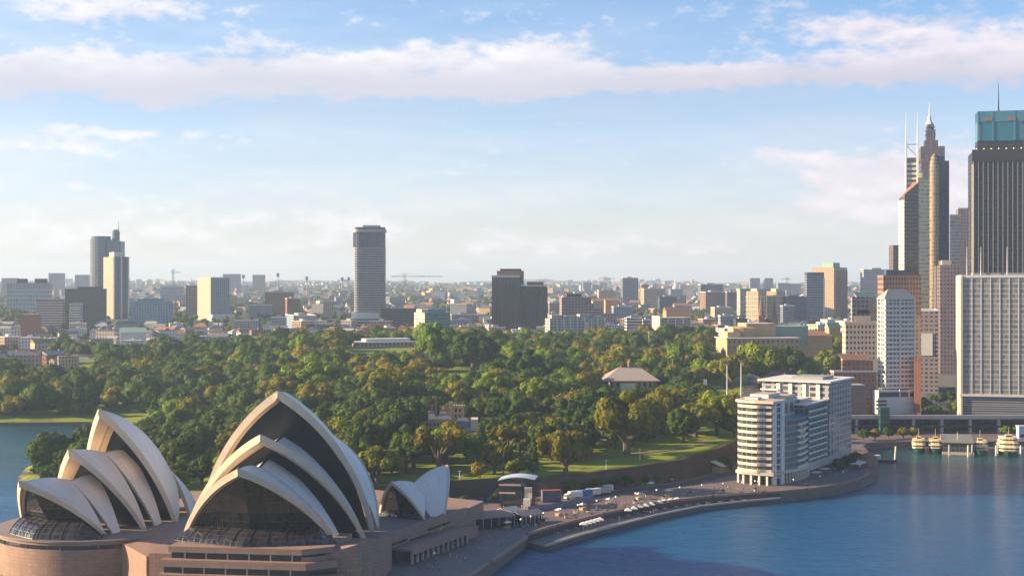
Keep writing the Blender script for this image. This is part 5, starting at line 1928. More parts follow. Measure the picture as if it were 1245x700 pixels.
mb.lathe((F_ * .5, L_ / 2, z + 9.3), [(1.5, 0), (1.5, 3.6), (1.9, 3.7), (1.4, 4.6), (.15, 6.6)], 10)
mb.build('roof_turret', M_TERRA, b.root)
b.boxp('chimney', M_TERRA, F_ * .3, F_ * .3 + 2, L_ / 2 - 1, L_ / 2 + 1, z + 8, z + 11.4)
b.boxp('porch', M_CREAM, b.up(754), b.up(772), -6, -.02, -7, b.h - 1.5)
CLEAR.append((732, 800, 447, 474, 1055))

# the governor's mansion: towers, chimneys, slate roofs
gz = 17.0
g = thing('mansion', 'sandstone gothic mansion with a battlemented tower, chimneys and slate roofs in the trees', 'mansion', (k_of(560) * 850, 850, gz))
LANDMARKS.append(('the sandstone mansion', 560, 512))
gX = lambda px: (k_of(px) - k_of(560)) * 850
gZ = lambda py: CAM_H - (py - 346) / FPX * 850 - gz
M_GSTONE = mat('golden_stone', (0.50, 0.33, 0.19), .85, .3)


def gbox(name, x0, x1, y0, y1, z0, z1, m_=M_GSTONE, par=None):
    m2 = MB()
    m2.box(gX(x0), gX(x1), y0, y1, z0, z1)
    return m2.build(name, m_, par or g)


def groof(x0, x1, y0, y1, z, rise, m_=M_SLATE):
    m2 = MB()
    a, c_ = gX(x0) - .6, gX(x1) + .6
    ym = (y0 + y1) / 2
    i = min((c_ - a) * .3, 4)
    r0, r1 = (a + i, ym, z + rise), (c_ - i, ym, z + rise)
    p_ = [(a, y0 - .6, z), (c_, y0 - .6, z), (c_, y1 + .6, z), (a, y1 + .6, z)]
    m2.face([p_[0], p_[1], r1, r0])
    m2.face([p_[2], p_[3], r0, r1])
    m2.face([p_[1], p_[2], r1])
    m2.face([p_[3], p_[0], r0])
    m2.face(p_[::-1])
    return m2.build('roof', m_, g)


gbox('wall', 511, 548, 8, 24, -3, gZ(511))
groof(511, 530, 8, 24, gZ(511), 4.5)
groof(530, 548, 8, 24, gZ(511), 4.8)
gbox('wall', 549, 574, -2, 20, -3, gZ(518))
groof(552, 573, -2, 12, gZ(518), 5.0)
gbox('tower', 549, 563, 14, 22, -3, gZ(497))
gbox('tower_parapet', 548.3, 563.7, 13.6, 22.4, gZ(497), gZ(495.5))
for k in range(5):
    gbox('battlement', 548.6 + k * 3.3, 550.3 + k * 3.3, 13.7, 14.4, gZ(495.5), gZ(493.6))
gbox('stair_turret', 545, 549, 10, 13, -3, gZ(490))
gbox('sunlit_wing', 572.5, 581, -4, 14, -3, gZ(509), M_CREAM)  # sun on this wing painted as cream, lighter than the stone
gbox('wall', 560, 606, -14, 2, -3, gZ(531))
groof(560, 583, -14, 2, gZ(531), 4.5)
groof(583, 606, -14, 2, gZ(531), 4.0)
for px, top, yy in ((515, 499, 14), (523, 495, 16), (528.5, 484, 12), (534, 496, 18), (543, 492, 14), (571, 508, -1), (624, 512, -6), (598, 520, -6), (541, 500, 20)):
    gbox('chimney', px - 1.5, px + 1.5, yy - .7, yy + .7, gZ(530), gZ(top), M_TERRA)
mb = MB()
mb.face([(0, 0, 0), (1.1, 0, 0), (1.1, 0, 1.9), (0, 0, 1.9)])
me = mb.mesh('window', M_GLASS)
for row, (z, n) in enumerate(((gZ(519), 8), (gZ(526), 8))):
    for k in range(n):
        link('window', me, g, (gX(513 + k * 4.3), 7.96, z))
for z in (gZ(538), gZ(545)):
    for k in range(9):
        link('window', me, g, (gX(563 + k * 4.6), -14.04, z))
for z in (gZ(503), gZ(510)):
    for k in range(2):
        link('window', me, g, (gX(552 + k * 5), 13.96, z))
FOOT += [(gX(530) + g.location.x, 864, 14), (gX(570) + g.location.x, 850, 20), (gX(600) + g.location.x, 845, 12)]
CLEAR.append((510, 583, 486, 528, 845))

# long wharf roofs at the far left
b = bl('long_shed', 'long low shed with a pale blue roof among trees at the far left edge', 'shed', -8, 0, 60, 431, 1640, 5, depth=16)
b.body(M_PALE)
b.hip(mat('blue_iron_roof', (.20, .24, .33), .6), b.h + .02, 4, 1.5)
b = bl('long_shed', 'cream walled long shed right of the pale blue roofed shed', 'shed', 22, 24, 78, 430, 1600, 3, depth=12)
b.body(M_CREAM)
b.hip(M_ROOFG, b.h + .02, 3, 1)
b = bl('low_pavilion', 'row of low blue grey roofs below the long cream shed', 'shed', 30, 32, 112, 439, 1520, 3, depth=12)
b.body(M_MULL)
b.hip(MATS['blue_iron_roof'], b.h + .02, 3.5, 1)

CLEAR += [(-8, 62, 426, 437, 1635), (20, 80, 427, 438, 1595), (28, 114, 436, 447, 1515), (140, 178, 400, 421, 1750), (421, 505, 411, 430, 1495)]
# ------------------------------------------------------------------ trees
rng = np.random.default_rng(11)
LEAF = {
    'dark green': leaf_mat('leaf_dark', (0.036, 0.074, 0.009), (0.060, 0.100, 0.010), (0.092, 0.105, 0.011)),
    'olive': leaf_mat('leaf_olive', (0.135, 0.130, 0.010), (0.16, 0.134, 0.011), (0.14, 0.15, 0.011)),
    'bright green': leaf_mat('leaf_bright', (0.11, 0.18, 0.010), (0.135, 0.195, 0.011), (0.17, 0.195, 0.012)),
    'yellow green': leaf_mat('leaf_yellow', (0.20, 0.18, 0.016), (0.22, 0.17, 0.016), (0.17, 0.17, 0.018)),
}


def dirs(n, zmin=-1.0):
    z = rng.uniform(zmin, 1, n)
    a = rng.uniform(0, 2 * np.pi, n)
    r = np.sqrt(1 - z * z)
    return np.stack([r * np.cos(a), r * np.sin(a), z], 1)


def leaf_quads(pos, nrm, size):
    n = len(pos)
    nrm = nrm / np.linalg.norm(nrm, axis=1)[:, None]
    ref = dirs(n)
    t1 = np.cross(nrm, ref)
    t1 /= np.linalg.norm(t1, axis=1)[:, None] + 1e-9
    t2 = np.cross(nrm, t1)
    s = (size * rng.uniform(0.6, 1.35, n))[:, None]
    a, b = t1 * s, t2 * s * rng.uniform(0.55, 1.0, n)[:, None]
    return np.stack([pos - a - b, pos + a - b * 0.7, pos + a * 0.8 + b, pos - a * 0.7 + b], 1).reshape(-1, 3)


SPH_V, SPH_F = [], []
_bm = bmesh.new()
bmesh.ops.create_icosphere(_bm, subdivisions=2, radius=1.0)
SPH_V = np.array([v.co[:] for v in _bm.verts])
SPH_F = np.array([[v.index for v in f.verts] for f in _bm.faces])
_bm.free()


def crown_arrays(clumps, per, size, core=0.84, zmin=-0.55):
    """clumps: rows of x, y, z, radius, squash"""
    V, Q, T, A, AT = [], [], [], [], []
    nv = 0
    for x, y, z, r, sq in clumps:
        n = max(12, int(per * (r / 0.3) ** 2))
        d = dirs(n, zmin)
        rad = r * (0.86 + 0.26 * rng.random(n))
        p = np.array([x, y, z]) + d * rad[:, None] * np.array([1, 1, sq])
        nr = d + dirs(n) * 0.38
        V.append(leaf_quads(p, nr, size))
        Q.append(np.arange(n * 4).reshape(-1, 4) + nv)
        nv += n * 4
        tone = rng.uniform(0.2, 0.75)
        A.append(np.clip(tone + rng.normal(0, 0.17, n), 0, 1))
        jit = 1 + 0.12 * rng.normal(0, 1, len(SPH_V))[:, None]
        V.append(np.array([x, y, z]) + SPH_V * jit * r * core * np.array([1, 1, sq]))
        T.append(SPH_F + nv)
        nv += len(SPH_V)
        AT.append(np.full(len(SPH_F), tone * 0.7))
    return np.concatenate(V), np.concatenate(Q), np.concatenate(T), np.concatenate(A + AT)


def np_mesh(name, V, Q, T, attr, m_):
    me = bpy.data.meshes.new(name)
    nq, nt = len(Q), len(T)
    me.vertices.add(len(V))
    me.vertices.foreach_set('co', V.astype(np.float32).ravel())
    me.loops.add(nq * 4 + nt * 3)
    me.loops.foreach_set('vertex_index', np.concatenate([Q.ravel(), T.ravel()]).astype(np.int32))
    me.polygons.add(nq + nt)
    me.polygons.foreach_set('loop_start', np.concatenate([np.arange(nq) * 4, nq * 4 + np.arange(nt) * 3]).astype(np.int32))
    at_ = me.attributes.new('leaf', 'FLOAT', 'FACE')
    at_.data.foreach_set('value', attr.astype(np.float32))
    me.materials.append(m_)
    me.update(calc_edges=True)
    return me


def clumps_for(kind):
    C = []
    if kind == 'fig':
        for d in dirs(rng.integers(26, 34), -0.15):
            k = rng.uniform(0.58, 0.82)
            C.append((d[0] * k, d[1] * k, 0.72 + d[2] * 0.46 + rng.normal(0, .04), rng.uniform(0.13, 0.27), rng.uniform(.7, .95)))
        for d in dirs(8, -0.2):
            C.append((d[0] * .3, d[1] * .3, .72 + d[2] * .26, .34, .9))
    elif kind == 'round':
        for d in dirs(rng.integers(18, 26), -0.5):
            k = rng.uniform(0.5, 0.72)
            C.append((d[0] * k, d[1] * k, 1.0 + d[2] * 0.62, rng.uniform(0.24, 0.38), rng.uniform(.8, 1)))
        C.append((0, 0, 1.0, .55, 1.1))
    elif kind == 'gum':
        for _ in range(rng.integers(15, 20)):
            a, k = rng.uniform(0, 6.283), rng.uniform(.2, .85) ** .7
            C.append((math.cos(a) * k, math.sin(a) * k, 1.25 + rng.uniform(-.28, .42) * (1.1 - .6 * k), rng.uniform(.16, .30), rng.uniform(.55, .8)))
    elif kind == 'pine':
        for lv in range(11):
            f = lv / 10
            rr = .52 * (1 - f) ** .8 + .05
            for q in range(max(3, int(7 * (1 - f) + 2))):
                a = rng.uniform(0, 6.283)
                C.append((math.cos(a) * rr * .6, math.sin(a) * rr * .6, .5 + 2.3 * f + rng.normal(0, .03), rr * .5 + .04, .5))
    elif kind == 'column':
        for lv in range(12):
            f = lv / 11
            rr = .26 * math.sin(math.pi * (.12 + .84 * f)) + .06
            for q in range(3):
                a = rng.uniform(0, 6.283)
                C.append((math.cos(a) * rr * .45, math.sin(a) * rr * .45, .3 + 2.2 * f, rr * .8, 1.1))
    return C


def trunk_mesh(kind, seed):
    r2 = random.Random(seed)
    mb = MB()
    if kind in ('pine', 'column'):
        mb.tube([(0, 0, -.1), (0, 0, 1.2), (0, 0, 2.5)], [.05, .035, .01], 7)
    elif kind == 'palm':
        mb.tube([(0, 0, -.1), (.02, 0, 1.2), (.0, .03, 2.2)], [.07, .055, .05], 7)
    else:
        hgt = {'fig': .55, 'round': .75, 'gum': .95}[kind]
        mb.tube([(0, 0, -.15), (0, 0, .05), (.02, .01, hgt * .55)], [.14, .09, .075], 8)
        for k in range(5):
            a = 6.283 * k / 5 + r2.uniform(-.4, .4)
            q = r2.uniform(.35, .6)
            mb.tube([(.02, .01, hgt * .5), (math.cos(a) * q * .45, math.sin(a) * q * .45, hgt * .85), (math.cos(a) * q, math.sin(a) * q, hgt * 1.25)], [.06, .042, .015], 6)
    return mb.mesh('trunk', M_TRUNK)


def palm_crown():
    V, Q = [], []
    nv = 0
    for k in range(22):
        a = 6.283 * k / 22 + rng.uniform(-.1, .1)
        e = rng.uniform(.1, 1.1)
        prev = None
        for s in range(7):
            f = s / 6
            r = .72 * f
            z = 2.2 + .55 * e * math.sin(f * 2.2) - .42 * f * f
            w_ = .07 * math.sin(math.pi * (.12 + .86 * f)) + .01
            c = np.array([math.cos(a) * r, math.sin(a) * r, z])
            sd = np.array([-math.sin(a), math.cos(a), 0]) * w_
            cur = (c - sd + [0, 0, -.03], c + sd + [0, 0, -.03])
            if prev is not None:
                V += [prev[0], prev[1], cur[1], cur[0]]
                Q.append([nv, nv + 1, nv + 2, nv + 3])
                nv += 4
            prev = cur
    return np.array(V), np.array(Q), np.zeros((0, 3), int), rng.uniform(.3, .8, len(Q))


PROTO = {}
SPEC = {'fig': (7, 230, .042), 'round': (3, 170, .05), 'gum': (4, 170, .05), 'pine': (2, 90, .045), 'column': (2, 120, .04)}
for kd, (nvar, per, size) in SPEC.items():
    PROTO[kd] = []
    for v in range(nvar):
        arr = crown_arrays(clumps_for(kd), per, size, zmin=-.75 if kd != 'fig' else -.6)
        tm = trunk_mesh(kd, v)
        PROTO[kd].append(({c: np_mesh('crown', *arr, m_) for c, m_ in LEAF.items()}, tm))
arr = palm_crown()
PROTO['palm'] = [({c: np_mesh('crown', *arr, m_) for c, m_ in LEAF.items()}, trunk_mesh('palm', 1))]

TREES = []      # dicts for the labels
KIND_NAME = {'fig': 'fig_tree', 'round': 'round_tree', 'gum': 'gum_tree', 'pine': 'pine_tree', 'column': 'cypress_tree', 'palm': 'palm_tree'}
KIND_WORD = {'fig': 'broad domed fig tree', 'round': 'rounded tree', 'gum': 'open crowned gum tree', 'pine': 'pointed pine tree', 'column': 'slender cypress tree', 'palm': 'palm tree'}


def plant_tree(kind, col, x, y, r, z=None, sq=1.0, label=None):
    pm, tm = random.choice(PROTO[kind])
    z = H(x, y) if z is None else z
    root = thing(KIND_NAME[kind], label, 'tree', (x, y, z - .1), random.uniform(0, 6.28), 'park and street trees')
    root.scale = (r * random.uniform(.88, 1.14), r * random.uniform(.88, 1.14), r * sq)
    link('trunk', tm, root)
    link('crown', pm[col], root)
    px, py = proj(x, y, z + r * .8 * sq)
    TREES.append(dict(o=root, d=col + ' ' + KIND_WORD[kind], px=px, py=py, r=r, y=y, lab=label))
    FOOT.append((x, y, r * .68))
    return root


def ground_at(px, py):
    """where the sight line of a picture point meets the terrain"""
    Y = 500.0
    while Y < 9000:
        x = k_of(px) * Y
        if CAM_H - (py - 346) / FPX * Y <= H(x, Y):
            return x, Y
        Y += 6
    return k_of(px) * 2000, 2000


# trees one can pick out in the photograph: px, py of the foot, crown width px, kind, colour, height factor
for px, py, wpx, kd, col, sq, lb in (
    (533, 578, 74, 'gum', 'olive', 1.0, 'wide olive gum tree with pale trunks on the lawn behind the small shells'),
    (601, 577, 46, 'round', 'olive', .95, 'round golden olive tree on the lawn in front of the mansion'),
    (583, 581, 24, 'round', 'yellow green', .9, 'small yellow green tree at the left end of the front lawn'),
    (612, 584, 26, 'palm', 'olive', 1.2, 'palm tree standing before the round golden olive tree'),
    (627, 583, 30, 'round', 'olive', .9, 'low olive tree between the palm and the tall thin pine'),
    (648, 592, 24, 'pine', 'dark green', 2.0, 'tall thin dark pine rising from the front lawn'),
    (688, 580, 84, 'fig', 'olive', 1.05, 'big brown olive fig tree at the left of the striped lawn'),
    (762, 553, 100, 'fig', 'olive', 1.1, 'biggest brown olive fig tree standing on the striped lawn'),
    (722, 536, 60, 'fig', 'dark green', 1.0, None), (806, 527, 74, 'fig', 'olive', 1.05, None), (846, 533, 64, 'fig', 'olive', 1.0, None),
    (872, 530, 66, 'fig', 'bright green', 1.15, 'bright green fig tree just left of the curved balcony apartments'),
    (893, 532, 40, 'fig', 'dark green', 1.0, None),
    (458, 592, 60, 'fig', 'olive', 1.15, 'golden olive tree right behind the largest sail shell'),
    (440, 560, 66, 'fig', 'dark green', 1.1, None), (490, 562, 50, 'fig', 'dark green', 1.0, None),
    (103, 572, 44, 'fig', 'bright green', 1.2, 'light green tree on the point left of the smaller hall'),
    (77, 572, 34, 'round', 'dark green', .8, 'dark round tree at the tip of the point by the cove'),
    (188, 520, 26, 'pine', 'dark green', 1.15, None), (262, 540, 26, 'pine', 'dark green', 1.4, None), (96, 508, 30, 'pine', 'dark green', 1.2, None),
    (245, 590, 46, 'fig', 'dark green', 1.1, None), (287, 560, 50, 'fig', 'olive', 1.1, None), (275, 590, 40, 'round', 'bright green', 1.0, None),
    (890, 470, 62, 'fig', 'yellow green', 1.0, 'yellow green domed tree behind the two tall poles'),
    (925, 470, 76, 'fig', 'bright green', 1.05, None), (955, 462, 60, 'fig', 'dark green', 1.0, None), (985, 468, 46, 'fig', 'bright green', 1.0, None),
    (1007, 462, 44, 'round', 'bright green', .9, None), (1013, 440, 40, 'round', 'bright green', .9, None), (970, 430, 40, 'fig', 'dark green', 1, None),
    (828, 458, 22, 'column', 'dark green', 1.6, 'tall slender cypress right of the hipped roof pavilion'), (792, 450, 26, 'round', 'yellow green', .9, None),
    (858, 455, 26, 'pine', 'dark green', 1.2, None), (952, 480, 16, 'column', 'olive', 1.0, None), (964, 485, 30, 'round', 'yellow green', .8, None),
    (531, 448, 64, 'fig', 'bright green', 1.25, 'huge bright green fig tree in front of the teal glass building'),
    (575, 452, 66, 'fig', 'dark green', 1.1, None), (640, 470, 60, 'fig', 'dark green', 1.1, None), (600, 492, 56, 'fig', 'bright green', 1.0, None),
    (660, 500, 60, 'fig', 'bright green', 1.0, None), (880, 580, 26, 'round', 'dark green', 1.1, 'dark tree in the cutting beside the curved balcony apartments'),
    (560, 500, 44, 'round', 'yellow green', .9, None), (345, 490, 50, 'fig', 'olive', 1.0, None), (470, 500, 70, 'fig', 'olive', 1.05, None),
    (480, 478, 60, 'fig', 'yellow green', .9, None), (395, 480, 60, 'fig', 'bright green', 1.0, None), (830, 488, 30, 'round', 'dark green', .9, None),
    (855, 492, 32, 'round', 'dark green', .9, None),
):
    x, Y = ground_at(px, py)
    plant_tree(kd, col, x, Y, wpx / 2 / FPX * Y * (1.0 if kd not in ('pine', 'column') else 1.9 * .55), sq=sq, label=lb)

# street trees on the quay side
for px, Y, z, r, kd, col in ((1122, 1085, None, 8, 'fig', 'dark green'), (1135, 1040, None, 8, 'fig', 'dark green'), (1150, 1010, None, 7, 'fig', 'olive'), (1160, 1060, None, 6, 'round', 'bright green'),
                             (1142, 1120, None, 8, 'fig', 'dark green'), (1128, 1005, None, 6, 'round', 'dark green'), (1158, 1130, None, 7, 'round', 'dark green'),
                             (1050, 912, PAVED, 4.2, 'round', 'dark green'), (1064, 915, PAVED, 4.2, 'round', 'olive'), (1080, 922, PAVED, 4.4, 'round', 'dark green'), (1098, 925, PAVED, 4, 'round', 'yellow green'),
                             (1110, 926, PAVED, 4, 'round', 'yellow green'), (1042, 798, PAVED, 5, 'fig', 'dark green'), (1030, 775, PAVED, 5, 'fig', 'dark green'), (1051, 785, PAVED, 4, 'fig', 'olive'),
                             (1019, 762, PAVED, 4, 'round', 'dark green'), (1222, 944, PAVED, 3.6, 'round', 'bright green'), (1236, 944, PAVED, 3.4, 'round', 'bright green')):
    plant_tree(kd, col, k_of(px) * Y, Y, r, z)

LAWNS = [[(540, 594), (662, 592), (664, 566), (610, 560), (545, 566)], [(690, 588), (775, 574), (866, 550), (852, 538), (800, 538), (690, 562)],
         [(812, 480), (880, 461), (965, 466), (1000, 490), (960, 502), (870, 502), (838, 496)], [(905, 560), (1040, 560), (1040, 455), (905, 470)],
         [(120, 519), (205, 519), (205, 499), (120, 499)], [(62, 586), (76, 586), (74, 574), (62, 576)], [(790, 458), (830, 458), (830, 449), (790, 449)], [(90, 490), (140, 490), (140, 478), (90, 478)],
         [(840, 550), (905, 535), (880, 525), (835, 535)], [(232, 582), (285, 582), (285, 572), (232, 572)], [(860, 600), (905, 600), (905, 545), (880, 556), (855, 575)]]


def in_poly(p, poly):
    c = False
    for i in range(len(poly)):
        (x0, y0), (x1, y1) = poly[i], poly[i - 1]
        if (y0 > p[1]) != (y1 > p[1]) and p[0] < (x1 - x0) * (p[1] - y0) / (y1 - y0) + x0:
            c = not c
    return c


class Near:
    """footprints in 40 m cells"""
    def __init__(self):
        self.g, self.n = {}, 0

    def sync(self):
        while self.n < len(FOOT):
            x, y, r = FOOT[self.n]
            self.n += 1
            for i in range(int((x - r - 20) // 40), int((x + r + 20) // 40) + 1):
                for j in range(int((y - r - 20) // 40), int((y + r + 20) // 40) + 1):
                    self.g.setdefault((i, j), []).append((x, y, r))

    def hit(self, x, y, rr, f=1.0):
        self.sync()
        return any((fx - x) ** 2 + (fy - y) ** 2 < (fr * f + rr) ** 2 for fx, fy, fr in self.g.get((int(x // 40), int(y // 40)), ()))


NEAR = Near()


CLEAR.append((80, 126, 540, 574, ground_at(103, 572)[1] - 3))


def tree_ok(x, y, r, hgt):
    if NEAR.hit(x, y, r * .68):
        return False
    z = HF(x, y)
    if z < 1.5:
        return False
    pb = proj(x, y, z)
    if any(in_poly(pb, L) for L in LAWNS):
        return False
    pt = proj(x, y, z + hgt)
    rp = r / y * FPX
    for x0, x1, y0, y1, Y in CLEAR:
        if y < Y and x0 - rp * .8 < pb[0] < x1 + rp * .8 and pt[1] < y1 - 3:
            return False
    return True


cand = []
for _ in range(26000):
    y = 650 + (1660 - 650) * random.random() ** .72
    x = random.uniform(-.40, .26) * y
    cand.append((x, y))
cand.sort(key=lambda q: q[1])
pv_ = sdist(PLAT, np.array([c[0] for c in cand]), np.array([c[1] for c in cand]))
sh_ = sdist(COVE, np.array([c[0] for c in cand]), np.array([c[1] for c in cand]), closed=False)
FAR_TREES = []
n_ind = 0
for (x, y), pl, sh in zip(cand, pv_, sh_):
    if pl < 9 or (y > 1000 and sh < 30) or sh < 10:
        continue
    if x > 128 + (y - 800) * .12 and y > 800:
        continue
    if x / y < -.115 and y > 1400 and random.random() < .55:
        continue
    u = random.random()
    f = noise.noise((x * .006, y * .006, 1.7))
    kd = 'fig' if u < .62 else 'round' if u < .78 else 'gum' if u < .93 else 'pine'
    v = random.random() + f * .5
    v -= .22 if x / y < -.15 else 0
    if noise.noise((x * .011, y * .006, 8.3)) > .42:
        continue
    col = 'dark green' if v < .52 else 'olive' if v < .74 else 'bright green' if v < .93 else 'yellow green'
    if kd == 'pine':
        col = 'dark green'
    r = random.uniform(9, 17) if kd == 'fig' else random.uniform(6.5, 11.5) if kd != 'pine' else random.uniform(7, 9)
    r *= (1 + .25 * f) * random.choice((.8, 1, 1, 1.25))
    if y < 760:
        r *= .8
    if not tree_ok(x, y, r, r * 1.35):
        continue
    if n_ind < 258:
        plant_tree(kd, col, x, y, r, sq=random.uniform(.9, 1.2))
        n_ind += 1
    else:
        FAR_TREES.append((x, y, r * 1.05, col))
        FOOT.append((x, y, r * .62))

# ------------------------------------------------------------------ houses of the inner suburbs
HOUSES = []
ROOFS = {'terracotta': M_TERRA, 'slate': M_SLATE, 'grey iron': M_ROOFG, 'pale': M_PALE}
WALLS = {'white': M_WHITE, 'cream': M_CREAM, 'brick': M_BRICK, 'sandy': M_STONE}
M_HWIN = mat('house_window', (0.04, 0.045, 0.055), .2, .2)


def house_proto(kind, roof, wall):
    mb = MB()
    F, L, h = {'gable': (11, 8, 6.5), 'hip': (13, 11, 6), 'terrace': (22, 9, 7.5), 'flats': (18, 12, 11)}[kind]
    mb.box(-F / 2, F / 2, -L / 2, L / 2, -4, h)
    w_ = mb.mesh('wall', facade('wall_' + wall, {'white': (.58, .55, .5), 'cream': (.52, .42, .3), 'brick': (.27, .13, .09), 'sandy': (.4, .28, .18)}[wall], (.05, .05, .06), 2.8, 3.2, .38, .45))
    mb = MB()
    o = .5
    if kind == 'flats':
        mb.box(-F / 2 - .2, F / 2 + .2, -L / 2 - .2, L / 2 + .2, h + .01, h + .7)
        mb.box(-2, 2, -2, 2, h + .71, h + 2.6)
    else:
        rise, i = L * .32, (0 if kind != 'hip' else L / 2)
        c = [(-F / 2 - o, -L / 2 - o, h), (F / 2 + o, -L / 2 - o, h), (F / 2 + o, L / 2 + o, h), (-F / 2 - o, L / 2 + o, h)]
        r = [(-F / 2 - o + i, 0, h + rise), (F / 2 + o - i, 0, h + rise)]
        mb.face([c[0], c[1], r[1], r[0]])
        mb.face([c[2], c[3], r[0], r[1]])
        mb.face([c[1], c[2], r[1]])
        mb.face([c[3], c[0], r[0]])
        mb.face(c[::-1])
        mb.box(F * .2, F * .2 + .9, -.5, .5, h + rise * .5, h + rise + 1.2)
    r_ = mb.mesh('roof', ROOFS[roof])
    return w_, r_


HP = {}
hc = []
for _ in range(6000):
    y = 1400 + (3500 - 1400) * random.random() ** .8
    x = random.uniform(-.40, .30) * y
    if y < 1640 and x / y > -.115:
        continue
    hc.append((x, y))
hc.sort(key=lambda q: q[1])
nh = 0
for x, y in hc:
    px = proj(x, y, 30)[0]
    sc_ = 1.0 + max(0, y - 1640) / 3000 + random.uniform(-.1, .5)
    rr = 11 * sc_
    if (px < 440 and y < 2000 and random.random() < .45) or px > 1060 or NEAR.hit(x, y, rr, .9):
        continue
    kd = random.choice(['gable', 'hip', 'terrace', 'flats', 'terrace'])
    roof = 'pale' if kd == 'flats' and random.random() < .6 else random.choice(['terracotta', 'slate', 'grey iron', 'grey iron', 'slate'])
    wall = random.choice(['white', 'white', 'cream', 'brick', 'sandy'])
    if (kd, roof, wall) not in HP:
        HP[kd, roof, wall] = house_proto(kd, roof, wall)
    root = thing({'gable': 'gabled_house', 'hip': 'hipped_house', 'terrace': 'terrace_row', 'flats': 'small_flats'}[kd], None, 'house', (x, y, H(x, y)), random.choice([0.25, -.25, .5, 1.2]) + random.uniform(-.2, .2), 'houses of the inner suburbs')
    root.scale = (sc_,) * 3
    link('wall', HP[kd, roof, wall][0], root)
    link('roof', HP[kd, roof, wall][1], root)
    HOUSES.append(dict(o=root, d='%s %s under %s roof' % (wall, {'gable': 'gabled house', 'hip': 'hipped house', 'terrace': 'terrace row', 'flats': 'flats block'}[kd], roof),
                       px=px, py=proj(x, y, H(x, y) + 5)[1], y=y, r=rr, lab=None))
    FOOT.append((x, y, rr))
    nh += 1
    if nh >= 280:
        break

# ---- distant suburbs: too many and too small to count, one object
mb = MB()
cols = [mat('far_wall_pale', (.50, .47, .43), .8, .2), mat('far_wall_tan', (.38, .27, .18), .8, .2), mat('far_wall_brick', (.26, .15, .11), .8, .2), M_TERRA, M_SLATE, M_PALE, F_FAR]
for _ in range(5500):
    y = 2500 + (9500 - 2500) * random.random() ** .75
    x = random.uniform(-.41, .36) * y
    if NEAR.hit(x, y, 14):
        continue
    z = HF(x, y)
    s = random.uniform(10, 26) * (1 + y / 9000)
    L = s * random.uniform(.5, .9)
    tall = random.random() < .10
    h = random.uniform(6, 12) if not tall else random.uniform(16, 34)
    wm_ = 6 if tall and random.random() < .6 else random.randrange(3)
    a = random.uniform(-.5, .9)
    ca, sa = math.cos(a), math.sin(a)
    P4 = [(x + ca * u - sa * v, y + sa * u + ca * v) for u, v in ((-s / 2, -L / 2), (s / 2, -L / 2), (s / 2, L / 2), (-s / 2, L / 2))]
    mb.prism(P4, z - 4, z + h, wm_, random.choice((4, 5)), bottom=False)
    if not tall and random.random() < .7:
        rz_ = z + h + L * .3
        r0 = ((P4[0][0] + P4[3][0]) / 2, (P4[0][1] + P4[3][1]) / 2, rz_)
        r1 = ((P4[1][0] + P4[2][0]) / 2, (P4[1][1] + P4[2][1]) / 2, rz_)
        q = [(p_[0], p_[1], z + h + .05) for p_ in P4]
        rm = random.choice((3, 4, 4))
        mb.face([q[0], q[1], r1, r0], rm)
        mb.face([q[2], q[3], r0, r1], rm)
        mb.face([q[1], q[2], r1], wm_)
        mb.face([q[3], q[0], r0], wm_)
tag(mb.build('distant_suburb', cols), kind='stuff')

# ---- distant trees: the woods and street trees beyond the park, one object
for _ in range(6500):
    y = 1600 + (7500 - 1600) * random.random() ** 1.5
    x = random.uniform(-.41, .33) * y
    if y < 2000 and x / y < -.115 and random.random() < .4:
        continue
    r = random.uniform(5, 9) * (1 + max(0, y - 2500) / 3500)
    if NEAR.hit(x, y, r * .5, .8):
        continue
    if noise.noise((x * .004, y * .002, 4.2)) < -.12 and random.random() < .6:
        continue
    v = random.random()
    FAR_TREES.append((x, y, r, 'dark green' if v < .62 else 'olive' if v < .88 else 'bright green'))
ci = list(LEAF)
V, Q, T, A, MI = [], [], [], [], []
TA, TM = [], []
nv = 0
for x, y, r, col in FAR_TREES:
    near = y < 1700
    z = HF(x, y)
    for c in range(9 if near else 5):
        d = dirs(1, 0)[0]
        cx = np.array([x + d[0] * r * .55, y + d[1] * r * .55, z + r * (.55 + .45 * d[2])])
        rc = r * rng.uniform(.3, .55)
        n = int(70 if near else 26)
        dd = dirs(n, -.3)
        V.append(leaf_quads(cx + dd * rc * rng.uniform(.85, 1.12, n)[:, None], dd + dirs(n) * .4, r * (.06 if near else .10)))
        Q.append(np.arange(n * 4).reshape(-1, 4) + nv)
        nv += n * 4
        tone = rng.uniform(.2, .75)
        A.append(np.clip(tone + rng.normal(0, .15, n), 0, 1))
        MI.append(np.full(n, ci.index(col)))
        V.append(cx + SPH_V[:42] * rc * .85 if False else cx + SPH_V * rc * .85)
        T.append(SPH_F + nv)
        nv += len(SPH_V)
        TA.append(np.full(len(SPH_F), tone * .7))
        TM.append(np.full(len(SPH_F), ci.index(col)))
me = np_mesh('distant_trees', np.concatenate(V), np.concatenate(Q), np.concatenate(T), np.concatenate(A + TA), LEAF[ci[0]])
for c in ci[1:]:
    me.materials.append(LEAF[c])
me.polygons.foreach_set('material_index', np.concatenate(MI + TM).astype(np.int32))
tag(link('distant_trees', me), kind='stuff')
print('trees', len(TREES), 'far', len(FAR_TREES), 'houses', len(HOUSES))

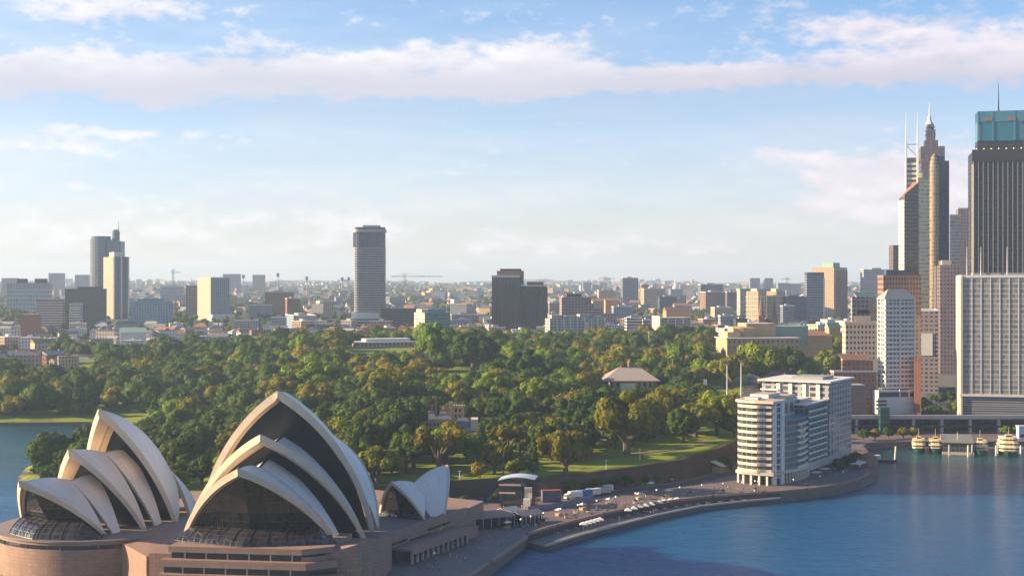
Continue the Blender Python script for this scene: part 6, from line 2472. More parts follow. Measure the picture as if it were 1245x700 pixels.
# ------------------------------------------------------------------ labels of the many: what it looks like, which landmark it is nearest to
ORD = ['leftmost', 'second from left', 'third from left', 'fourth from left', 'fifth from left', 'sixth from left', 'seventh from left', 'eighth from left', 'ninth from left', 'tenth from left']
LANDMARKS += [('the small shells', 510, 600), ('the largest sail shell', 337, 500), ('the smaller hall', 130, 520), ('the striped lawn', 780, 560), ('the cove lawn', 90, 508), ('the front lawn', 620, 575),
              ('the flag lined road', 940, 480), ('the tall lattice crane', 490, 345)]


def word_labels(items):
    groups = {}
    for it in items:
        if it['lab']:
            continue
        ls = sorted(LANDMARKS, key=lambda q: ((q[1] - it['px']) * .8) ** 2 + ((q[2] - it['py']) * 1.6) ** 2)
        nm, lx, ly = ls[0]
        dx_, dy_ = it['px'] - lx, it['py'] - ly
        rel = ('right of ' if dx_ > 0 else 'left of ') if abs(dx_) > 1.6 * abs(dy_) else ('behind ' if dy_ < 0 else 'in front of ')
        size = ''
        if 'tree' in it['d']:
            size = 'large ' if it['r'] > 13 else 'small ' if it['r'] < 9 else ''
        groups.setdefault((size + it['d'], rel + nm), []).append(it)
    for (d, rel), g_ in groups.items():
        g_.sort(key=lambda q: q['px'])
        for k, it in enumerate(g_):
            if len(g_) == 1:
                lb = d + ' ' + rel
            elif k == len(g_) - 1:
                lb = '%s %s, rightmost' % (d, rel)
            else:
                lb = '%s %s, %s' % (d, rel, ORD[min(k, 9)].replace(' from left', ''))
            it['o']['label'] = lb


word_labels(TREES)
word_labels(HOUSES)
# ------------------------------------------------------------------ people
def skin_mesh(name, joints, edges, m_, sub=1):
    me = bpy.data.meshes.new(name)
    me.from_pydata([j[:3] for j in joints], edges, [])
    o = bpy.data.objects.new(name, me)
    COL.objects.link(o)
    sk = o.modifiers.new('skin', 'SKIN')
    for v, j in zip(me.skin_vertices[0].data, joints):
        v.radius = (j[3], j[4] if len(j) > 4 else j[3])
    me.skin_vertices[0].data[0].use_root = True
    if sub:
        o.modifiers.new('sub', 'SUBSURF').levels = sub
    dg = bpy.context.evaluated_depsgraph_get()
    res = bpy.data.meshes.new_from_object(o.evaluated_get(dg))
    bpy.data.objects.remove(o)
    res.name = name
    res.materials.clear()
    res.materials.append(m_)
    res.polygons.foreach_set('use_smooth', [True] * len(res.polygons))
    return res


M_SKIN = mat('skin', (0.48, 0.30, 0.21), .6, .1)
M_HAIR = mat('dark_hair', (0.03, 0.022, 0.018), .6, .1)


def person_meshes(stride, arm):
    s, a = stride, arm
    J = [(0, 0, .95, .12, .10), (0, 0, 1.18, .13, .10), (0, 0, 1.42, .15, .09), (0, 0, 1.52, .055), (0, .01, 1.62, .085, .10), (0, .0, 1.73, .07, .08),
         (.19, 0, 1.42, .055), (.24, -a * .4, 1.14, .042), (.24, -a, .88, .032), (.25, -a - .05, .78, .04),
         (-.19, 0, 1.42, .055), (-.24, a * .4, 1.14, .042), (-.24, a, .88, .032), (-.25, a + .05, .78, .04),
         (.10, 0, .88, .085), (.10, -s * .5, .48, .06), (.10, -s, .09, .042), (.10, -s - .13, .04, .035),
         (-.10, 0, .88, .085), (-.10, s * .5, .48, .06), (-.10, s, .09, .042), (-.10, s - .13, .04, .035)]
    E = [(0, 1), (1, 2), (2, 3), (3, 4), (4, 5), (2, 6), (6, 7), (7, 8), (8, 9), (2, 10), (10, 11), (11, 12), (12, 13), (0, 14), (14, 15), (15, 16), (16, 17), (0, 18), (18, 19), (19, 20), (20, 21)]
    body = skin_mesh('person', J, E, M_SKIN)
    g = lambda ids, add: [tuple(J[i][:3]) + tuple(r + add for r in J[i][3:]) for i in ids]
    shirt = skin_mesh('shirt', g([0, 1, 2, 6, 7, 10, 11], .022), [(0, 1), (1, 2), (2, 3), (3, 4), (2, 5), (5, 6)], M_WHITE)
    trous = skin_mesh('trousers', g([0, 14, 15, 16, 18, 19, 20], .02), [(0, 1), (1, 2), (2, 3), (0, 4), (4, 5), (5, 6)], M_DARK)
    hair = skin_mesh('hair', [(0, .035, 1.64, .08, .09), (0, .02, 1.74, .085, .09)], [(0, 1)], M_HAIR)
    return body, shirt, trous, hair


PM = [person_meshes(.28, .2), person_meshes(.05, .04), person_meshes(-.2, -.15)]
SHIRTS = [('white', M_WHITE), ('black', M_DARK), ('blue', mat('blue_cloth', (.06, .12, .32), .8)), ('red', mat('red_cloth', (.42, .05, .04), .8)), ('grey', M_ROOFG), ('yellow', mat('yellow_cloth', (.55, .42, .06), .8))]
TROUS = [('dark', M_DARK), ('blue', mat('denim', (.06, .09, .18), .8)), ('pale', mat('pale_cloth', (.45, .4, .33), .8))]


def person(x, y, z, where, k):
    r2 = random.Random(k * 7 + 3)
    b_, s_, t_, h_ = PM[k % 3]
    sn, sm_ = SHIRTS[r2.randrange(6)]
    tn_, tm_ = TROUS[r2.randrange(3)]
    o = link('person', b_, None, (x, y, z), r2.uniform(0, 6.28))
    tag(o, None, 'person', 'people strolling on the waterfront')
    for nm, me, m_ in (('shirt', s_, sm_), ('trousers', t_, tm_), ('hair', h_, M_HAIR)):
        c = link(nm, me, o)
        c.material_slots[0].link = 'OBJECT'
        c.material_slots[0].material = m_
    PEOPLE.append((o, '%s in %s top, %s trousers %s' % ('walking person' if k % 3 != 1 else 'standing person', sn, tn_, where), proj(x, y, z)[0]))


PEOPLE = []
k = 0
rp = random.Random(5)
for _ in range(26):
    s_, o_ = rp.uniform(6, 78), rp.uniform(10.5, 24)
    p_ = W0 + wd * s_ + wn_ * o_
    # stay on the paved side of the sea edge
    if p_.x > -13 + (p_.y - 490) * .255 - 2.5:
        continue
    person(p_.x, p_.y, PAVED, 'on the walk below the podium', k)
    k += 1
for _ in range(26):
    i = rp.randrange(len(DECK) - 1)
    f = rp.random()
    x = DECK[i][0] + (DECK[i + 1][0] - DECK[i][0]) * f - rp.uniform(2, 9)
    y = DECK[i][1] + (DECK[i + 1][1] - DECK[i][1]) * f + rp.uniform(3, 12)
    person(x, y, PAVED, 'on the promenade deck', k)
    k += 1
for _ in range(12):
    i = rp.randrange(1, len(DECK) - 2)
    f = rp.random()
    x = (DECK[i][0] + SEA[i + 4][0]) / 2 + rp.uniform(-2, 2) + (DECK[i + 1][0] - DECK[i][0]) * f * .5
    y = (DECK[i][1] + SEA[i + 4][1]) / 2 + (DECK[i + 1][1] - DECK[i][1]) * f * .5
    person(x, y, LOW, 'on the low waterside walk', k)
    k += 1
for _ in range(14):
    person(rp.uniform(-20, 14), rp.uniform(598, 650), PAVED, 'on the forecourt near the stage', k)
    k += 1
for _ in range(12):
    p_ = tw(rp.uniform(4, 120), rp.uniform(-15, -9))
    person(p_.x, p_.y, PAVED, 'on the quay by the apartments', k)
    k += 1
gs = {}
for o, lb, px in PEOPLE:
    gs.setdefault(lb, []).append((px, o))
for lb, g_ in gs.items():
    g_.sort(key=lambda q: q[0])
    for k, (px, o) in enumerate(g_):
        o['label'] = lb if len(g_) == 1 else lb + ', ' + ('rightmost' if k == len(g_) - 1 else ORD[min(k, 9)].replace(' from left', ''))

# ------------------------------------------------------------------ vehicles
M_TYRE = mat('tyre', (.02, .02, .02), .8)
CARCOL = {'white': (.75, .74, .72), 'silver': (.42, .43, .45), 'dark grey': (.06, .065, .07), 'red': (.4, .04, .03), 'blue': (.05, .11, .3), 'yellow': (.65, .45, .04)}


def car(x, y, z, rz, col, label, van=False):
    o = thing('parked_van' if van else 'parked_car', label, 'van' if van else 'car', (x, y, z), rz, 'vehicles around the forecourt and road')
    pm = mat('car_' + col.replace(' ', '_'), CARCOL[col], .25, .06, spec=.5)
    L, W_, h = (5.2, 1.95, 2.2) if van else (4.5, 1.8, 1.45)
    prof = [(-L / 2, .45), (-L / 2, .8), (-L / 2 + .95, .95), (-L / 2 + 1.6, h - .06), (-L / 2 + 2.3, h), (L / 2 - .9, h - .02), (L / 2 - .15, .95 if not van else h - .15), (L / 2, .8), (L / 2, .4)]
    mb = MB()
    rows = [[(px, yy * (1 if pz < 1.0 else .86), pz) for px, pz in prof] for yy in (-W_ / 2, W_ / 2)]
    mb.grid([[rows[0][i], rows[1][i]] for i in range(len(prof))])
    mb.face(rows[0])
    mb.face(rows[1][::-1])
    mb.face([rows[0][0], rows[0][-1], rows[1][-1], rows[1][0]])
    mb.build('body', pm, o)
    for s in (-1, 1):
        mb = MB()
        yy = s * (W_ / 2 * .87 + .03)
        q = [(-L / 2 + 1.35, yy * 1.05, 1.0), (L / 2 - .7, yy * 1.05, 1.0), (L / 2 - 1.0, yy, h - .14), (-L / 2 + 1.85, yy, h - .14)]
        mb.face(q if s < 0 else q[::-1])
        mb.build('side_window', M_GLASS, o)
    mb = MB()
    mb.face([(-L / 2 + .97, -.7, 1.0), (-L / 2 + .97, .7, 1.0), (-L / 2 + 1.52, .68, h - .12), (-L / 2 + 1.52, -.68, h - .12)][::-1])
    mb.build('windscreen', M_GLASS, o)
    for sx in (-L / 2 + .9, L / 2 - .9):
        for s in (-1, 1):
            mb = MB()
            mb.tube([(sx, s * (W_ / 2 - .2), .33), (sx, s * (W_ / 2 + .02), .33)], .33, 12)
            mb.build('wheel', M_TYRE, o)


def truck(x, y, rz, L, box, label, cab=M_WHITE):
    o = thing('parked_truck', label, 'truck', (x, y, PAVED), rz, 'trucks behind the stage')
    mb = MB()
    mb.box(-L / 2 + 2.2, L / 2, -1.25, 1.25, .9, 3.7)
    mb.build('cargo_box', box, o)
    mb = MB()
    mb.prism([(-L / 2, -1.15), (-L / 2 + 2.1, -1.15), (-L / 2 + 2.1, 1.15), (-L / 2, 1.15)], .5, [2.3, 2.9, 2.9, 2.3])
    mb.build('cab', cab, o)
    mb = MB()
    mb.box(-L / 2 - .03, -L / 2 + .03, -1, 1, 1.4, 2.2)
    mb.build('windscreen', M_GLASS, o)
    for sx in (-L / 2 + 1, L / 2 - 2.2, L / 2 - 1):
        for s in (-1, 1):
            mb = MB()
            mb.tube([(sx, s * 1.0, .5), (sx, s * 1.3, .5)], .5, 12)
            mb.build('wheel', M_TYRE, o)


M_VBLUE = mat('vivid_blue', (.05, .13, .38), .5)
for px, Y, L, bx, lb in ((697, 664, 9, M_MULL, 'white box truck parked behind the stage, nearest to the stage'), (708, 668, 10, M_VBLUE, 'blue box truck in the row behind the stage'),
                         (719, 672, 9, M_PALE, 'pale grey box truck between the blue truck and the last one'), (731, 677, 10, M_STEEL, 'steel grey box truck at the right end of the truck row'),
                         (737, 684, 7, M_WHITE, 'short white truck parked near the cutting wall')):
    truck(k_of(px) * Y, Y, R(28), L, bx, lb)
for px, Y, col, lb, vn in ((547, 648, 'dark grey', 'dark grey car parked by the small shells', False), (556, 645, 'white', 'white van parked beside the small shells', True),
                           (563, 652, 'yellow', 'yellow van parked right of the small shells', True), (574, 650, 'silver', 'silver car parked left of the stage', False),
                           (585, 656, 'blue', 'blue van parked left of the stage', True), (790, 712, 'white', 'white car on the road at the foot of the cutting', False),
                           (815, 722, 'dark grey', 'dark grey car on the road below the cutting wall', False), (880, 806, 'red', 'red car on the road near the sloped white awning', False)):
    z = PAVED + .02
    car(k_of(px) * Y, Y, z, R(20 + (Y - 640) * .25), col, lb, vn)
for px, Y, col, lb in ((843, 1080, 'white', 'white car at the left end of the flag lined road'), (858, 1082, 'dark grey', 'dark grey car beside the bus shelter'), (872, 1084, 'silver', 'silver car below the first tall pole'),
                       (915, 1076, 'red', 'red car right of the second tall pole'), (937, 1070, 'white', 'white car under the row of flags'), (826, 1000, 'white', 'white car on the lower slip road'),
                       (866, 985, 'blue', 'blue car on the lower slip road')):
    x = k_of(px) * Y
    car(x, Y, H(x, Y) + .2, R(5), col, lb)

# ------------------------------------------------------------------ stage and forecourt
st = thing('event_stage', 'open air event stage with a curved blue white roof on the forecourt', 'stage', (k_of(630) * 642, 642, PAVED), R(-8))
mb = MB()
rows = []
for k in range(9):
    f = k / 8
    x = -8.5 + 17 * f
    z = 11.4 + 2.0 * math.sin(math.pi * (.15 + .75 * f)) + f * 1.0
    rows.append([(x, -6, z), (x, 6, z), (x, 6, z + .4), (x, -6, z + .4)])
mb.grid(rows, 0, close=True)
mb.face(rows[0])
mb.face(rows[-1][::-1])
mb.build('roof', mat('stage_roof', (.42, .48, .62), .4), st)
for x in (-7.6, 7.6):
    for y in (-5, 5):
        mb = MB()
        for dx_, dy_ in ((-.4, -.4), (.4, -.4), (.4, .4), (-.4, .4)):
            mb.bar((x + dx_, y + dy_, 0), (x + dx_, y + dy_, 11.6), .14)
        for k in range(8):
            mb.bar((x - .4, y - .4, k * 1.45), (x + .4, y - .4, k * 1.45 + 1.4), .09)
            mb.bar((x + .4, y + .4, k * 1.45), (x + .4, y - .4, k * 1.45 + 1.4), .09)
        mb.build('truss_tower', M_DARK, st)
mb = MB()
mb.box(-7.2, 7.2, -4.6, 4.6, 0, 1.7)
mb.build('stage_deck', M_DARK, st)
mb = MB()
mb.box(3.6, 7.2, -5.3, -4.7, 2.2, 9.6)
mb.build('side_screen', M_CREAM, st)
mb = MB()
mb.box(-8, 2, -6.2, -5.9, 10.2, 10.9)
mb.build('front_banner', mat('banner_cloth', (.55, .38, .32), .8), st)
mb = MB()
mb.box(3.4, 6.6, -8.4, -5.6, 0, 4.6)
mb.build('lighting_booth', M_WHITE, st)
mb = MB()
mb.box(-7, 7, 4.6, 5.0, 1.7, 10)
mb.build('backdrop', M_DARK, st)
mb = MB()
mb.box(-8, -.5, -6.3, -5.8, 6.6, 7.2)
mb.build('lighting_bar', M_CREAM, st)
mb = MB()
mb.box(-7.4, 3.4, -4.7, 4.5, 9.0, 9.9)
mb.build('ceiling_rig', M_DARK, st)
for x in (-7, 1.6):
    mb = MB()
    mb.box(x - .8, x + .8, -5.6, -4.8, 3, 8.5)
    mb.build('speaker_stack', M_DARK, st)
LANDMARKS.append(('the event stage', 630, 600))
ct = thing('shipping_container', 'dark purple container with a red topped edge beside the stage', 'container', (k_of(670) * 655, 655, PAVED), R(12))
mb = MB()
mb.box(-4.5, 4.5, -1.6, 1.6, 0.05, 5.4)
mb.build('body', mat('purple_steel', (.12, .10, .17), .6), ct)
mb = MB()
mb.box(-4.7, 4.7, -1.7, 1.7, 5.41, 5.6)
mb.build('roof_edge', mat('red_steel', (.4, .08, .07), .6), ct)
mb = MB()
mb.box(4.52, 4.62, -1.5, 1.5, .3, 5.2)
mb.build('end_door', M_STEEL, ct)
fn = thing('hoarding', 'long low curved grey hoarding round the back of the stage', 'fence', (20, 640, PAVED))
mb = MB()
pts = [(7 - 20, 626 - 640), (14 - 20, 631 - 640), (22 - 20, 638 - 640), (31 - 20, 650 - 640), (38 - 20, 661 - 640)]
for a_, b_ in zip(pts, pts[1:]):
    mb.bar((*a_, 1.2), (*b_, 1.2), .2, 2.4)
mb.build('panel', mat('hoarding_paint', (.16, .15, .19), .7), fn)


def canopy(x, y, w_, d_, h, rz, label, m_=M_STONE, cat='canopy'):
    o = thing('restaurant_canopy', label, cat, (x, y, PAVED), rz, 'restaurant roofs on the forecourt')
    mb = MB()
    rd = [(-w_ / 2, 0, h + 1.6), (w_ / 2, 0, h + 1.6)]
    c = [(-w_ / 2, -d_ / 2, h), (w_ / 2, -d_ / 2, h), (w_ / 2, d_ / 2, h), (-w_ / 2, d_ / 2, h)]
    up = lambda p_: (p_[0], p_[1], p_[2] + .35)
    for a_, b_, r0, r1 in ((c[0], c[1], rd[1], rd[0]), (c[2], c[3], rd[0], rd[1])):
        mb.face([up(a_), up(b_), up(r0), up(r1)])
        mb.face([r1, r0, b_, a_])
        mb.face([a_, b_, up(b_), up(a_)])
    for a_, b_, r0 in ((c[1], c[2], rd[1]), (c[3], c[0], rd[0])):
        mb.face([a_, r0, up(r0), up(a_)])
        mb.face([r0, b_, up(b_), up(r0)])
    mb.build('roof', m_, o)
    mb = MB()
    mb.box(-w_ / 2 + 1, w_ / 2 - 1, -d_ / 2 + 1.2, d_ / 2 - 1.2, 0, h - .1)
    mb.build('glazing', M_GLASS, o)
    for k in range(6):
        for s in (-1, 1):
            mb = MB()
            q = -w_ / 2 + .6 + (w_ - 1.2) * k / 5
            mb.box(q - .15, q + .15, s * (d_ / 2 - .5) - .15, s * (d_ / 2 - .5) + .15, 0, h)
            mb.build('post', M_STEEL, o)


canopy(k_of(592) * 590, 590, 20, 15, 4.4, R(30), 'long brown gabled restaurant roof beside the podium stair', mat('brown_roof', (.27, .19, .15), .7))
canopy(k_of(640) * 596, 596, 13, 9, 3.8, R(40), 'dark gabled restaurant roof nearer the water corner', mat('dusk_roof', (.17, .15, .17), .7))
canopy(k_of(618) * 606, 606, 9, 7, 3.6, R(40), 'small pale restaurant roof between two larger ones', M_CONC)

# umbrellas
um = thing('parasol', None, 'parasol', (0, 0, 0), 0, 'white parasols along the low walk')
mb = MB()
mb.tube([(0, 0, 0), (0, 0, 2.7)], .05, 6)
pole_me = mb.mesh('pole', M_STEEL)
mb = MB()
n = 4
rim = [(1.9 * math.cos(6.283 * (k + .5) / n), 1.9 * math.sin(6.283 * (k + .5) / n), 2.25) for k in range(n)]
for k in range(n):
    a_, b_ = rim[k], rim[(k + 1) % n]
    mb.face([a_, b_, (0, 0, 3.15)])
    mb.face([(a_[0], a_[1], a_[2] - .22), (b_[0], b_[1], b_[2] - .22), b_, a_])
    mb.face([b_, a_, (0, 0, 3.05)])
can_me = mb.mesh('canopy', mat('parasol_canvas', (.58, .55, .50), .8))
um_kids = [link('pole', pole_me, um), link('canopy', can_me, um)]
spots = [(714, 591.5, 'left'), (719, 594, 'left'), (724, 597, 'left'), (729, 600, 'left'), (734, 603, 'left'), (768, 628, 'middle'), (775, 633, 'middle'), (782, 638, 'middle'), (789, 641, 'middle'), (796, 645, 'middle'),
         (806, 650, 'right'), (813, 654, 'right'), (820, 657, 'right'), (828, 660, 'right')]
cnt = {}
for k, (px, Y, wh) in enumerate(spots):
    x = k_of(px) * Y
    o = um if k == 0 else dup_tree(um, um_kids, (0, 0, 0), 0)
    o.location = (x - 1.5, Y + 1.0, LOW)
    o.scale = (1.25,) * 3
    cnt[wh] = cnt.get(wh, 0) + 1
    o['label'] = 'white square parasol on the low walk, %s of the %s cluster' % (ORD[cnt[wh] - 1].replace('second from', 'second from').replace('leftmost', 'leftmost'), wh if wh != 'middle' else 'centre')

# lamps along the deck
lp = thing('lamp_post', None, 'street lamp', (0, 0, 0), 0, 'globe lamps along the promenade')
mb = MB()
mb.tube([(0, 0, 0), (0, 0, 4.4)], [.09, .06], 7)
lk = [mb.build('post', M_DARK, lp)]
mb = MB()
mb.lathe((0, 0, 4.4), [(.1, 0), (.36, .16), (.46, .42), (.36, .68), (.05, .84)], 12)
lk.append(mb.build('globe', mat('white_globe', (.85, .83, .78), .3), lp))
k = 0
lpos = []
for i in range(len(DECK) - 1):
    for f in (.2, .7):
        lpos.append((DECK[i][0] + (DECK[i + 1][0] - DECK[i][0]) * f - 4.5, DECK[i][1] + (DECK[i + 1][1] - DECK[i][1]) * f + 6.5))
lpos += [(140, 695), (156, 708), (172, 726), (186, 748), (-30, 560), (-24, 540), (-33, 525), (-28, 505), (120, 690)]
lpos.sort(key=lambda q: proj(q[0], q[1], 4)[0])
names = ['first', 'second', 'third', 'fourth', 'fifth', 'sixth', 'seventh', 'eighth', 'ninth', 'tenth']
for k, (x, y) in enumerate(lpos):
    o = lp if k == 0 else dup_tree(lp, lk, (0, 0, 0), 0)
    o.location = (x, y, PAVED)
    h_ = len(lpos) // 2
    if k < h_:
        o['label'] = 'white globe lamp post on the waterfront, %s from the podium corner rightwards' % names[min(k, 9)]
    else:
        o['label'] = 'white globe lamp post near the curved quay, %s counted from its far right end' % names[min(len(lpos) - 1 - k, 9)] if len(lpos) - 1 - k < 10 else 'white globe lamp post midway along the curved promenade deck'

# sloped white awning roof in the cutting
aw = thing('tunnel_shelter', 'small building with a sloped pale roof in the cutting left of the apartments', 'shelter', (k_of(877) * 760, 760, PAVED), R(50))
mb = MB()
mb.box(-4.6, 4.6, -3, 3, 0, 3.2)
mb.build('wall', M_STONE, aw)
mb = MB()
mb.prism([(-5.4, -3.6), (5.4, -3.6), (5.4, 3.6), (-5.4, 3.6)], [3.25, 3.25, 5.6, 5.6], [3.6, 3.6, 5.95, 5.95])
mb.build('roof', M_PALE, aw)

# shrubs at the foot of the cutting
nb_ = 0
sh_pos = [(690, 684), (708, 690), (726, 694), (744, 700), (757, 706), (776, 716), (790, 722), (800, 732), (812, 738), (845, 762), (858, 775), (869, 790), (560, 655), (600, 660), (640, 664), (520, 650)]
for px, Y in sh_pos:
    o = plant_tree('round', 'dark green', k_of(px) * Y + 2, Y - 5, random.uniform(2.6, 4.6), PAVED, .8, 'x')
    o.name = 'shrub'
    o['category'] = 'shrub'
    o['group'] = 'shrubs at the foot of the cutting wall'
    nb_ += 1
    o['label'] = 'dark shrub at the foot of the cutting wall, ' + ('%s from the left' % names[nb_ - 1] if nb_ <= 8 else '%s from the right' % names[len(sh_pos) - nb_])

# ------------------------------------------------------------------ road side: tall poles, flags, shelter
for px, pb, pt, lb in ((884, 498, 443, 'tall pale floodlight pole, left one of the pair by the road'), (901, 488, 440, 'tall pinkish floodlight pole, right one of the pair by the road')):
    x, Y = ground_at(px, pb)
    z = H(x, Y)
    o = thing('floodlight_pole', lb, 'pole', (x, Y, z))
    hgt = CAM_H - (pt - 346) / FPX * Y - z
    mb = MB()
    mb.tube([(0, 0, -.5), (0, 0, hgt)], [.5, .28], 8)
    mb.build('pole', M_PALE, o)
    mb = MB()
    mb.box(-1.1, 1.1, -.3, .3, hgt - .2, hgt + .8)
    mb.build('lamp_head', M_STEEL, o)
FL = [(931, 'red'), (936, 'white'), (941, 'blue'), (946, 'white'), (951, 'red'), (978, 'white'), (984, 'red'), (822, 'red'), (856, 'white')]
for k, (px, col) in enumerate(FL):
    x, Y = ground_at(px, 483 if px > 900 else 476)
    o = thing('flagpole', '%s banner flag beside the road, %s' % (col, ['leftmost of the main row', 'next to the leftmost red one', 'only blue one in the row', 'just right of the blue one', 'rightmost of the main row',
              'left one of the separate pair', 'right one of the separate pair', 'on its own right of the pavilion', 'beside the bus shelter'][k]), 'flag', (x, Y, H(x, Y)), 0, 'banner flags beside the road')
    mb = MB()
    mb.tube([(0, 0, -.3), (0, 0, 9)], .12, 6)
    mb.build('pole', M_MULL, o)
    mb = MB()
    rows = []
    for q in range(6):
        f = q / 5
        rows.append([(.1 + 2.0 * f, .25 * math.sin(f * 5), 4.4), (.1 + 2.0 * f, .25 * math.sin(f * 5 + .6), 8.7)])
    mb.grid(rows)
    mb.grid([[(p_[0], p_[1] + .05, p_[2]) for p_ in r] for r in rows][::-1])
    mb.build('banner', {'red': SHIRTS[3][1], 'white': M_WHITE, 'blue': SHIRTS[2][1]}[col], o)
x, Y = ground_at(850, 479)
bs = thing('bus_shelter', 'dark roofed shelter with a white end panel beside the road', 'shelter', (x, Y, H(x, Y)))
mb = MB()
mb.box(-8, 8, -2, 3, 5.0, 5.6)
mb.build('roof', M_DARK, bs)
mb = MB()
mb.box(-7.6, -6.8, -1.6, 2.6, 0, 5.8)
mb.build('end_panel', M_WHITE, bs)
mb = MB()
mb.box(-6.5, 7.5, 1.6, 2.0, .2, 4.9)
mb.build('back_wall', M_GLASS, bs)
for q in (-3, 1, 5, 7.4):
    mb = MB()
    mb.box(q - .12, q + .12, -1.4, -1.2, 0, 5)
    mb.build('post', M_STEEL, bs)
x, Y = ground_at(860, 489)
rw = thing('ramp_wall', 'curved stone ramp wall below the road right of the pavilion', 'wall', (x, Y, H(x, Y)))
mb = MB()
for q in range(10):
    a_, b_ = (-26 + q * 5.4, 5 * math.sin(q * .25), 0), (-26 + (q + 1) * 5.4, 5 * math.sin((q + 1) * .25), 0)
    mb.bar((a_[0], a_[1], 1.2), (b_[0], b_[1], 1.2), .8, 5)
mb.build('wall', M_STONE, rw)
for px, pb, pt, lb in ((818, 467, 437, 'thin grey lamp column right of the hipped roof pavilion'), (1000, 478, 455, 'thin lamp column above the curved apartments'),
                       (559, 586, 575, 'thin lamp column on the front lawn'), (778, 560, 548, 'thin lamp column on the striped lawn'), (737, 600, 587, 'short white post at the foot of the cutting')):
    x, Y = ground_at(px, pb)
    z = H(x, Y) if Y > 650 else PAVED
    hgt = max(4, (pb - pt) / FPX * Y)
    o = thing('lamp_column', lb, 'lamp post', (x, Y, max(z, PAVED)))
    mb = MB()
    mb.tube([(0, 0, -.4), (0, 0, hgt)], [.22, .14], 6)
    mb.build('post', M_MULL, o)
    mb = MB()
    mb.box(-.9, .9, -.25, .25, hgt, hgt + .3)
    mb.build('lamp_head', M_WHITE, o)
fx, fY = ground_at(789, 432)
fp = thing('flagpole', 'lone white flagpole with a red base among trees above the pavilion', 'flag', (fx, fY, H(fx, fY)), 0)
mb = MB()
mb.tube([(0, 0, 0), (0, 0, 24)], [.5, .3], 6)
mb.build('pole', M_WHITE, fp)
mb = MB()
mb.box(-1.5, 1.5, -1.5, 1.5, 4, 7)
mb.build('base_lantern', SHIRTS[3][1], fp)

# ------------------------------------------------------------------ ferries and wharf
M_FGREEN = mat('ferry_green', (.015, .06, .042), .4)
M_FCREAM = mat('ferry_cream', (.72, .55, .30), .5)


def ferry(px, Y, W_, L, decks, label):
    o = thing('ferry', label, 'ferry', (k_of(px) * Y, Y, 0), R(-15), 'ferries berthed at the quay')
    w = W_ / 2
    mb = MB()
    rows = []
    for k in range(9):
        f = k / 8
        ww = w * min(1, .28 + 1.5 * f) if f < .5 else w * (1 - .25 * max(0, f - .75) * 2)
        y = L * f
        sheer = 2.1 + 1.0 * (1 - f) ** 2
        rows.append([(-ww, y, sheer), (-ww * .8, y + (.8 if k == 0 else 0), -.6), (ww * .8, y + (.8 if k == 0 else 0), -.6), (ww, y, sheer)])
    mb.grid(rows)
    mb.face(rows[0])
    mb.face([r[0] for r in rows] + [r[3] for r in rows[::-1]])
    mb.build('hull', M_FGREEN, o)
    z = 2.4
    for d in range(decks):
        y0, y1 = L * (.2 + .07 * d), L * (.92 - .05 * d)
        ww = w * (.97 - .08 * d)
        poly = [(-ww, y0 + 2.5), (-ww * .55, y0), (ww * .55, y0), (ww, y0 + 2.5), (ww, y1), (-ww, y1)]
        mb = MB()
        mb.prism(poly, z, z + 1.0)
        mb.build('deck_side', M_FCREAM, o)
        mb = MB()
        mb.prism([(q[0] * .97, q[1] + .15) for q in poly], z + 1.01, z + 2.0)
        mb.build('window_band', M_GLASS, o)
        mb = MB()
        mb.prism([(q[0] * 1.04, q[1] - .15) for q in poly], z + 2.01, z + 2.5)
        mb.build('deck_roof', M_FCREAM if d % 2 else M_WHITE, o)
        for k in range(5):
            q = -ww * .8 + ww * 1.6 * k / 4
            mb = MB()
            mb.box(q - .12, q + .12, y0 - .02 + (abs(q) / ww > .55) * 1.3, y0 + .1 + (abs(q) / ww > .55) * 1.3, z + 1.0, z + 2.0)
            mb.build('window_post', M_FCREAM, o)
        z += 2.51
    mb = MB()
    mb.box(-w * .34, w * .34, L * .36, L * .46, z, z + 2.2)
    mb.build('wheelhouse', M_FCREAM, o)
    mb = MB()
    mb.box(-w * .30, w * .30, L * .36 - .06, L * .36 + .02, z + .9, z + 1.8)
    mb.build('wheelhouse_window', M_GLASS, o)
    mb = MB()
    mb.lathe((0, L * .58, z), [(1.1, 0), (1.0, 3.4), (.3, 3.5)], 12)
    mb.build('funnel', M_FGREEN, o)
    mb = MB()
    mb.tube([(0, L * .4, z + 2), (0, L * .4, z + 7.5)], [.14, .06], 6)
    mb.build('mast', M_FCREAM, o)


ferry(1117.5, 880, 8.2, 26, 2, 'green and cream ferry at the left end of the quay')
ferry(1138, 878, 8.4, 26, 2, 'green and cream ferry second from left, beside the wharf shed')
ferry(1193, 868, 9.5, 30, 2, 'green and cream ferry directly right of the wharf shed')
ferry(1229, 862, 12.5, 38, 3, 'largest three decked ferry at the right end of the quay')
wf = thing('wharf_shed', 'dark ferry wharf shed on a pontoon between the berthed ferries', 'wharf', (k_of(1165) * 872, 872, 0), R(-15))
mb = MB()
mb.box(-9.5, 9.5, 0, 33, -.5, 1.3)
mb.build('pontoon', M_CONC, wf)
mb = MB()
mb.box(-8.8, 8.8, 3, 33, 1.31, 7)
mb.build('wall', facade('wharf_facade', (.07, .065, .065), (.03, .035, .045), 2.4, 2.6, .7, .6), wf)
mb = MB()
mb.prism([(-9.6, 1.6), (9.6, 1.6), (9.6, 34), (-9.6, 34)], 7.01, [7.6, 7.6, 9.4, 9.4])
mb.build('roof', mat('wharf_roof', (.18, .18, .17), .7), wf)
mb = MB()
mb.tube([(0, 10, 7.5), (0, 10, 13)], .14, 6)
mb.build('mast', M_MULL, wf)
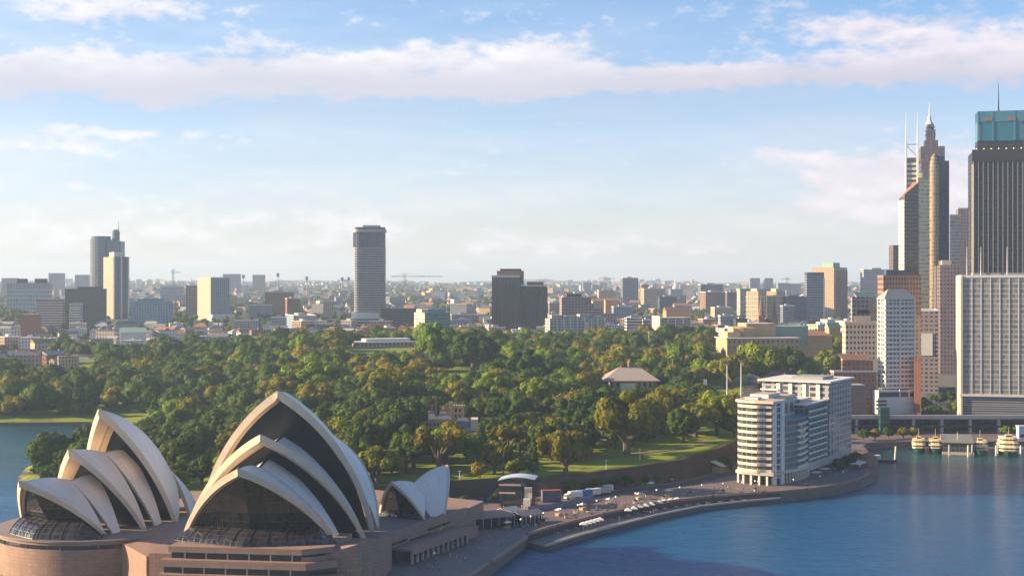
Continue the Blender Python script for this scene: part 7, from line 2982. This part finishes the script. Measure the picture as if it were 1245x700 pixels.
for k, px in enumerate((1154, 1177, 1182, 1211, 1213, 1241)):
    Y = 866 - (k % 2) * 3
    o = tag(MB().tube([(0, 0, -2), (0, 0, 6.5), (0, 0, 7.2)], [.55, .55, .1], 8).build('mooring_pile', M_WHITE if k % 2 else M_CONC, None, (k_of(px) * Y, Y, 0)),
            ['grey mooring pile at the left corner of the wharf shed', 'white mooring pile near the right corner of the wharf shed', 'grey mooring pile between wharf shed and right hand ferry',
             'white mooring pile left of the largest ferry', 'grey mooring pile left of the largest ferry', 'white mooring pile right of the largest ferry'][k], 'pile', 'mooring piles at the ferry wharf')
# waterside pavilion and jetty at the tip of the quay
ob = thing('oyster_bar', 'small red brick waterside bar with white awnings at the tip of the quay', 'restaurant', (k_of(1050) * 782, 782, PAVED), R(58))
mb = MB()
mb.lathe((9, 0, 0), [(4.2, -3), (4.2, 4.2), (4.8, 4.3), (2.5, 6.3), (.2, 7.2)], 10)
mb.build('turret', M_BRICK, ob)
mb = MB()
mb.box(-1, 8, -3, 3, -1, 3.8)
mb.build('wall', M_BRICK, ob)
mb = MB()
mb.prism([(-1.6, -3.6), (8.4, -3.6), (8.4, 3.6), (-1.6, 3.6)], 3.81, 4.3)
mb.build('roof', M_TERRA, ob)
for q in (-13, -8, -3):
    mb = MB()
    mb.prism([(q - 2.2, -3), (q + 2.2, -3), (q + 2.2, 3), (q - 2.2, 3)], 2.8, [3.0, 3.0, 3.7, 3.7])
    mb.build('awning', M_WHITE, ob)
    for s in (-2.8, 2.8):
        mb = MB()
        mb.box(q - .08, q + .08, s - .08, s + .08, 0, 2.8)
        mb.build('post', M_STEEL, ob)
jt = thing('jetty', 'short dark jetty with a tall white pole inside the quay corner', 'jetty', (k_of(1072) * 838, 838, 0))
mb = MB()
mb.box(-9, 8, -3.5, 3.5, .3, 1.6)
mb.build('deck', M_DARK, jt)
mb = MB()
mb.tube([(7, -2.5, -1), (7.8, -2.5, 9.5)], .5, 8)
mb.build('pole', M_WHITE, jt)
mb = MB()
mb.box(-6, -1, -2, 2, 1.61, 4)
mb.build('cabin', M_PALE, jt)
kb = thing('kiosk', 'pale blue kiosk at the right edge of the quay behind the largest ferry', 'kiosk', (k_of(1243) * 925, 925, PAVED))
mb = MB()
mb.box(-3, 5, -2, 3, 0, 8)
mb.build('wall', M_LB := mat('pale_blue_paint', (.42, .50, .62), .6), kb)
mb = MB()
mb.box(-3.4, 5.4, -2.4, 3.4, 8.01, 8.5)
mb.build('roof', M_WHITE, kb)
mb = MB()
mb.box(-2.4, 4.4, -2.06, -2.0, 1, 3)
mb.build('window', M_GLASS, kb)

# ------------------------------------------------------------------ far details: cranes, stadium lights, white spire


def crane(px, pbase, ptop, j0, j1, Y, label, col=M_CREAM):
    z = CAM_H - (pbase - 346) / FPX * Y
    o = thing('tower_crane', label, 'crane', (k_of(px) * Y, Y, z))
    s = Y / FPX
    hgt = (pbase - ptop) * s
    w = .9 * s
    mb = MB()
    for a_, b_ in ((-w, -w), (w, -w), (w, w), (-w, w)):
        mb.bar((a_, b_, -15), (a_, b_, hgt), .32 * s)
    n = max(4, int(hgt / (3 * w)))
    for k in range(n):
        mb.bar((-w, -w, hgt * k / n), (w, -w, hgt * (k + 1) / n), .22 * s)
    mb.build('mast', col, o)
    zj = hgt * .80
    mb = MB()
    for dz_ in (0, 1.1 * s):
        mb.bar(((j0 - px) * s, -w, zj + dz_), ((j1 - px) * s, -w, zj + dz_ * .6), .34 * s)
    for k in range(10):
        f = k / 10
        xx = ((j0 - px) + (j1 - j0) * f) * s
        mb.bar((xx, -w, zj), (xx + (j1 - j0) * s / 20, -w, zj + 1.0 * s), .18 * s)
    mb.build('jib', col, o)
    mb = MB()
    mb.bar((0, -w, hgt), ((j0 - px) * s * .9, -w, zj), .16 * s)
    mb.bar((0, -w, hgt), ((j1 - px) * s * .7, -w, zj), .16 * s)
    mb.build('tie_cable', M_DARK, o)


crane(492, 354, 332, 476, 538, 2300, 'tall tower crane with a long jib right of the slim tower')
crane(210.5, 350, 327, 208, 221, 4200, 'faint small crane on the skyline left of the beige slab')
crane(735, 352, 336, 728, 747, 4800, 'faint small crane on the skyline above the mauve hotel')
crane(957, 350, 337, 950, 961, 4800, 'faint small crane on the skyline left of the blue glass tower')
crane(663, 352, 338, 652, 672, 4200, 'faint small crane on the skyline right of the twin dark towers')
for k, (px, pt) in enumerate(((338, 332), (373, 336), (416, 337), (424, 337), (296, 334))):
    Y = 3900
    z = CAM_H - (352 - 346) / FPX * Y
    s = Y / FPX
    o = thing('floodlight_mast', ['tall stadium light mast nearest the square hazy block', 'stadium light mast midway between the brick flats and slim tower', 'stadium light mast left of a close pair by the slim tower',
                                  'stadium light mast right of a close pair by the slim tower', 'thin orange light mast between the two hazy blocks'][k], 'light mast', (k_of(px) * Y, Y, z), 0, 'stadium light masts on the skyline')
    mb = MB()
    mb.tube([(0, 0, -20), (0, 0, (352 - pt) * s)], [.7 * s, .4 * s], 6)
    mb.build('mast', M_CONC, o)
    mb = MB()
    mb.box(-1.6 * s, 1.6 * s, -1, 1, (352 - pt - 4.5) * s, (352 - pt) * s)
    mb.build('lamp_panel', M_ROOFG, o)
wt = thing('white_spire', 'tiny white church spire far off on the middle skyline', 'church', (k_of(821) * 5200, 5200, CAM_H - (352 - 346) / FPX * 5200))
mb = MB()
mb.lathe((0, 0, 0), [(10, -20), (10, 12), (5, 16), (4, 26), (.3, 46)], 8)
mb.build('spire', M_WHITE, wt)
# ------------------------------------------------------------------ small furniture of the promenade
def spread(path, n, off):
    """points along a polyline, pushed off to its inland side"""
    seg = [math.dist(path[i], path[i + 1]) for i in range(len(path) - 1)]
    tot = sum(seg)
    for k in range(n):
        s_ = tot * (k + .5) / n
        i = 0
        while s_ > seg[i]:
            s_ -= seg[i]
            i += 1
        a_, b_ = Vector((*path[i], 0)), Vector((*path[i + 1], 0))
        d = (b_ - a_).normalized()
        yield a_ + d * s_ + Vector((-d.y, d.x, 0)) * off, math.atan2(d.y, d.x)


def seat_set(name, label_fn, cat, group, pts, z, build):
    root = thing(name, None, cat, (0, 0, 0), 0, group)
    ks = build(root)
    for k, (p_, a_) in enumerate(pts):
        o = root if k == 0 else dup_tree(root, ks, (0, 0, 0), 0)
        o.location = (p_.x, p_.y, z)
        o.rotation_euler = (0, 0, a_)
        o['label'] = label_fn(k)


def b_bench(root):
    mb = MB().box(-1.1, 1.1, -.25, .25, .42, .5)
    mb2 = MB().box(-1.1, 1.1, .2, .28, .5, .95)
    r_ = [mb.build('seat', mat('bench_timber', (.22, .13, .07), .7), root), mb2.build('backrest', MATS['bench_timber'], root)]
    for s in (-.9, .9):
        r_.append(MB().box(s - .06, s + .06, -.22, .22, 0, .42).build('leg', M_DARK, root))
    return r_


def b_table(root):
    r_ = [MB().lathe((0, 0, 0), [(.06, 0), (.06, .7), (.55, .72), (.55, .76), (.02, .77)], 12).build('tabletop', M_WHITE, root)]
    for k in range(4):
        a_ = math.pi / 2 * k + .6
        c = (math.cos(a_) * .95, math.sin(a_) * .95)
        m2 = MB().box(c[0] - .22, c[0] + .22, c[1] - .22, c[1] + .22, .0, .46)
        m2.box(c[0] * 1.18 - .22, c[0] * 1.18 + .22, c[1] * 1.18 - .05, c[1] * 1.18 + .05, .46, .85)
        r_.append(m2.build('chair', M_STEEL, root))
    return r_


def b_planter(root):
    r_ = [MB().lathe((0, 0, 0), [(.7, 0), (.95, .8), (.8, .82), (.78, .7), (.02, .7)], 14).build('pot', M_CONC, root)]
    d = dirs(260, -.2)
    me = np_mesh('foliage', leaf_quads(d * .8 * rng.uniform(.7, 1.1, 260)[:, None] + np.array([0, 0, 1.25]), d + dirs(260) * .5, .14), np.arange(1040).reshape(-1, 4), np.zeros((0, 3), int), rng.uniform(.2, .9, 260), LEAF['dark green'])
    r_.append(link('foliage', me, root))
    return r_


def b_bollard(root):
    return [MB().lathe((0, 0, 0), [(.16, 0), (.14, .8), (.2, .84), (.2, .95), (.03, 1.0)], 10).build('post', M_DARK, root)]


def b_stall(root):
    r_ = [MB().box(-1.5, 1.5, -1, 1, 0, 1.1).build('counter', M_STONE, root)]
    m2 = MB()
    for s in (-1.4, 1.4):
        for q in (-.95, .95):
            m2.box(s - .04, s + .04, q - .04, q + .04, 1.1, 2.5)
    for s in (-1.4, 1.4):
        for q in (-.95, .95):
            r_.append(MB().box(s - .04, s + .04, q - .04, q + .04, 1.101, 2.5).build('post', M_STEEL, root))
    m3 = MB()
    c = [(-1.8, -1.3, 2.5), (1.8, -1.3, 2.5), (1.8, 1.3, 2.5), (-1.8, 1.3, 2.5)]
    for i in range(4):
        m3.face([c[i], c[(i + 1) % 4], (0, 0, 3.4)])
    m3.face(c[::-1])
    r_.append(m3.build('canopy', M_WHITE, root))
    return r_


def counted(text, n):
    def f(k):
        j = n - 1 - k
        if k < 10:
            return '%s, %s from the podium end' % (text, names[k])
        if j < 10:
            return '%s, %s from the apartment end' % (text, names[j])
        return '%s, in the middle stretch of the row' % text
    return f


seat_set('bench', counted('brown timber bench along the promenade deck edge', 14), 'bench', 'benches on the promenade deck', list(spread(DECK, 14, 3.2)), PAVED, b_bench)
seat_set('cafe_table', counted('white cafe table with chairs on the low walk', 20), 'table', 'cafe tables on the low walk', list(spread(DECK[1:-1], 20, -2.6)), LOW, b_table)
seat_set('planter', counted('round concrete planter with a dark shrub on the deck', 10), 'planter', 'planters on the promenade deck', list(spread(DECK, 10, 8.5)), PAVED, b_planter)
seat_set('bollard', counted('small dark bollard beside the forecourt road', 20), 'bollard', 'bollards beside the forecourt road', list(spread([(-16, 648), (12, 654), (42, 671), (62, 685), (92, 709), (118, 747)], 20, -1.0)), PAVED, b_bollard)
seat_set('market_stall', counted('small white topped market stall on the open deck', 7), 'stall', 'market stalls on the deck', list(spread(DECK[:6], 7, 15)), PAVED, b_stall)
k = 500
PEOPLE.clear()
for _ in range(60):
    i = rp.randrange(len(DECK) - 1)
    f = rp.random()
    x = DECK[i][0] + (DECK[i + 1][0] - DECK[i][0]) * f - rp.uniform(1, 12)
    y = DECK[i][1] + (DECK[i + 1][1] - DECK[i][1]) * f + rp.uniform(2, 18)
    if y > CLIFF[3][1] + (x - 16) * .75 - 14:
        continue
    person(x, y, PAVED, 'among the benches and stalls', k)
    k += 1
gs = {}
for o, lb, px in PEOPLE:
    gs.setdefault(lb, []).append((px, o))
for lb, g_ in gs.items():
    g_.sort(key=lambda q: q[0])
    for k, (px, o) in enumerate(g_):
        o['label'] = lb if len(g_) == 1 else lb + ', ' + ('rightmost' if k == len(g_) - 1 else ORD[min(k, 9)].replace(' from left', ''))
